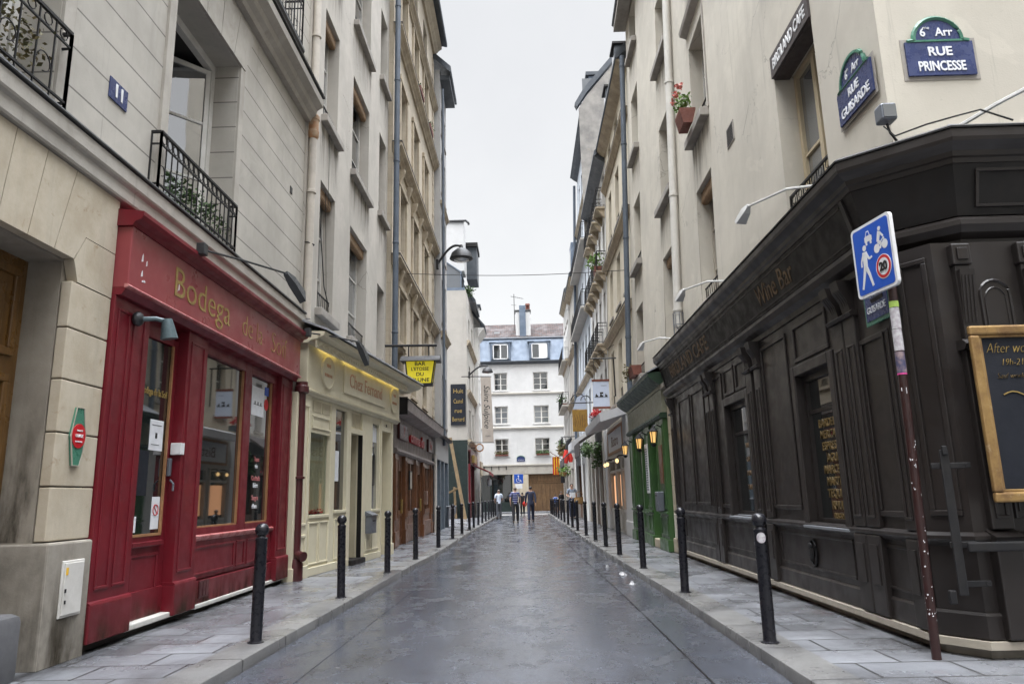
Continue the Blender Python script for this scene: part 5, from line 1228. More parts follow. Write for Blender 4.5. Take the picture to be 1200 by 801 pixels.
# street plates
def street_plate(F, s, z, w, l1, l2, lab, loc, top=True):
    t = thing('street_plate', lab, 'plate', loc)
    b = MB(F); b.box(s-w/2,s+w/2,.005,.025,z,z+.34); pl = b.build('plate', M['plate_blue'], t)
    text(l1, .125, F, s, .027, z+.235, M['paper'], pl, bold=.003); text(l2, .135, F, s, .027, z+.085, M['paper'], pl, squeeze=w/.92 if len(l2) > 8 else .95, bold=.003)
    if top:
        c = z+.36; rx = w*.36; ry = .225
        arc = [(s+rx*math.cos(PI*k/16), c+ry*math.sin(PI*k/16)) for k in range(17)]
        b = MB(F); b.poly(arc, .006, .022); tp = b.build('district_arch', M['plate_blue'], t)
        text('6   Arr', .12, F, s-.01, .024, c+.075, M['paper'], tp, squeeze=.9, bold=.002); text('me', .05, F, s-.095*(1 if F.n[0] == 0 else -1), .024, c+.125, M['paper'], tp); text('t', .05, F, s+.19*(1 if F.n[0] == 0 else -1), .024, c+.125, M['paper'], tp)
        b = MB(F); b.tube([(p[0],.018,p[1]) for p in arc], .022, 5); b.tube([(s-rx-.03,.018,c-.01),(s+rx+.03,.018,c-.01)], .016, 5)
        for k in (0,16): b.tube([(arc[k][0],.018,arc[k][1]),(arc[k][0]+(.06 if k == 0 else -.06),.018,c-.01)], .02, 5)
        b.build('arch_rim', M['plate_green'], tp)
    b = MB(F); b.box(s-w/2-.035,s+w/2+.035,.0,.006,z-.04,z+.38); b.build('wall_rebate', M['plaster_reveal'], t)
    return t
street_plate(FR(3.38), 6.55, 4.98, .72, 'RUE', 'GUISARDE', 'blue street plate reading Rue Guisarde with a green arched top', (3.4,6.55,5.))
street_plate(FP, .53, 5.02, .62, 'RUE', 'PRINCESSE', 'blue street plate reading Rue Princesse with a green arched top', (3.93,6.07,5.))
# white downpipe and floodlight
t = thing('drainpipe', 'off-white drainpipe running down the cream house above the cafe', 'drainpipe', (3.3, 15.1, 4.6))
b = MB(FR(3.30)); b.tube([(14.75,.0,z) for z in (4.7,5.0,8.,12.,17.)], .085, 14); b.build('pipe', M['pipe_white'], t, smooth=True)
for z in (5.05,7.6,10.3,13.): MB(FR(3.30)).tube([(14.75,.0,z),(14.75,.0,z+.05)], .10, 14).build('collar', M['pipe_white'], t)
b = MB(FR(3.3))
for k in range(8): b.tube([(14.75+.11*math.cos(k*PI/4),.11*math.sin(k*PI/4),4.45),(14.75+.11*math.cos(k*PI/4),.11*math.sin(k*PI/4),5.0)], .008, 4)
for z in (4.47,4.75,5.0): b.tube([(14.75+.11*math.cos(q),.11*math.sin(q),z) for q in [2*PI*k/14 for k in range(14)]], .008, 4, closed=True)
b.build('wire_cage', M['grey_metal'], t)
t = thing('floodlight', 'small grey floodlight box on the wall corner above the cafe cornice', 'lamp', (3.42, 6.0, 4.5))
b = MB(); b.box(3.22,3.36,5.86,6.0,4.50,4.66,bev=.02); b.build('body', M['grey_metal'], t)
MB().box(3.235,3.345,5.852,5.862,4.52,4.64).build('lens', M['glass_sky'], t)
b = MB(); b.tube([(3.30,5.95,4.5),(3.33,5.97,4.42),(3.42,6.03,4.36),(3.42,6.06,4.32)], .012, 5); b.build('cable', M['iron'], t)
# geranium pot at a window
t = thing('geranium_pot', 'terracotta pot of coral geraniums hung at an upper window of the cream house', 'flower pot', (3.1, 12.6, 8.15))
FW = FR(3.40)
b = MB(FW); b.prof([(.15,8.10),(.32,8.10),(.38,8.36),(.38,8.40),(.08,8.40),(.08,8.36)], 12.45, 12.9); b.build('pot', M['terracotta'], t)
b = MB(FW)
for k in range(6): b.leaves((12.5+.09*k,.26,8.58+.03*(k%3)), .15, 26, .09)
for k in range(5): b.tube([(12.6+.08*k,.26,8.5),(12.65+.1*k,.34,8.85+.05*(k%2))], .008, 4)
b.build('foliage', M['leaf_light'], t)
b = MB(FW)
for k in range(7): b.leaves((12.5+.1*k,.34,8.86+.06*(k%3)), .07, 22, .06)
b.build('flowers', M['petal'], t)

# ---- black cafe
X0 = 3.2; cB = (3.2,6.03); cC = (3.40,5.75)
path = [(3.2,15.75), cB, cC, (8.5,5.75)]
pathU = [(3.2,15.75), (3.2,6.29), (3.71,5.85), (8.5,5.85)]
F = FR(X0)
dC = (cC[0]-cB[0], cC[1]-cB[1]); LC = math.hypot(*dC); uC = (dC[0]/LC, dC[1]/LC); FC = Fr(cB, uC, (uC[1], -uC[0]))
FQ = Fr((cC[0],5.75),(1,0),(0,-1))
S = thing('cafe_front', 'long black brown panelled wine bar and cafe front wrapping the right street corner', 'shopfront', (3.4, 9., .1))
b = MB(); sweep(b, path, [(-.35,.24),(.0,.24),(.0,3.36),(-.35,3.36)])
# main carcass cut by windows is built as separate bays below; here only plinths
b.bm.free()
b = MB(); sweep(b, path, [(-.3,.17),(.06,.17),(.06,.225),(-.3,.235)]); b.build('stone_ledge', M['wframe_grey'], S)
b = MB(); sweep(b, path, [(-.3,.05),(-.03,.05),(-.03,.17),(-.3,.17)]); b.build('footing', M['stone_foot'], S)
b = MB(); sweep(b, path, [(-.3,.236),(.025,.236),(.025,.40),(.012,.42),(-.3,.42)]); sweep(b, path, [(-.3,.42),(.0,.42),(.0,.90),(-.3,.90)]); sweep(b, path, [(-.3,.90),(.012,.90),(.045,.93),(.06,.95),(.06,.975),(.02,1.0),(-.3,1.0)])
b.build('base_panelling', M['black_paint'], S)
# frieze, sloping fascia and crown
b = MB(); sweep(b, pathU, [(-.3,3.30),(.02,3.30),(.03,3.36),(.10,3.40),(.13,3.46),(.13,3.50),(.08,3.54),(-.3,3.56)]); b.build('lower_cornice', M['black_paint'], S)
b = MB(); sweep(b, pathU, [(-.3,3.56),(.06,3.56),(.17,3.98),(-.3,3.98)]); fa = b.build('fascia', M['black_dull'], S)
b = MB(); sweep(b, pathU, [(-.3,3.98),(.18,3.98),(.19,4.02),(.21,4.03),(.22,4.07),(.26,4.10),(.29,4.13),(.30,4.16),(.30,4.23),(.27,4.25),(-.3,4.28)]); b.build('crown_cornice', M['black_paint'], S)
b = MB(); sweep(b, pathU, [(-.3,4.29),(.28,4.252),(.31,4.236),(.315,4.25),(.28,4.275),(-.3,4.36)]); b.build('crown_flashing', M['lead'], S)
# fascia frames and lettering (sloping face approximated by tilted frame)
class Tilt(Fr):
    def __init__(self, x): super().__init__((x,0.),(0.,1.),(-1.,0.))
    def pt(self, s, d, z):
        k = (z-3.56)/.42; return Vector((self.o[0]-.06-.11*k-d, s, z))
FT_ = Tilt(3.2)
text('BIRDLAND CAFE', .33, FT_, 13.35, .004, 3.765, M['gold_faint'], fa, squeeze=1.25, bold=.004)
text('Wine Bar', .34, FT_, 8.55, .004, 3.77, M['gold_faint'], fa, squeeze=.95, shear=.2)
b = MB(FT_)
for a, c in ((6.5,15.6),): 
    for (s0,s1,z0,z1) in ((a,c,3.60,3.615),(a,c,3.925,3.94)): b.box(s0,s1,.0,.006,z0,z1)
for s in (6.42,15.66): b.box(s-.03,s+.03,.0,.02,3.57,3.97)
b.build('fascia_bead', M['black_paint'], fa)
class TiltQ(Fr):
    def pt(self, s, d, z):
        k = (z-3.56)/.42; return Vector((self.o[0]+s, self.o[1]-.06-.11*k-d, z))
FTQ = TiltQ((3.71,5.85),(1,0),(0,-1))
b = MB(FTQ)
for (s0,s1,z0,z1) in ((.12,4,3.62,3.645),(.12,4,3.905,3.93),(.12,.145,3.645,3.905)): b.box(s0,s1,.0,.02,z0,z1,bev=.004)
b.build('fascia_frame', M['black_paint'], fa)
# street side bays
CW = (7.42,8.36,.98,2.62); BWn = (10.28,11.38,1.0,2.64)
wl = wall('panelling', F, 6.04, 15.75, 1.0, 3.31, [(CW[0],CW[1],1.0,CW[3]),(BWn[0],BWn[1],1.001,BWn[3])], M['black_paint'], S, depth=.14, back=.3)
b = MB(F)
def cafepanels(lst, z0, z1, w=.05, dp=.022):
    for a, c in lst: panel(b, F, a, c, z0, z1, 0., w=w, dp=dp)
cafepanels([(12.75,13.72),(13.85,14.85)], 1.12, 3.18)
cafepanels([(10.25,10.78),(10.86,11.42)], 2.80, 3.22); cafepanels([(11.55,12.05)], 1.1, 3.2)
cafepanels([(8.62,9.55)], 1.12, 3.2); cafepanels([(7.42,8.38)], 2.78, 3.22); cafepanels([(6.25,6.75)], 1.1, 2.7)
for (a,c,z0,z1) in (CW, BWn):
    for (s0,s1,q0,q1) in ((a-.12,a,z0-.04,z1+.12),(c,c+.12,z0-.04,z1+.12),(a,c,z1,z1+.12)): b.box(s0,s1,-.01,.05,q0,q1,bev=.012)
for a, c in ((6.3,7.15),(7.4,9.45),(10.25,11.95),(12.7,14.9)):
    for f in (1,): panel(b, F, a, c, .48, .86, 0., w=.03, dp=.012)
b.build('panel_mouldings', M['black_paint'], S)
def pil(F, s, z0, z1, name='pilaster', w=.13):
    b = MB(F); b.box(s-w, s+w, -.01, .045, z0, z1-.35, bev=.008); panel(b, F, s-w*.62, s+w*.62, z0+.08, z1-.62, .045, w=.025, dp=.012)
    b.prof([(-.01,z1-.36),(.075,z1-.36),(.09,z1-.33),(.05,z1-.30),(-.01,z1-.30)], s-w*1.15, s+w*1.15)
    b.prof([(0,z1-.30),(.05,z1-.30),(.07,z1-.2),(.13,z1-.10),(.15,z1),(0,z1)], s-w*.7, s+w*.7)
    for k in range(3): b.prof([(.05,z1-.29),(.075,z1-.2),(.14,z1-.09),(.06,z1-.2)], s-w*.45+w*.36*k-.008, s-w*.45+w*.36*k+.012)
    b.box(s-w*1.05, s+w*1.05, -.01, .06, .24, .93, bev=.01); b.box(s-w*.6,s+w*.6,.06,.07,.5,.85,bev=.004)
    return b.build(name, M['black_paint'], S)
for s in (15.45, 12.42, 12.12, 10.05, 9.68, 7.12, 6.85, 6.18): pil(F, s, 1.0, 3.31, w=.12 if s != 6.18 else .09)
for k, (a,c,z0,z1) in enumerate((CW, BWn)):
    b = MB(F); b.box(a,a+.07,-.13,-.05,z0,z1); b.box(c-.07,c,-.13,-.05,z0,z1); b.box(a+.07,c-.07,-.13,-.05,z1-.07,z1); b.box(a+.07,c-.07,-.13,-.05,z0,z0+.06); b.box(a+.07,c-.07,-.12,-.07,2.18,2.22)
    w = b.build('window', M['black_paint'], S)
    MB(F).box(a+.05,c-.05,-.10,-.09,z0+.04,z1-.04).build('pane', M['shopglass'], w)
    b = MB(F); b.prof([(-.16,z0-.01),(.075,z0-.045),(.08,z0-.02),(-.16,z0+.03)], a-.10, c+.10); b.build('sill', M['zinc_pale'], w)
    lines = ('BARDELAU','MERCATO','ESPRESSO','AGUA','MARCELO','MARTINI','TEQUILA','RHUM','BIERE') if k == 0 else ('VINS','CAFE','MENU','TAPAS')
    for i, l in enumerate(lines):
        text(l, .125 if k == 0 else .10, F, (a+c)/2-.06, -.087, 2.05-.125*i if k == 0 else 2.0-.2*i, M['gold_dim'] if k == 0 else M['gold_faint'], w, squeeze=1.0, bold=.002)
        if k == 0:
            pass
# cast head ornament on the base
b = MB(F); b.ball((8.42,.03,.66), .07, .35, .8, 1.1); b.ball((8.42,.045,.74), .045, .4, 1.2, .7); b.tube([(8.42+.10*math.cos(q),.014,.66+.14*math.sin(q)) for q in [2*PI*k/20 for k in range(20)]], .014, 5, closed=True)
b.build('face_ornament', M['iron'], S, smooth=True)
# chamfer: panelled narrow face
b = MB(FC); b.box(.0,LC,-.3,.0,1.0,3.31); panel(b, FC, .05, LC-.05, 1.12, 3.2, 0., w=.045, dp=.02); b.build('corner_panel', M['black_paint'], S)
# rue Princesse side
b = MB(FQ); b.box(.0,5.,-.3,.0,1.0,3.31)
arch = [(.34,1.1),(.58,1.1),(.58,2.86)]+[(.46+.12*math.cos(q),2.86+.12*math.sin(q)) for q in [PI*k/10 for k in range(1,10)]]+[(.34,2.86)]
b.tube([(s,.0,z) for s,z in arch], .014, 5, closed=True)
arch2 = [(s*.0+.46+(s-.46)*.72,z-(.06 if z > 2.5 else -.05)) for s,z in arch]; b.tube([(s,.0,z) for s,z in arch2], .008, 5, closed=True)
b.build('side_panelling', M['black_paint'], S)
for s in (.20, .73, 1.26, 1.8):
    b = MB(FQ); w = .085
    b.box(s-w,s+w,-.01,.06,1.02,2.40,bev=.01); panel(b, FQ, s-w*.6, s+w*.6, 1.1, 2.3, .06, w=.025, dp=.012)
    b.prof([(-.01,2.40),(.10,2.40),(.13,2.44),(.08,2.48),(-.01,2.48)], s-w*1.3, s+w*1.3)
    b.box(s-w*.75,s+w*.75,-.01,.06,2.48,3.1,bev=.01); b.prof([(0,2.6),(.06,2.6),(.07,2.7),(.10,2.95),(.11,3.05),(0,3.05)], s-w*.7, s+w*.7)
    for k in range(4): b.tube([(s-w*.5+w*.33*k,.063,2.62),(s-w*.5+w*.33*k,.078,2.75),(s-w*.5+w*.33*k,.108,3.0)], .008, 5)
    b.box(s-w*.9,s+w*.9,-.01,.075,3.1,3.28,bev=.012); b.box(s-w*.5,s+w*.5,.075,.09,3.14,3.24,bev=.004)
    b.box(s-w*1.15,s+w*1.15,-.01,.09,.24,.92,bev=.012); b.prof([(-.01,.92),(.10,.92),(.13,.97),(-.01,1.02)], s-w*1.3, s+w*1.3)
    b.build('console_pilaster', M['black_paint'], S)
# iron shutter bars at the corner
t = thing('shutter_bars', 'dark iron shutter bars bolted across the cafe corner by the sign pole', 'bars', (3.3, 5.7, .5))
FX = Fr((3.20,5.70),(1,0),(0,-1))
for z, a, c in ((1.50,-.10,.20),(.92,-.04,.16),(.64,-.02,.22)): b = MB(FX); b.box(a,c,.03,.05,z-.022,z+.022,bev=.006); b.tube([(c-.03,.055,z),(c-.03,.02,z)], .016, 8); b.build('cross_bar', M['iron'], t)
b = MB(FX); b.box(-.035,.035,.051,.068,.56,1.62,bev=.008); b.box(-.02,.02,.06,.085,1.58,1.65,bev=.008); b.build('upright_bar', M['iron'], t)
b = MB(FX); b.box(.05,.9,.09,.12,.87,.94,bev=.012); b.build('guard_bar', M['iron'], t)
b = MB(FX); b.box(-.10,-.05,.02,.06,.50,.60,bev=.01); b.build('padlock', M['iron'], t)
# gilded blackboard
t = thing('menu_blackboard', 'large blackboard in a gilded frame chalked After work on the cafe corner', 'blackboard', (3.95, 5.6, 1.25))
fx0, fx1, fz0, fz1 = .075, .97, 1.22, 2.56
b = MB(FQ); w = .075
for (s0,s1,z0,z1) in ((fx0,fx1,fz0,fz0+w),(fx0,fx1,fz1-w,fz1),(fx0,fx0+w,fz0+w,fz1-w),(fx1-w,fx1,fz0+w,fz1-w)): b.box(s0,s1,.17,.215,z0,z1,bev=.016)
for (s0,s1,z0,z1) in ((fx0+w,fx1-w,fz0+w,fz0+w+.02),(fx0+w,fx1-w,fz1-w-.02,fz1-w),(fx0+w,fx0+w+.02,fz0+w+.02,fz1-w-.02),(fx1-w-.02,fx1-w,fz0+w+.02,fz1-w-.02)): b.box(s0,s1,.17,.195,z0,z1,bev=.005)
b.build('frame', M['gold_frame'], t)
bd = MB(FQ).box(fx0+.02,fx1-.02,.165,.178,fz0+.02,fz1-.02).build('board', M['board'], t)
text('After work', .115, FQ, .385, .18, 2.38, M['gold'], bd, shear=.35, squeeze=.72, bold=-.003); text('19h-21h', .075, FQ, .40, .18, 2.27, M['gold'], bd, shear=.3, squeeze=.85, bold=-.002); text('Sauf week-end', .06, FQ, .40, .18, 2.165, M['gold_dim'], bd, shear=.35, squeeze=.85, bold=-.002)
b = MB(FQ); b.tube([(.28+.035*k,.18,2.02+.025*math.sin(k*.75)) for k in range(11)], .006, 4); b.build('chalk_flourish', M['gold'], bd)
# green edged plate on the cafe pilaster
t = thing('street_plate', 'older blue enamel Rue Guisarde plate with a green border, half hidden by the traffic sign', 'plate', (3.15, 6.2, 2.75))
b = MB(F); b.box(5.98,6.44,.055,.07,2.76,3.18,bev=.006); pl = b.build('border', M['plate_green'], t)
MB(F).box(6.01,6.41,.07,.075,2.80,3.14).build('enamel', M['plate_blue'], pl); text('RUE', .10, F, 6.21, .077, 3.03, M['paper'], pl); text('GUISARDE', .085, F, 6.21, .077, 2.89, M['paper'], pl, squeeze=.85)
# spotlights over the cafe
for (y0, lab) in ((7.35,'nearest the corner, under the Birdland window'),(10.9,'at the middle of the cafe fascia'),(15.1,'farthest along, above the words Birdland Cafe')):
    t = thing('white_spotlight', 'white arm spotlight over the cafe cornice, '+lab, 'lamp', (3.3, y0, 4.5))
    e = (2.72, y0+.72, 4.62)
    MB().tube([(3.36,y0-.15,4.50),(3.0,y0+.25,4.62),e], .016, 6).build('arm', M['lampwhite'], t); MB().box(3.33,3.40,y0-.22,y0-.08,4.42,4.58,bev=.01).build('wall_bracket', M['grey_metal'], t)
    b = MB(); E_ = Vector(e); a = Vector((-.08,.34,-.22)).normalized(); x = a.cross(Vector((0,0,1))).normalized(); y = a.cross(x)
    R = []
    for w, hx, hy in ((-.02,.02,.015),(.07,.045,.04),(.24,.068,.025)): R.append([b.bm.verts.new(E_+a*w+x*hx*i+y*hy*j) for i, j in ((-1,-1),(1,-1),(1,1),(-1,1))])
    for i in range(2):
        for k in range(4): b.face([R[i][k],R[i][(k+1)%4],R[i+1][(k+1)%4],R[i+1][k]])
    b.face(R[0]); b.face(R[2][::-1]); b.build('lamp_head', M['lampwhite'], t)
t = thing('white_spotlight', 'white arm spotlight on the Rue Princesse side of the corner wall', 'lamp', (4.0, 5.9, 4.6))
MB().tube([(3.86,5.98,4.42),(4.15,5.75,4.55),(4.55,5.5,4.70)], .02, 6).build('arm', M['lampwhite'], t); b = MB(); b.box(3.80,3.92,5.9,6.05,4.36,4.46,bev=.02); b.box(3.98,4.12,5.92,6.05,4.36,4.43,bev=.02); b.build('wall_bracket', M['grey_metal'], t)
MB().tube([(4.55,5.5,4.70),(4.62,5.46,4.70),(4.7,5.4,4.62)], .05, 8, rs=[.04,.07,.09]).build('lamp_head', M['lampwhite'], t)
b = MB(); pts = [(3.24,5.90,4.45),(3.3,5.85,4.33),(3.5,5.72,4.36),(3.75,5.7,4.42),(4.0,5.75,4.5),(4.3,5.8,4.42)]; b.tube(pts, .008, 4)
tag(b.build('cable', M['iron'], loc=(3.7,5.8,4.4)), 'loose black cable looping along the cafe cornice at the corner', 'cable')
# traffic sign on pole
t = thing('traffic_sign', 'blue and white home-zone traffic sign with 20 limit on a chipped maroon pole', 'sign', (3.0, 5.72, .1))
MB().tube([(3.01,5.78,.08),(3.036,5.78,1.7),(3.063,5.78,3.50)], .034, 14).build('pole', M['pole'], t, smooth=True)
b = MB(); random.seed(11)
for k in range(34):
    z = .35+1.35*random.random()**1.2; a = math.atan2(-5.7,-3.0)+random.uniform(-1.2,1.2); r = .0352; w = random.uniform(.002,.008); h = random.uniform(.003,.012); cx = 3.0085+.0155*z; cy = 5.78
    q = [b.bm.verts.new((cx+r*math.cos(a+da/r), cy+r*math.sin(a+da/r), z+dz)) for da, dz in ((-w,0),(0,-h),(w,0),(w*.4,h))]; b.face(q)
for (z0, w, h, sh) in ((1.52,.02,.03,.05),(2.12,.02,.05,.0)):
    a = math.atan2(-5.7,-3.0); q = [b.bm.verts.new((3.0085+.0155*z+.0356*math.cos(a+da/.0356), 5.78+.0356*math.sin(a+da/.0356), z)) for da, z in ((-w,z0+sh),(w,z0),(w,z0-h),(-w,z0-h*.5+sh))]; b.face(q)
b.build('paint_chips', M['paper'], t)
def pole_sticker(z0, z1, m, nm, w=.055):
    b = MB(); a0 = math.atan2(-5.7,-3.0); n = 8; A = []; r = .0358
    zc = (z0+z1)/2; cx = 3.0085+.0155*zc; cy = 5.78
    for i in range(n+1):
        a = a0-w/r+2*w/r*i/n; A.append((b.bm.verts.new((cx+r*math.cos(a),cy+r*math.sin(a),z0)), b.bm.verts.new((cx+r*math.cos(a),cy+r*math.sin(a),z1))))
    for p, q in zip(A, A[1:]): b.face([p[0],q[0],q[1],p[1]])
    b.build(nm, M[m], t)
pole_sticker(2.78,2.83,'lime','lime_sticker'); pole_sticker(2.60,2.775,'sticker','flyer'); pole_sticker(2.42,2.595,'sticker','flyer'); pole_sticker(2.24,2.41,'sticker_dark','flyer'); pole_sticker(2.225,2.238,'pinkstick','pink_strip')
pv = Vector((-.985,-.17,0)).normalized()
FS = Fr((2.972,5.85), (-pv.y*-1*-1, pv.x*-1*-1) if False else (pv.y, -pv.x), (pv.x, pv.y))
# local s runs toward the camera side; centre of the plate at s=0
def rrect(w, h, r, cz, n=5):
    o = []
    for cx, cy, a in ((w-r,h-r,0),(-w+r,h-r,PI/2),(-w+r,-h+r,PI),(w-r,-h+r,1.5*PI)):
        for k in range(n+1): o.append((cx+r*math.cos(a+PI/2*k/n), cz+cy+r*math.sin(a+PI/2*k/n)))
    return o
CZ = 3.24
b = MB(FS); b.poly(rrect(.255,.31,.04,CZ), -.03, .0); pl = b.build('plate', M['white'], t)
b = MB(FS); b.poly(rrect(.23,.285,.03,CZ), .0005, .0025); b.build('blue_field', M['sign_blue'], pl)
rd = Vector((0,0,1)).cross(Vector((FS.n[0],FS.n[1],0))); sg = 1 if rd.dot(Vector((FS.u[0],FS.u[1],0))) > 0 else -1
def sp(pts, m, nm, d=.004):
    b = MB(FS)
    for P in pts: b.poly([(sg*x*.85, CZ+y*.92) for x, y in P], .0026, d)
    return b.build(nm, M[m], pl)
def circ(cx, cy, r, n=22): return [(cx+r*math.cos(2*PI*k/n), cy+r*math.sin(2*PI*k/n)) for k in range(n)]
def limb(x0,y0,x1,y1,w0,w1=None):
    w1 = w1 or w0; L = math.hypot(x1-x0,y1-y0); nx, ny = -(y1-y0)/L, (x1-x0)/L
    return [(x0+nx*w0,y0+ny*w0),(x0-nx*w0,y0-ny*w0),(x1-nx*w1,y1-ny*w1),(x1+nx*w1,y1+ny*w1)]
# walking figure
sp([circ(-.11,.115,.028), limb(-.115,.08,-.12,-.06,.035,.03)], 'white', 'pedestrian_mark'); sp([limb(-.12,-.05,-.075,-.15,.022,.017), limb(-.075,-.15,-.04,-.26,.017,.013), limb(-.125,-.05,-.16,-.15,.022,.017), limb(-.16,-.15,-.20,-.26,.017,.013), limb(-.10,.07,-.055,-.0,.014,.011), limb(-.055,0,-.01,.01,.011,.009), limb(-.13,.07,-.175,.0,.014,.011), limb(-.175,0,-.18,-.05,.011,.01)], 'white', 'pedestrian_limbs', .0046)
# car
sp([[(-.09,.16),(.02,.16),(.02,.205),(-.005,.215),(-.02,.26),(-.055,.26),(-.075,.215),(-.09,.205)], [(-.08,.13),(-.055,.13),(-.055,.16),(-.08,.16)], [(-.015,.13),(.01,.13),(.01,.16),(-.015,.16)]], 'white', 'car_mark')
sp([[(-.062,.215),(-.012,.215),(-.024,.248),(-.05,.248)]], 'sign_blue', 'car_windscreen', .0052); 
# cyclist
def ring(cx, cy, r0, r1, n=22):
    return [(cx+r1*math.cos(2*PI*k/n), cy+r1*math.sin(2*PI*k/n)) for k in range(n)]
sp([circ(.075,.055,.042), circ(.195,.065,.042)], 'white', 'wheels_mark'); sp([circ(.14,.225,.02), limb(.135,.20,.10,.11,.022,.017), limb(.10,.11,.15,.09,.017,.013), limb(.15,.09,.125,.04,.013,.01), limb(.135,.19,.185,.14,.011,.009), limb(.08,.06,.19,.13,.006), limb(.19,.13,.195,.065,.006)], 'white', 'cyclist_mark', .0048)
sp([circ(.14,-.13,.112,30)], 'white', 'limit_rim', .005); sp([circ(.14,-.13,.105,30)], 'sign_red', 'limit_ring', .0058); sp([circ(.14,-.13,.078,30)], 'white', 'limit_disc', .0066)
text('20', .10, FS, sg*.119, .0075, CZ-.12, M['sign_black'], pl, bold=.004, squeeze=.95)
b = MB(FS); b.box(-.05,.05,-.055,-.03,CZ-.14,CZ-.09); b.box(-.05,.05,-.055,-.03,CZ+.09,CZ+.14); b.build('clamp', M['grey_metal'], t)

# ---- stone pier and green shop
t = thing('stone_pier', 'pale stone pier between the black cafe and the green shopfront', 'pier', (3.3, 15.95, .1))
b = MB(FR(3.22)); zz = [.4,.95,1.5,2.05,2.6,3.15,3.6]
for z0, z1 in zip(zz, zz[1:]): b.box(15.78,16.12,-.4,.02,z0+.003,z1-.003,bev=.008)
b.box(15.76,16.16,-.4,.06,.1,.40,bev=.02); b.build('pier_blocks', M['stone_base'], t); b = MB(FR(3.22)); b.box(15.72,16.2,-.4,.14,3.6,3.72,bev=.02); b.box(15.76,16.1,-.3,.05,3.72,4.3); b.build('pier_cap', M['stone_band'], t)
MB(FR(3.22)).box(15.58,15.78,.06,.09,.42,.92,bev=.01).build('pale_panel', M['plaster_cream'], t)
F = FR(3.10)
S = thing('green_shopfront', 'bright green wooden shopfront with mottled sage fascia and three lit lanterns', 'shopfront', (3.2, 19., .1))
b = MB(F); b.box(16.15,21.5,-.4,.0,3.1,3.66,bev=.01); b.box(16.15,21.5,-.4,.03,3.62,3.70); fa = b.build('fascia', M['green_fascia'], S)
b = MB(F); b.prof([(-.4,3.70),(.05,3.70),(.14,3.76),(.24,3.84),(.30,3.90),(.30,3.97),(-.4,4.02)], 15.98, 21.55); b.build('cornice', M['green_dark'], S)
b = MB(F); b.prof([(-.4,4.32),(.29,3.975),(.32,3.985),(-.38,4.36)], 15.95, 21.58); b.build('zinc_cover', M['zinc_pale'], S)
b = MB(F); b.prof([(-.4,2.98),(.04,2.98),(.08,3.04),(.04,3.10),(-.4,3.10)], 16.15, 21.5); b.build('lower_moulding', M['green_dark'], S)
for a, c in ((16.18,17.15),(18.05,18.75),(20.75,21.48)):
    b = MB(F); b.box(a,c,-.4,.0,.36,2.98,bev=.01); panel(b,F,a+.08,c-.08,1.0,2.85,.0,w=.05); panel(b,F,a+.08,c-.08,.42,.85,.0,w=.04); b.box(a-.02,c+.02,-.4,.05,.1,.36,bev=.015); b.prof([(0,.88),(.04,.90),(.04,.94),(0,.95)], a, c); b.build('pilaster', M['green'], S)
b = MB(F); b.box(17.15,18.05,-.5,-.3,.34,1.0); b.box(17.15,17.27,-.5,-.3,1.,2.75); b.box(17.93,18.05,-.5,-.3,1.,2.75); b.box(17.15,18.05,-.5,-.25,2.75,2.98); panel(b,F,17.25,17.95,.42,.92,-.3,w=.05); w = b.build('door', M['green'], S)
MB(F).box(17.27,17.93,-.42,-.41,1.0,2.75).build('pane', M['shopglass'], w)
b = MB(F); b.box(17.1,18.1,-.5,.02,.1,.30,bev=.02); b.build('door_step', M['stone_base'], S)
b = MB(F); b.box(18.75,20.75,-.3,-.06,.36,.95); b.box(18.75,18.9,-.3,-.06,.95,2.98); b.box(20.6,20.75,-.3,-.06,.95,2.98); b.box(19.65,19.78,-.3,-.06,.95,2.98); b.box(18.9,20.6,-.3,-.06,2.75,2.98); b.box(18.72,20.78,-.3,-.0,.1,.36,bev=.01); panel(b,F,18.85,19.68,.45,.88,-.06,w=.04); panel(b,F,19.75,20.68,.45,.88,-.06,w=.04); w = b.build('window', M['green'], S)
MB(F).box(18.9,20.6,-.16,-.15,.95,2.75).build('pane', M['shopglass'], w)
b = MB(F); b.box(18.22,18.58,.012,.04,1.35,2.55,bev=.006); mb_ = tag(b.build('menu_board', M['white'], loc=F.pt(18.4,.02,1.9)), 'tall white menu panel on the green shopfront', 'menu board')
b = MB(F)
for k in range(18): b.box(18.27,18.53,.0402,.042,1.42+.058*k,1.455+.058*k)
b.build('print', M['slate_blue'], mb_)
MB(F).box(16.35,16.75,.012,.03,1.55,2.4,bev=.005).build('glazed_panel', M['brown'], S)
b = MB(F); b.box(16.5,16.82,.01,.16,.95,1.38,bev=.02); q = tag(b.build('letterbox', M['grey_metal'], loc=F.pt(16.65,.05,1.1)), 'grey metal letterbox on the near pilaster of the green shopfront', 'letterbox'); MB(F).box(16.56,16.76,.16,.165,1.28,1.31).build('slot', M['iron'], q)
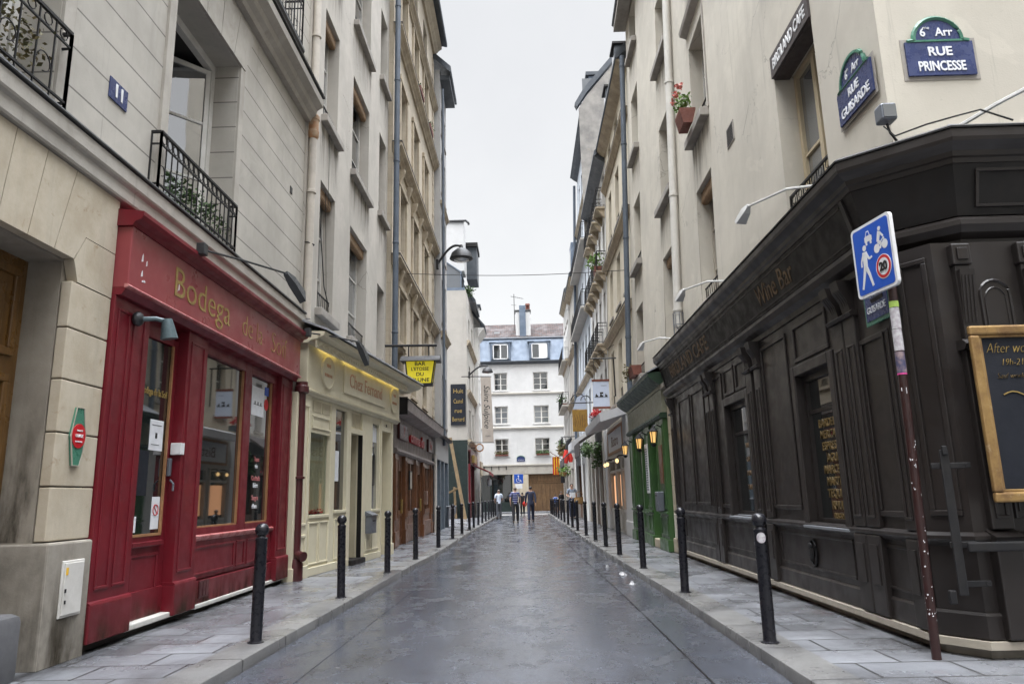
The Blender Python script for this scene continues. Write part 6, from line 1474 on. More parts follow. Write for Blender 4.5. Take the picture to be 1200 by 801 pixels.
for y, lab in ((15.75+.55,'nearest the stone pier'),(18.35,'in the middle, above the menu panel'),(20.95,'farthest from the cafe')):
    t = thing('wall_lantern', 'lit black carriage lantern on the green shopfront, '+lab, 'lantern', F.pt(y,.2,2.6))
    c = (y,.20,2.44)
    b = MB(F); b.tube([(y,.0,2.78),(y,.12,2.84),(y,.20,2.80)], .016, 5); b.lathe((y,.20,2.42), [(.02,-.07),(.045,-.05),(.07,-.01),(.07,0)], 6); b.lathe((y,.20,2.42), [(.105,.26),(.115,.275),(.06,.33),(.03,.37),(.012,.42)], 6)
    for k in range(6):
        q = 2*PI*k/6; p0 = F.pt(*c)+Vector((.068*math.cos(q),.068*math.sin(q),0)); p1 = F.pt(*c)+Vector((.098*math.cos(q),.098*math.sin(q),.265)); b.tube([p0,p1], .011, 4, raw=True)
    b.build('lantern_frame', M['iron'], t)
    MB(F).lathe(c, [(.052,.01),(.076,.24)], 6).build('lamp_glass', M['lampglow'], t)
t = thing('flower_pot', 'terracotta pot with trailing pale flowers above the green shop roof', 'flower pot', (3.2, 20.3, 4.55))
b = MB(FR(3.4)); b.prof([(.05,4.58),(.28,4.58),(.34,4.86),(.05,4.86)], 20.0, 20.8); b.build('pot', M['terracotta'], t)
b = MB(FR(3.4))
for k in range(5): b.leaves((20.5+.12*k,.34,4.82-.05*k), .16, 26, .08)
b.build('foliage', M['leaf_dry'], t)
t = thing('drainpipe', 'blue grey drainpipe down the joint between cream house and yellowish house', 'drainpipe', (3.3, 21.75, 4.))
b = MB(FR(3.32)); b.tube([(21.75,.06,z) for z in (3.9,5.,9.,15.6)], .085, 12); b.build('pipe', M['pipe_blue'], t, smooth=True)
for z in (6.,9.2,12.4,15.2): MB(FR(3.32)).tube([(21.75,.06,z),(21.75,.06,z+.06)], .10, 12).build('collar', M['pipe_blue'], t)

# ---- further houses on the right
def house(name, label, y0, y1, x, top, m, cols_, rows_, ledges, eave=.35, eavem='zinc_dark', ledgem='trim_ochre', base=3.6, depth=.28, back=6., roofh=2., guards=True, panes=('glass','glass_sky','glass','glass_curtain'), frame='wframe', shut=None, lp=.2, soffit=None):
    F = FR(x); B = thing(name, label, 'house', (x, (y0+y1)/2, 0))
    hs = [(a,c,z0,z1) for a,c in cols_ for z0,z1 in rows_]
    wall('wall', F, y0, y1, base, top, hs, M[m], B, depth=depth, back=back)
    for i, h in enumerate(hs): win(F, B, *h, depth=depth-.03, frame=frame, pane=panes[i % len(panes)], rows=3, guard=guards and i % 2 == 0, fw=.05, sd=.06)
    if ledges:
        for z in ledges: b = MB(F); cornice(b, y0, y1, z, lp, .3); b.build('ledge', M[ledgem], B)
        for z in ledges: b = MB(F); b.prof([(-.02,z+.302),(lp+.012,z+.296),(lp+.012,z+.316),(-.02,z+.33)], y0, y1); b.build('ledge_flashing', M['lead'], B)
    b = MB(F); b.prof([(-back,top+roofh+.25),(-1.6,top+roofh),(eave,top+.05),(eave+.05,top+.08),(eave+.03,top+.28),(-1.5,top+roofh+.3),(-back,top+roofh+.5)], y0-.05, y1+.05); b.build('roof', M[eavem], B)
    b = MB(F); b.prof([(0,top-.25),(eave*.6,top-.1),(eave,top+.05),(0,top+.05)], y0, y1); b.build('eave_cornice', M[soffit or ledgem], B)
    return B, F
B, F = house('yellowish_house', 'yellowish rendered house with four moulded ledges beyond the blue grey drainpipe', 21.8, 28.5, 3.42, 15.5, 'plaster_yellow',
    [(22.4,23.3),(24.4,25.4),(26.6,27.5)], [(4.55,6.6),(7.85,9.75),(10.95,13.0),(14.2,15.1)], [6.95,10.05,13.5], guards=True)
for k, s in enumerate((22.9, 25.6)):
    b = MB(F); b.box(s-.35,s+.35,-.5,.30,15.7,16.6,bev=.03); d_ = b.build('dormer', M['zinc_dark'], B); b = MB(F); b.box(s-.42,s+.42,-.5,.38,16.6,16.68); b.build('dormer_roof', M['black_dull'], d_); MB(F).box(s-.26,s+.26,.30,.31,15.8,16.5).build('pane', M['glass_sky'], d_)
B, F = house('balcony_house', 'white house with small individual iron balconies on carved stone consoles', 28.5, 35.6, 3.40, 15.3, 'plaster_white',
    [(28.9,29.7),(30.6,31.4),(32.3,33.1),(34.0,34.8)], [(4.3,6.4),(7.45,9.6),(10.5,12.6),(13.3,14.9)], [], eave=.42, roofh=2.2, guards=False, soffit='zinc_dark')
for a in (28.9,30.6,32.3,34.0):
    for z in (7.3,10.35,13.15):
        b = MB(F); b.box(a-.25,a+1.05,-.02,.40,z-.1,z,bev=.015)
        for s in (a-.1,a+.9): b.prof([(0,z-.45),(.08,z-.4),(.20,z-.25),(.34,z-.1),(0,z-.1)], s-.09, s+.09)
        b.build('balcony_slab', M['trim_ochre'], B)
        rail(F, B, a-.22, a+1.02, z, .36, h=.85, pitch=.16, orn=False)
t = thing('balcony_plant', 'bushy green plant on the nearest middle balcony of the white balcony house', 'plant', F.pt(29.3,.3,10.4))
b = MB(F); b.prof([(.16,10.36),(.40,10.36),(.45,10.66),(.11,10.66)], 29.0, 29.6); b.build('pot', M['terracotta'], t)
b = MB(F); b.leaves((29.3,.36,10.95), .45, 160, .14); b.build('foliage', M['leaf_light'], t)
# taller house whose gable stands above its neighbour
F = FR(3.40)
B, F = house('tall_gable_house', 'tall cool white house with long iron balconies and a bare masonry gable above its neighbour', 35.6, 44.4, 3.40, 21.6, 'plaster_blue',
    [(36.2,37.1),(38.2,39.1),(40.2,41.1),(42.2,43.1)], [(4.2,6.6),(7.6,9.9),(11.0,13.4),(14.8,17.),(18.2,20.2)], [7.1,17.3], eave=.4, roofh=1.5, guards=False, soffit='zinc_dark', panes=('glass','glass_curtain','glass_sky'))
b = MB(F); b.poly([(35.55,.0),(35.58,.0)], 0, 1) if False else None
G_ = Fr((3.45,35.56),(1,0),(0,-1))
b = MB(G_); b.poly([(.0,14.),(.0,21.6),(.5,22.4),(2.3,24.6),(7.,24.9),(7.,14.)], .0, .04); b.build('gable_wall', M['rubble'], B)
b = MB(G_); b.poly([(-.1,21.65),(.45,22.5),(2.3,24.75),(7.,25.05),(7.,25.25),(2.2,25.0),(.3,22.75),(-.2,21.9)], -.3, .10); b.build('gable_coping', M['zinc_dark'], B)
b = MB(F); b.box(36.6,38.2,-1.5,-.1,22.4,24.2,bev=.03); d_ = b.build('dormer', M['zinc'], B); MB(F).box(36.5,38.3,-1.6,.05,24.2,24.4).build('dormer_roof', M['zinc_dark'], d_); MB(G_).box(.35,1.4,-1.0,-.99,22.6,24.0).build('pane', M['glass_sky'], d_)
for z, y0, y1 in ((10.75,35.8,44.2),(14.4,35.8,44.2)):
    b = MB(F); b.box(y0,y1,-.02,.5,z-.12,z,bev=.02); b.build('balcony_slab', M['plaster_pale'], B); rail(F, B, y0+.05, y1-.05, z, .45, h=.9, pitch=.2, orn=False)
b = MB(FR(3.3)); b.tube([(44.2,.1,z) for z in (.1,5.,12.,21.)], .09, 8); tag(b.build('drainpipe', M['pipe_blue'], loc=(3.2,44.2,.1), smooth=True), 'long blue grey drainpipe at the far edge of the tall gabled house', 'drainpipe')
B, F = house('narrow_cream_house', 'narrow cream house with a dark eave beyond the tall gabled house', 44.4, 50.5, 3.25, 14.9, 'plaster_pale',
    [(45.1,46.),(47.0,47.9),(48.9,49.8)], [(4.6,6.6),(7.8,9.8),(11.2,13.2)], [6.95,10.2], eave=.4, back=7.)
b = MB(F); b.box(46.,48.5,-2.2,-.9,15.5,20.3,bev=.03); ch = b.build('chimney_stack', M['plaster_end'], B); b = MB(F); b.box(45.9,48.6,-2.3,-.85,20.3,20.45); b.build('cap', M['lead'], ch)
b = MB(F); b.box(47.,48.6,-.7,.12,15.8,18.2,bev=.03); d_ = b.build('dormer', M['zinc'], B); MB(F).box(47.2,48.4,.12,.13,16.2,17.8).build('pane', M['glass'], d_)
B, F = house('far_white_house', 'white house with iron balconies, last on the right before the cross street', 50.5, 57., 3.15, 15.6, 'plaster_white',
    [(51.,51.9),(52.8,53.7),(54.6,55.5)], [(4.6,6.8),(7.8,9.9),(10.9,13.),(13.7,15.1)], [10.5], eave=.3, back=7., guards=False)
for z in (7.55,10.75,4.4):
    b = MB(F); b.box(50.7,56.8,-.02,.45,z-.12,z,bev=.02); b.build('balcony_slab', M['plaster_pale'], B); rail(F, B, 50.8, 56.7, z, .42, h=.9, pitch=.2, orn=False)
for z, s in ((7.9,52.3),(4.8,53.5)):
    t = thing('balcony_plant', 'dark green plant on the %s balcony of the far white house' % ('middle' if z > 6 else 'lowest'), 'plant', F.pt(s,.4,z)); b = MB(F); b.prof([(.1,z-.38),(.3,z-.38),(.36,z-.1),(.06,z-.1)], s-.4, s+.4); b.build('pot', M['terracotta'], t); b = MB(F); b.leaves((s,.4,z+.2), .42, 110, .15); b.build('foliage', M['leaf'], t)
# ---- shops at street level on the right
F = FR(3.12)
S = thing('beige_bistro_front', 'beige bistro front with framed sign and warm lit windows past the green shop', 'shopfront', (3.2, 25., .1))
b = MB(F); b.box(21.55,23.0,-.4,.0,.1,3.75,bev=.02); b.box(21.52,23.03,-.4,.03,.1,.55,bev=.02); b.build('pier', M['plaster_end'], S); MB(F).box(27.6,28.4,-.4,.0,.1,3.75,bev=.02).build('pier', M['plaster_end'], S)
b = MB(F); b.box(23.0,27.6,-.4,-.06,2.6,3.75); fa = b.build('fascia', M['plaster_pale'], S)
b = MB(F); b.box(23.35,27.2,-.06,-.03,2.82,3.5,bev=.01); sp_ = b.build('sign_panel', M['white'], fa); text('Bistro', .52, F, 25.3, -.028, 3.13, M['brown'], sp_, squeeze=1.5)
b = MB(F); panel(b, F, 23.25, 27.3, 2.72, 3.6, -.06, w=.09, dp=.05); b.build('sign_frame', M['tan'], fa)
for a, c in ((23.0,24.35),(24.55,25.8),(26.0,27.6)):
    b = MB(F); b.box(a,c,-.3,-.1,.1,.85); b.box(a,a+.12,-.3,-.1,.85,2.6); b.box(c-.12,c,-.3,-.1,.85,2.6); b.box(a+.12,c-.12,-.3,-.1,2.1,2.18); b.box(a+.12,c-.12,-.3,-.1,2.5,2.6); panel(b,F,a+.1,c-.1,.2,.8,-.1,w=.06); w = b.build('window', M['plaster_pale'], S)
    MB(F).box(a+.12,c-.12,-.22,-.21,.85,2.5).build('pane', M['shopglass'], w); MB(F).box(a+.2,c-.2,-.205,-.20,.95,2.0).build('lit_poster', M['peach'], w)
b = MB(F); b.prof([(.0,3.72),(.75,3.50),(.78,3.52),(.80,3.76),(.0,3.98)], 22.0, 27.3); b.build('awning_cassette', M['awn_white'], S)
for y, lab in ((23.4,'nearer'),(26.9,'farther'),(26.1,'middle')):
    t = thing('wall_lantern', 'small glowing lamp on the beige bistro front, the %s one' % lab, 'lantern', F.pt(y,.1,2.4))
    MB(F).ball((y,.16,2.38), .055, 1, 1, 1.25).build('globe', M['warmbulb'], t, smooth=True); MB(F).tube([(y,-.1,2.55),(y,.1,2.55),(y,.16,2.47)], .018, 5).build('arm', M['iron'], t)
t = thing('geranium_box', 'red geraniums in a box on the awning edge of the beige bistro', 'flower box', F.pt(27.2,.4,4.0))
b = MB(F); b.box(26.7,28.0,.2,.5,3.98,4.16); b.build('box', M['zinc_dark'], t); b = MB(F)
for k in range(6): b.leaves((26.8+.22*k,.35,4.32), .2, 30, .11)
b.build('flowers', M['petal_red'], t)
F = FR(3.08)
S = thing('tan_restaurant_front', 'tan and dark restaurant front with a dark awning and leafy garland', 'shopfront', (3.2, 32., .1))
b = MB(F)
for a in (28.5,30.2,31.9,33.6,35.2): b.box(a,a+.4,-.4,.0,.1,3.3,bev=.02)
b.box(28.5,35.6,-.4,-.02,3.3,4.1); b.build('pier', M['plaster_pale'], S)
for a in (28.9,30.6,32.3,34.0):
    b = MB(F); b.box(a,a+1.3,-.3,-.1,.1,.9); b.box(a,a+.1,-.3,-.1,.9,3.3); b.box(a+1.2,a+1.3,-.3,-.1,.9,3.3); b.box(a+.1,a+1.2,-.3,-.1,2.5,2.58); w = b.build('window', M['brown_pale'], S); MB(F).box(a+.1,a+1.2,-.2,-.19,.9,3.3).build('pane', M['shopglass'], w)
b = MB(F); b.prof([(.0,4.0),(.9,3.4),(.9,2.85),(.87,2.85),(.87,3.36),(.0,3.9)], 28.7, 31.6); b.build('awning', M['awn_dark'], S)
b = MB(F)
for k in range(10): b.leaves((28.5+.05*k,.2,3.25-.08*k), .17, 34, .12)
tag(b.build('garland', M['leaf'], loc=F.pt(28.8,.2,3.)), 'dark green leafy garland hanging beside the beige bistro', 'garland')
b = MB(F)
for k in range(12): b.leaves((32.3+.2*k,.2,3.35+.12*math.sin(k)), .24, 30, .15)
tag(b.build('garland', M['leaf'], loc=F.pt(33.,.2,3.3)), 'green garland over the windows of the tan restaurant front', 'garland')
F = FR(3.05)
S = thing('pale_shopfront', 'pale shopfront with a pointed dark canopy, far down the right side', 'shopfront', (3.2, 40., .1))
b = MB(F); b.box(35.6,37.,-.4,.0,.1,3.9); b.box(38.2,39.4,-.4,.0,.1,3.9); b.box(43.,44.4,-.4,.0,.1,3.9); b.box(37.,38.2,-.4,-.02,2.9,3.9); b.box(39.4,43.,-.4,-.02,3.,3.9); b.build('pier', M['plaster_white'], S)
for a, c in ((37.,38.2),(39.4,43.)):
    b = MB(F); b.box(a,c,-.35,-.15,.1,.8); b.box(a,a+.12,-.35,-.15,.8,3.); b.box(c-.12,c,-.35,-.15,.8,3.); w = b.build('window', M['brown'], S); MB(F).box(a+.12,c-.12,-.25,-.24,.8,3.).build('pane', M['shopglass'], w)
b = MB(F); b.prof([(0,4.2),(.9,3.3),(.93,3.3),(.93,2.9),(.9,2.9),(.88,3.26),(0,4.05)], 39.3, 43.2); b.build('canopy', M['awn_dark'], S)
b = MB(F); b.prof([(0,4.3),(.7,3.9),(.7,3.5),(.0,3.5)], 35.7, 38.6); b.build('awning', M['awn_white'], S)
F = FR(3.02)
S = thing('dark_shopfronts', 'dark brown shopfront under the last houses on the right', 'shopfront', (3.2, 51., .1))
b = MB(F)
for a in (44.4,47.2,50.2,53.4,56.4): b.box(a,a+.6,-.4,.0,.1,3.9)
b.box(44.4,57.,-.4,-.03,3.0,4.0); b.build('pier', M['plaster_pale'], S)
for a, c in ((45.,47.2),(47.8,50.2),(50.8,53.4),(54.,56.4)):
    b = MB(F); b.box(a,c,-.35,-.15,.1,.8); b.box(a,a+.12,-.35,-.15,.8,3.); b.box(c-.12,c,-.35,-.15,.8,3.); w = b.build('window', M['brown'], S); MB(F).box(a+.12,c-.12,-.25,-.24,.8,3.).build('pane', M['shopglass'], w)
# hanging signs
def hang_sign(y, x0, x1, z0, z1, m, label, nm, arm_z, deco):
    t = thing(nm, label, 'sign', (x1, y, z0)); FS_ = Fr((0,y),(1,0),(0,-1))
    b = MB(FS_); b.box(x0,x1,-.04,.04,z0,z1,bev=.012); pn = b.build('panel', M[m], t)
    b = MB(); b.tube([(3.45,y,arm_z),(x0-.05,y,arm_z)], .028, 5); b.tube([(x0+.08,y,arm_z),(x0+.08,y,z1)], .012, 4); b.tube([(x1-.08,y,arm_z),(x1-.08,y,z1)], .012, 4)
    if deco == 'arm': b.tube([(3.4,y,arm_z+.5),(2.6,y,arm_z)], .014, 4); b.tube([(3.36,y,arm_z),(3.36,y,arm_z-1.4)], .028, 5)
    else:
        for r, cx in ((.32,x0+.3),(.22,x1-.05)): b.tube([(cx+r*math.cos(q),y,arm_z+.1+r*math.sin(q)) for q in [PI*k/9 for k in range(10)]], .022, 5)
    b.build('bracket', M['iron'], t); return t, pn, FS_
t, pn, FS_ = hang_sign(26.,2.55,3.14,4.37,5.39,'sign_pale','pale blue hanging sign with small bird figures on a wire, black bracket','hanging_sign',6.18,'arm')
b = MB(FS_); b.box(2.53,3.16,-.05,.05,5.33,5.41); b.box(2.53,3.16,-.05,.05,4.35,4.42); b.build('copper_edge', M['terracotta'], pn)
b = MB(FS_); b.box(2.6,3.09,.042,.046,4.76,4.775)
for x, s in ((2.68,1.),(2.85,1.3),(3.02,.9)): b.poly([(x-.05*s,4.77),(x+.04*s,4.77),(x+.06*s,4.82),(x+.01*s,4.84),(x,4.90*1.0),(x-.03*s,4.86)], .041, .047)
b.box(2.80,2.92,.042,.046,4.88,4.94); b.build('bird_figures', M['sign_black'], pn); b = MB(FS_); b.box(2.85,3.06,.042,.045,5.17,5.185); b.build('writing', M['slate_blue'], pn)
t, pn, FS_ = hang_sign(33.,2.26,2.94,4.15,5.14,'sepia','square gold brown hanging sign on a scrolled iron bracket','hanging_sign',5.45,'scroll')
b = MB(FS_); 
for k in range(5): b.tube([(2.36+.11*k,.042,4.35),(2.42+.1*k,.042,4.6),(2.34+.12*k,.042,4.9)], .014, 4)
b.build('carving', M['brown'], pn)
b = MB(FS_); b.poly([(2.3,5.16),(2.92,5.16),(2.86,5.9),(2.5,5.7)], -.01, .01); q = tag(b.build('sign_top_panel', M['sign_pale'], loc=(2.6,33.,5.2)), 'thin pale panel standing above the gold brown hanging sign', 'panel')
# flags and a red figure
t = thing('hanging_figure', 'red and dark cloth figure hanging from a bracket far down the right side', 'decoration', (2.5, 44.6, 3.6))
b = MB(); b.tube([(2.95,44.6,4.75),(2.75,44.6,4.55),(2.70,44.6,4.2),(2.68,44.6,3.9)], .15, 8, rs=[.07,.15,.17,.14]); b.build('dark_coat', M['cloth_black'], t, smooth=True)
b = MB(); b.tube([(2.68,44.6,4.0),(2.55,44.6,3.55),(2.5,44.6,3.25)], .16, 8, rs=[.20,.2,.15]); b.tube([(2.72,44.6,3.9),(2.85,44.6,3.5),(2.84,44.6,3.3)], .13, 8, rs=[.16,.16,.12]); b.tube([(2.74,44.6,4.05),(3.0,44.6,4.1)], .06, 6); b.build('red_trousers', M['flag_red'], t, smooth=True)
MB().tube([(3.3,44.6,4.85),(2.3,44.6,4.8)], .03, 5).build('bracket', M['iron'], t)
t = thing('striped_flag', 'red and yellow striped flag hanging over the far right pavement', 'flag', (2.2, 52., 3.))
FF = Fr((0,52.),(1,0),(0,-1))
for k in range(6):
    b = MB(FF); x0 = 2.02+.085*k; pts = []
    A = [b.V((x0,.05*math.sin(3*k+z*2),z-.08*(k%2)*0)) for z in (4.0,3.6,3.2,2.75)]; C_ = [b.V((x0+.085,.05*math.sin(3*(k+1)+z*2),z)) for z in (4.05,3.65,3.25,2.8)]
    for i in range(3): b.face([A[i],C_[i],C_[i+1],A[i+1]])
    b.build('cloth_stripe', M['flag_red' if k % 2 == 0 else 'flag_yellow'], t)
MB().tube([(3.1,52.,3.6),(2.02,52.,4.25),(1.9,52.,4.4)], .025, 5).build('flagpole', M['brown'], t)
MB(FF).box(2.56,2.85,-.03,.03,2.2,3.7,bev=.01).build('dark_banner', M['cloth_black'], t)
for (x, y, z, r, lab) in ((2.55,48.,2.85,.42,'bright green hanging basket on the far right, beyond the man with the basket'),(2.6,50.3,4.3,.38,'dry hanging plants on a low balcony far down the right side')):
    t = thing('hanging_plant', lab, 'plant', (x, y, z)); b = MB(); b.lathe((x,y,z-.3), [(.06,0),(.2,.08),(.26,.26)], 10); b.build('basket', M['basket'], t); b = MB(); b.leaves((x,y,z+.1), r, 170, .17, droop=.3); b.build('foliage', M['leaf_light' if r > .4 else 'leaf_dry'], t)
    MB().tube([(x,y,z+.2),(x,y,z+1.0),(3.2,y,z+1.05)], .014, 4).build('hook', M['iron'], t)
t = thing('overhead_cable', 'thin black cable strung across the street between upper storeys', 'cable', (0, 22., 8.))
pts = [(-3.75+7.2*k/20, 22.0, 8.35-.1*k/20-.12*math.sin(PI*k/20)) for k in range(21)]
MB().tube(pts, .011, 4).build('wire', M['iron'], t)
# rubbish in the gutter
for (x, y, s, lab) in ((1.64,12.95,.085,'crumpled white paper rag in the right gutter, the larger patch'),(1.6,11.6,.065,'crumpled white paper in the right gutter, nearest the camera'),(1.52,14.3,.045,'tiny paper scrap in the right gutter beside the green shop')):
    b = MB(); n = 14
    ring_ = [(x+s*random.uniform(.5,1.2)*math.cos(2*PI*k/n)*.9, y+s*2.2*random.uniform(.5,1.2)*math.sin(2*PI*k/n)) for k in range(n)]
    c = b.bm.verts.new((x,y,.05)); R1 = [b.bm.verts.new((x+(p[0]-x)*.5,y+(p[1]-y)*.5,random.uniform(.015,.05))) for p in ring_]; R2 = [b.bm.verts.new((p[0],p[1],.007)) for p in ring_]
    for k in range(n): b.face([c,R1[k],R1[(k+1)%n]]); b.face([R1[k],R2[k],R2[(k+1)%n],R1[(k+1)%n]])
    tag(b.build('crumpled_paper', M['paper_dirty'], loc=(x,y,.0)), lab, 'litter')

# ================================================================== PEOPLE
def skin(name, V, E, R, m, parent, sub=2):
    me = bpy.data.meshes.new(name); me.from_pydata(V, E, []); o = bpy.data.objects.new(name, me); col.objects.link(o)
    md = o.modifiers.new('s', 'SKIN'); md.use_smooth_shade = True
    for i, r in enumerate(R):
        sv = me.skin_vertices[0].data[i]; sv.radius = (r, r) if not isinstance(r, tuple) else r
    me.skin_vertices[0].data[0].use_root = True
    sb = o.modifiers.new('u', 'SUBSURF'); sb.levels = sub; sb.render_levels = sub
    dg = bpy.context.evaluated_depsgraph_get(); dg.update()
    nm = bpy.data.meshes.new_from_object(o.evaluated_get(dg)); bpy.data.objects.remove(o); nm.name = name
    nm.materials.clear(); nm.materials.append(m)
    for p in nm.polygons: p.use_smooth = True
    r = bpy.data.objects.new(name, nm); col.objects.link(r); r.parent = parent; ORG[r.name] = Vector((0,0,0)); return r
def person(label, loc, rot, H, shirt, trousers, hair, stride=.18, arms=((.0,.0),(.0,.0)), long_sleeve=False, shorts=False, jacket=False, sway=0.):
    """local frame: faces +Y; arms = per side (forward swing of hand, elbow bend)"""
    t = thing('person', label, 'person', loc); ORG[t.name] = Vector((0,0,0)); t.rotation_euler.z = rot; k = H/1.75; t.scale = (k,k,k)
    J = {}
    J['pel'] = (0,0,.95); J['wai'] = (0,.0,1.10); J['che'] = (0,-.01,1.30); J['nec'] = (0,-.01,1.47); J['nek'] = (0,.0,1.53); J['hed'] = (0,.015,1.62); J['top'] = (0,.01,1.71)
    for s, n in ((-1,'l'),(1,'r')):
        f = stride*s
        J['hip'+n] = (.095*s,0,.90); J['kne'+n] = (.10*s,f*.55+.03,.50); J['ank'+n] = (.10*s,f-.02*(1 if f < 0 else 0),.09); J['toe'+n] = (.115*s,f+.14,.045)
        a = arms[0 if s < 0 else 1]
        J['sho'+n] = (.185*s,-.01,1.42); J['elb'+n] = (.245*s,a[0]*.45-.03,1.15); J['wri'+n] = (.245*s+(-.14*s*a[1]),a[0]+.30*a[1],.92+.22*a[1]); J['han'+n] = (.245*s+(-.20*s*a[1]),a[0]+.02+.37*a[1],.83+.29*a[1])
    def mk(chains, rad, name, m, parent):
        idx = {}; V = []; E = []; R = []
        for c in chains:
            for p in c:
                if p not in idx: idx[p] = len(V); V.append(J[p]); R.append(rad[p])
            for p, q in zip(c, c[1:]):
                if (idx[p], idx[q]) not in E: E.append((idx[p], idx[q]))
        return skin(name, V, E, R, m, parent)
    rb = {'pel':(.14,.10),'wai':(.13,.095),'che':(.15,.10),'nec':(.075,.065),'nek':.052,'hed':(.076,.094),'top':(.058,.07)}
    for n in 'lr':
        rb.update({'hip'+n:.08,'kne'+n:.052,'ank'+n:.036,'toe'+n:.03,'sho'+n:.055,'elb'+n:.04,'wri'+n:.027,'han'+n:(.034,.02)})
    # fingers
    ch = [['pel','wai','che','nec','nek','hed','top']]+[['pel','hip'+n,'kne'+n,'ank'+n,'toe'+n] for n in 'lr']+[['nec','sho'+n,'elb'+n,'wri'+n,'han'+n] for n in 'lr']
    body = mk(ch, rb, 'body', M['skin'], t)
    # five tapering fingers joined to each hand of the body mesh
    bmm = bmesh.new(); bmm.from_mesh(body.data); tb = MB(); tb.bm.free(); tb.bm = bmm
    for n, s in (('l',-1),('r',1)):
        w = Vector(J['wri'+n]); h = Vector(J['han'+n]); d = (h-w).normalized(); sd = Vector((0,1,0)) if abs(d.y) < .7 else Vector((0,0,1)); sd = (sd-d*sd.dot(d)).normalized()
        for i, (o_, l) in enumerate(((-.026,.06),(-.009,.075),(.009,.07),(.024,.055))):
            p0 = h-d*.015+sd*o_; p1 = p0+d*l*.55; p2 = p1+d*l*.4+Vector((-s*.02,0,0)); tb.tube([p0,p1,p2], .009, 5, raw=True, rs=[.010,.0085,.006])
        p0 = w+d*.05+sd*.028; tb.tube([p0,p0+d*.03+sd*.02,p0+d*.065+sd*.022], .009, 5, raw=True, rs=[.012,.010,.007])
    # nose and ears
    tb.ball((0,.115,1.615), .016, .7, 1., 1.2, 8, 6)
    for s in (-1,1): tb.ball((.078*s,.01,1.615), .022, .4, .8, 1.2, 8, 6)
    bmm.to_mesh(body.data); bmm.free()
    b = MB()
    for s in (-1,1): b.ball((.03*s,.096,1.638), .009, 1, .6, .7, 6, 5)
    b.ball((0,.10,1.575), .02, 1.1, .5, .3, 8, 5); e_ = b.build('face_features', M['hair_dark'], body)
    # clothes
    rs = {'pel':(.155,.118),'wai':(.146,.112),'che':(.165,.118),'nec':(.085,.075)}
    for n in 'lr': rs.update({'sho'+n:.075,'elb'+n:.058,'wri'+n:.042})
    sl = [['nec','sho'+n,'elb'+n]+(['wri'+n] if long_sleeve else []) for n in 'lr']
    if not long_sleeve:
        for n in 'lr': J['elb'+n+'s'] = tuple(Vector(J['sho'+n]).lerp(Vector(J['elb'+n]), .75)); rs['elb'+n+'s'] = .06; rs['sho'+n] = .075
        sl = [['nec','sho'+n,'elb'+n+'s'] for n in 'lr']
    if jacket: J['hem'] = (0,-.01,.76); rs['hem'] = (.175,.125); base = ['hem','pel','wai','che','nec']
    else: J['hem'] = (0,-.01,.87); rs['hem'] = (.165,.122); base = ['hem','pel','wai','che','nec']
    mk([base]+sl, rs, 'jacket' if jacket else 'shirt', shirt, t)
    rt = {'pel':(.148,.112)}
    for n in 'lr':
        rt.update({'hip'+n:.108,'kne'+n:.085,'ank'+n:.068})
        if shorts: J['kne'+n+'s'] = tuple(Vector(J['hip'+n]).lerp(Vector(J['kne'+n]), .85)); rt['kne'+n+'s'] = .085
    J['wst'] = (0,0,1.09); rt['wst'] = (.135,.10)
    mk([['wst','pel','hip'+n]+(['kne'+n+'s'] if shorts else ['kne'+n,'ank'+n]) for n in 'lr'], rt, 'shorts' if shorts else 'trousers', trousers, t)
    b = MB()
    for n in 'lr':
        a = Vector(J['ank'+n]); c = Vector(J['toe'+n]); b.tube([(a.x,a.y-.05,.045),(a.x,a.y+.03,.055),(c.x,c.y,.04),(c.x,c.y+.05,.032)], .05, 8, raw=True, rs=[.038,.048,.044,.025])
    b.build('shoes', M['shoe'], t, smooth=True)
    b = MB(); b.ball((0,-.008,1.655), .098, .86, 1.04, .82, 14, 10)
    for v in b.bm.verts:
        if v.co.y > .05 and v.co.z < 1.69: v.co.y = .05
        if v.co.z < 1.60: v.co.z = 1.60
    b.build('hair', hair, t, smooth=True)
    return t
person('man in navy and white striped polo walking away down the street', (-.50,38.2,0), 0, 1.84, M['cloth_stripe'], M['cloth_black'], M['hair_grey'], .14, ((-.1,.1),(.12,0)))
person('man in a dark navy suit walking away beside the striped polo', (.30,39.4,0), 0, 1.87, M['cloth_navy'], M['cloth_navy'], M['hair_dark'], .26, ((.12,0),(-.12,0)), long_sleeve=True, jacket=True)
person('man in pale short-sleeved shirt standing by the far left kerb', (-1.62,46.,0), .3, 1.80, M['cloth_white'], M['cloth_grey'], M['hair_grey'], .05, ((.12,.5),(.12,.5)))
pm = person('man in grey blue shirt on the right pavement, facing us with a basket', (2.50,39.4,.1), PI+.1, 1.86, M['cloth_greyblue'], M['cloth_navy'], M['hair_dark'], .08, ((-.05,.15),(.10,.75)))
pc = person('child in white top and shorts with a blue rucksack at the street end', (2.35,57.,0), -.2, 1.42, M['white'], M['cloth_navy'], M['hair_dark'], .12, ((.05,0),(-.05,0)), shorts=True)
person('person in black clothes standing at the far right kerb near the rucksack child', (2.75,56.,0), .6, 1.66, M['cloth_black'], M['cloth_black'], M['hair_grey'], .1, ((.05,.3),(.05,.2)), long_sleeve=True)
person('person in dark clothes with a red bag, half hidden by the striped polo', (-.18,54.,0), 0, 1.64, M['cloth_black'], M['cloth_black'], M['hair_dark'], .16, ((.1,0),(-.1,0)), long_sleeve=True)
MB().box(2.16,2.50,56.55,56.86,.80,1.22,bev=.08).build('r', M['bag_blue'], loc=(2.33,56.7,.8))
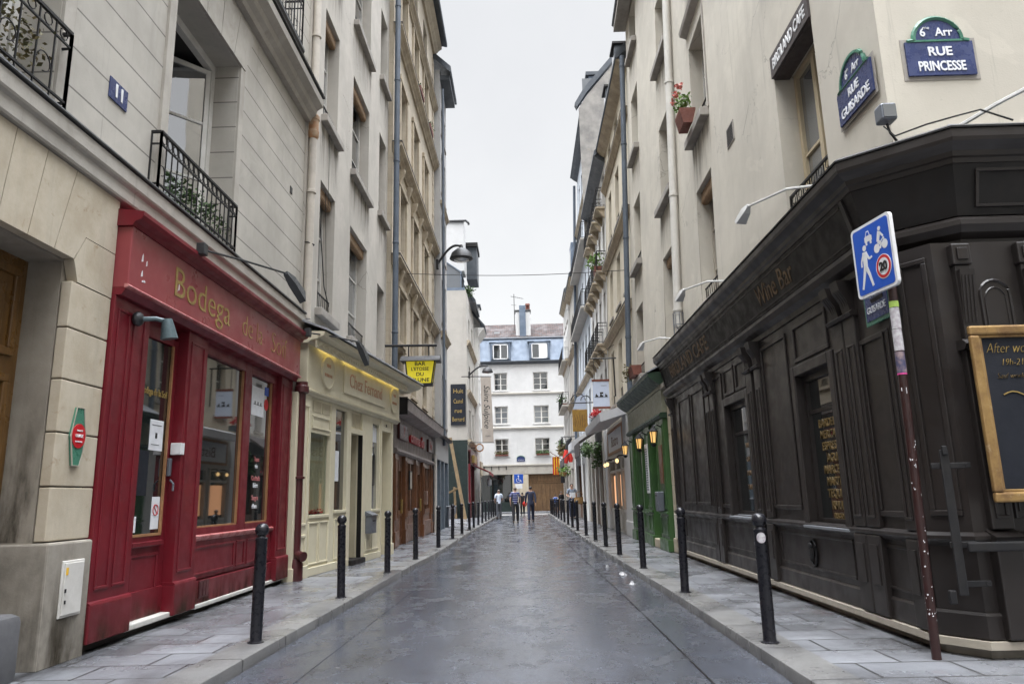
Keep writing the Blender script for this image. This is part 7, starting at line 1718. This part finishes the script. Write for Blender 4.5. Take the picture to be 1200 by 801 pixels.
o = [q for q in bpy.data.objects if q.name.startswith('r') and q.type == 'MESH' and q.name in ('r',)][0]; o.name = 'rucksack'; tag(o, 'blue rucksack on the back of the child at the street end', 'rucksack')
b = MB(); b.ball((-.02,53.75,.80), .17, 1, .6, 1.1); b.tube([(-.1,53.75,.95),(-.02,53.8,1.2),(.06,53.75,.95)], .012, 4); tag(b.build('handbag', M['flag_red'], loc=(0,53.75,.8), smooth=True), 'red handbag carried by the half hidden dark clothed person', 'bag')
b = MB(); b.lathe((2.86,39.10,.88), [(.12,0),(.24,.06),(.28,.2),(.25,.34),(.27,.36),(.22,.345)], 16); b.tube([(2.63,39.1,1.22),(2.70,39.1,1.45),(2.86,39.1,1.52),(3.02,39.1,1.45),(3.09,39.1,1.22)], .016, 5); tag(b.build('wicker_basket', M['basket'], loc=(2.86,39.1,.9), smooth=True), 'round tan wicker basket held by the man on the right pavement', 'basket')
MB().box(2.36,2.66,38.98,39.02,1.22,1.48,bev=.004).build('paper_sheet', M['paper'], loc=(2.5,39.,1.3))
tag(bpy.data.objects['paper_sheet'], 'white sheet of paper held before the chest of the basket man', 'paper')

# unseen house added behind the camera to shade the corner and fill window reflections
FB1 = FR(3.6)
B = thing('unseen_opposite_house', 'cream rendered house across the crossing street, facing the cafe corner', 'house', (3.6, -8., 0))
hs = [(a,c,z0,z1) for a,c in ((-5.5,-4.3),(-9.,-7.8),(-12.5,-11.3)) for z0,z1 in ((1.,3.2),(4.6,6.8),(8.,10.2),(11.4,13.4))]
wall('wall', FB1, -16., -1.2, 0., 17., hs, M['plaster_cream'], B, depth=.3, back=8.)
for h in hs: win(FB1, B, *h, depth=.26)
# ================================================================== SKY, SUN, CAMERA
w = bpy.data.worlds.new('World'); sc.world = w; w.use_nodes = True; nt = w.node_tree; nt.nodes.clear()
out = nt.nodes.new('ShaderNodeOutputWorld'); bg = nt.nodes.new('ShaderNodeBackground'); sky = nt.nodes.new('ShaderNodeTexSky')
SUN_EL, SUN_AZ = 68., 190.
sky.sky_type = 'NISHITA'; sky.sun_disc = False; sky.sun_elevation = math.radians(SUN_EL); sky.sun_rotation = math.radians(SUN_AZ); sky.air_density = 1.2; sky.dust_density = 4.
g = G(nt); sp_ = nt.nodes.new('ShaderNodeSeparateXYZ'); nt.links.new(g.tc.outputs['Generated'], sp_.inputs[0])
up = g.ramp(sp_.outputs[2], .60, .98)
low = g.mix(g.ramp(sp_.outputs[2], .12, .58), (2.75,2.75,2.73), (2.45,2.46,2.47))
clouds = g.mix(up, low, (46.,48.,51.5))
n_ = g.noise(2.3, 6, .55, vec=g.tc.outputs['Generated'])
clouds = g.mix(g.ramp(n_, .38, .66, 0., .4), clouds, (2.1,2.12,2.16))
c_ = g.mix(.94, sky.outputs[0], clouds)
nt.links.new(c_, bg.inputs[0]); bg.inputs[1].default_value = .1; nt.links.new(bg.outputs[0], out.inputs[0])
sl = bpy.data.lights.new('sun', 'SUN'); sl.energy = .8; sl.angle = math.radians(40); sl.color = (1,.98,.95)
so = bpy.data.objects.new('sun', sl); col.objects.link(so); so.rotation_euler = (math.radians(90-SUN_EL), 0, math.radians(180-SUN_AZ)); so.location = (0,-10,60)

f_px, W_, H_ = 850., 1200., 801.
pitch = math.radians(12.00899803); yaw = math.radians(-0.69788534); roll = math.radians(1.4)
fwd = Vector((math.sin(yaw)*math.cos(pitch), math.cos(yaw)*math.cos(pitch), math.sin(pitch))); right = Vector((math.cos(yaw), -math.sin(yaw), 0)); upv = right.cross(fwd)
r2 = right*math.cos(roll)-upv*math.sin(roll); u2 = upv*math.cos(roll)+right*math.sin(roll)
cam = bpy.data.cameras.new('camera'); cam.sensor_width = 36; cam.lens = f_px/W_*36; cam.clip_start = .05; cam.clip_end = 2000
co = bpy.data.objects.new('camera', cam); col.objects.link(co)
co.matrix_world = Matrix(((r2.x,u2.x,-fwd.x,0),(r2.y,u2.y,-fwd.y,0),(r2.z,u2.z,-fwd.z,1.35),(0,0,0,1)))
sc.camera = co
sc.view_settings.view_transform = 'Standard'; sc.view_settings.look = 'None'; sc.view_settings.exposure = 1.86; sc.view_settings.gamma = 1; sc.view_settings.use_curve_mapping = False
sc.render.engine = 'CYCLES'; sc.cycles.use_denoising = True; sc.cycles.max_bounces = 7; sc.cycles.diffuse_bounces = 4; sc.cycles.glossy_bounces = 4; sc.cycles.transparent_max_bounces = 6; sc.cycles.caustics_reflective = False; sc.cycles.caustics_refractive = False
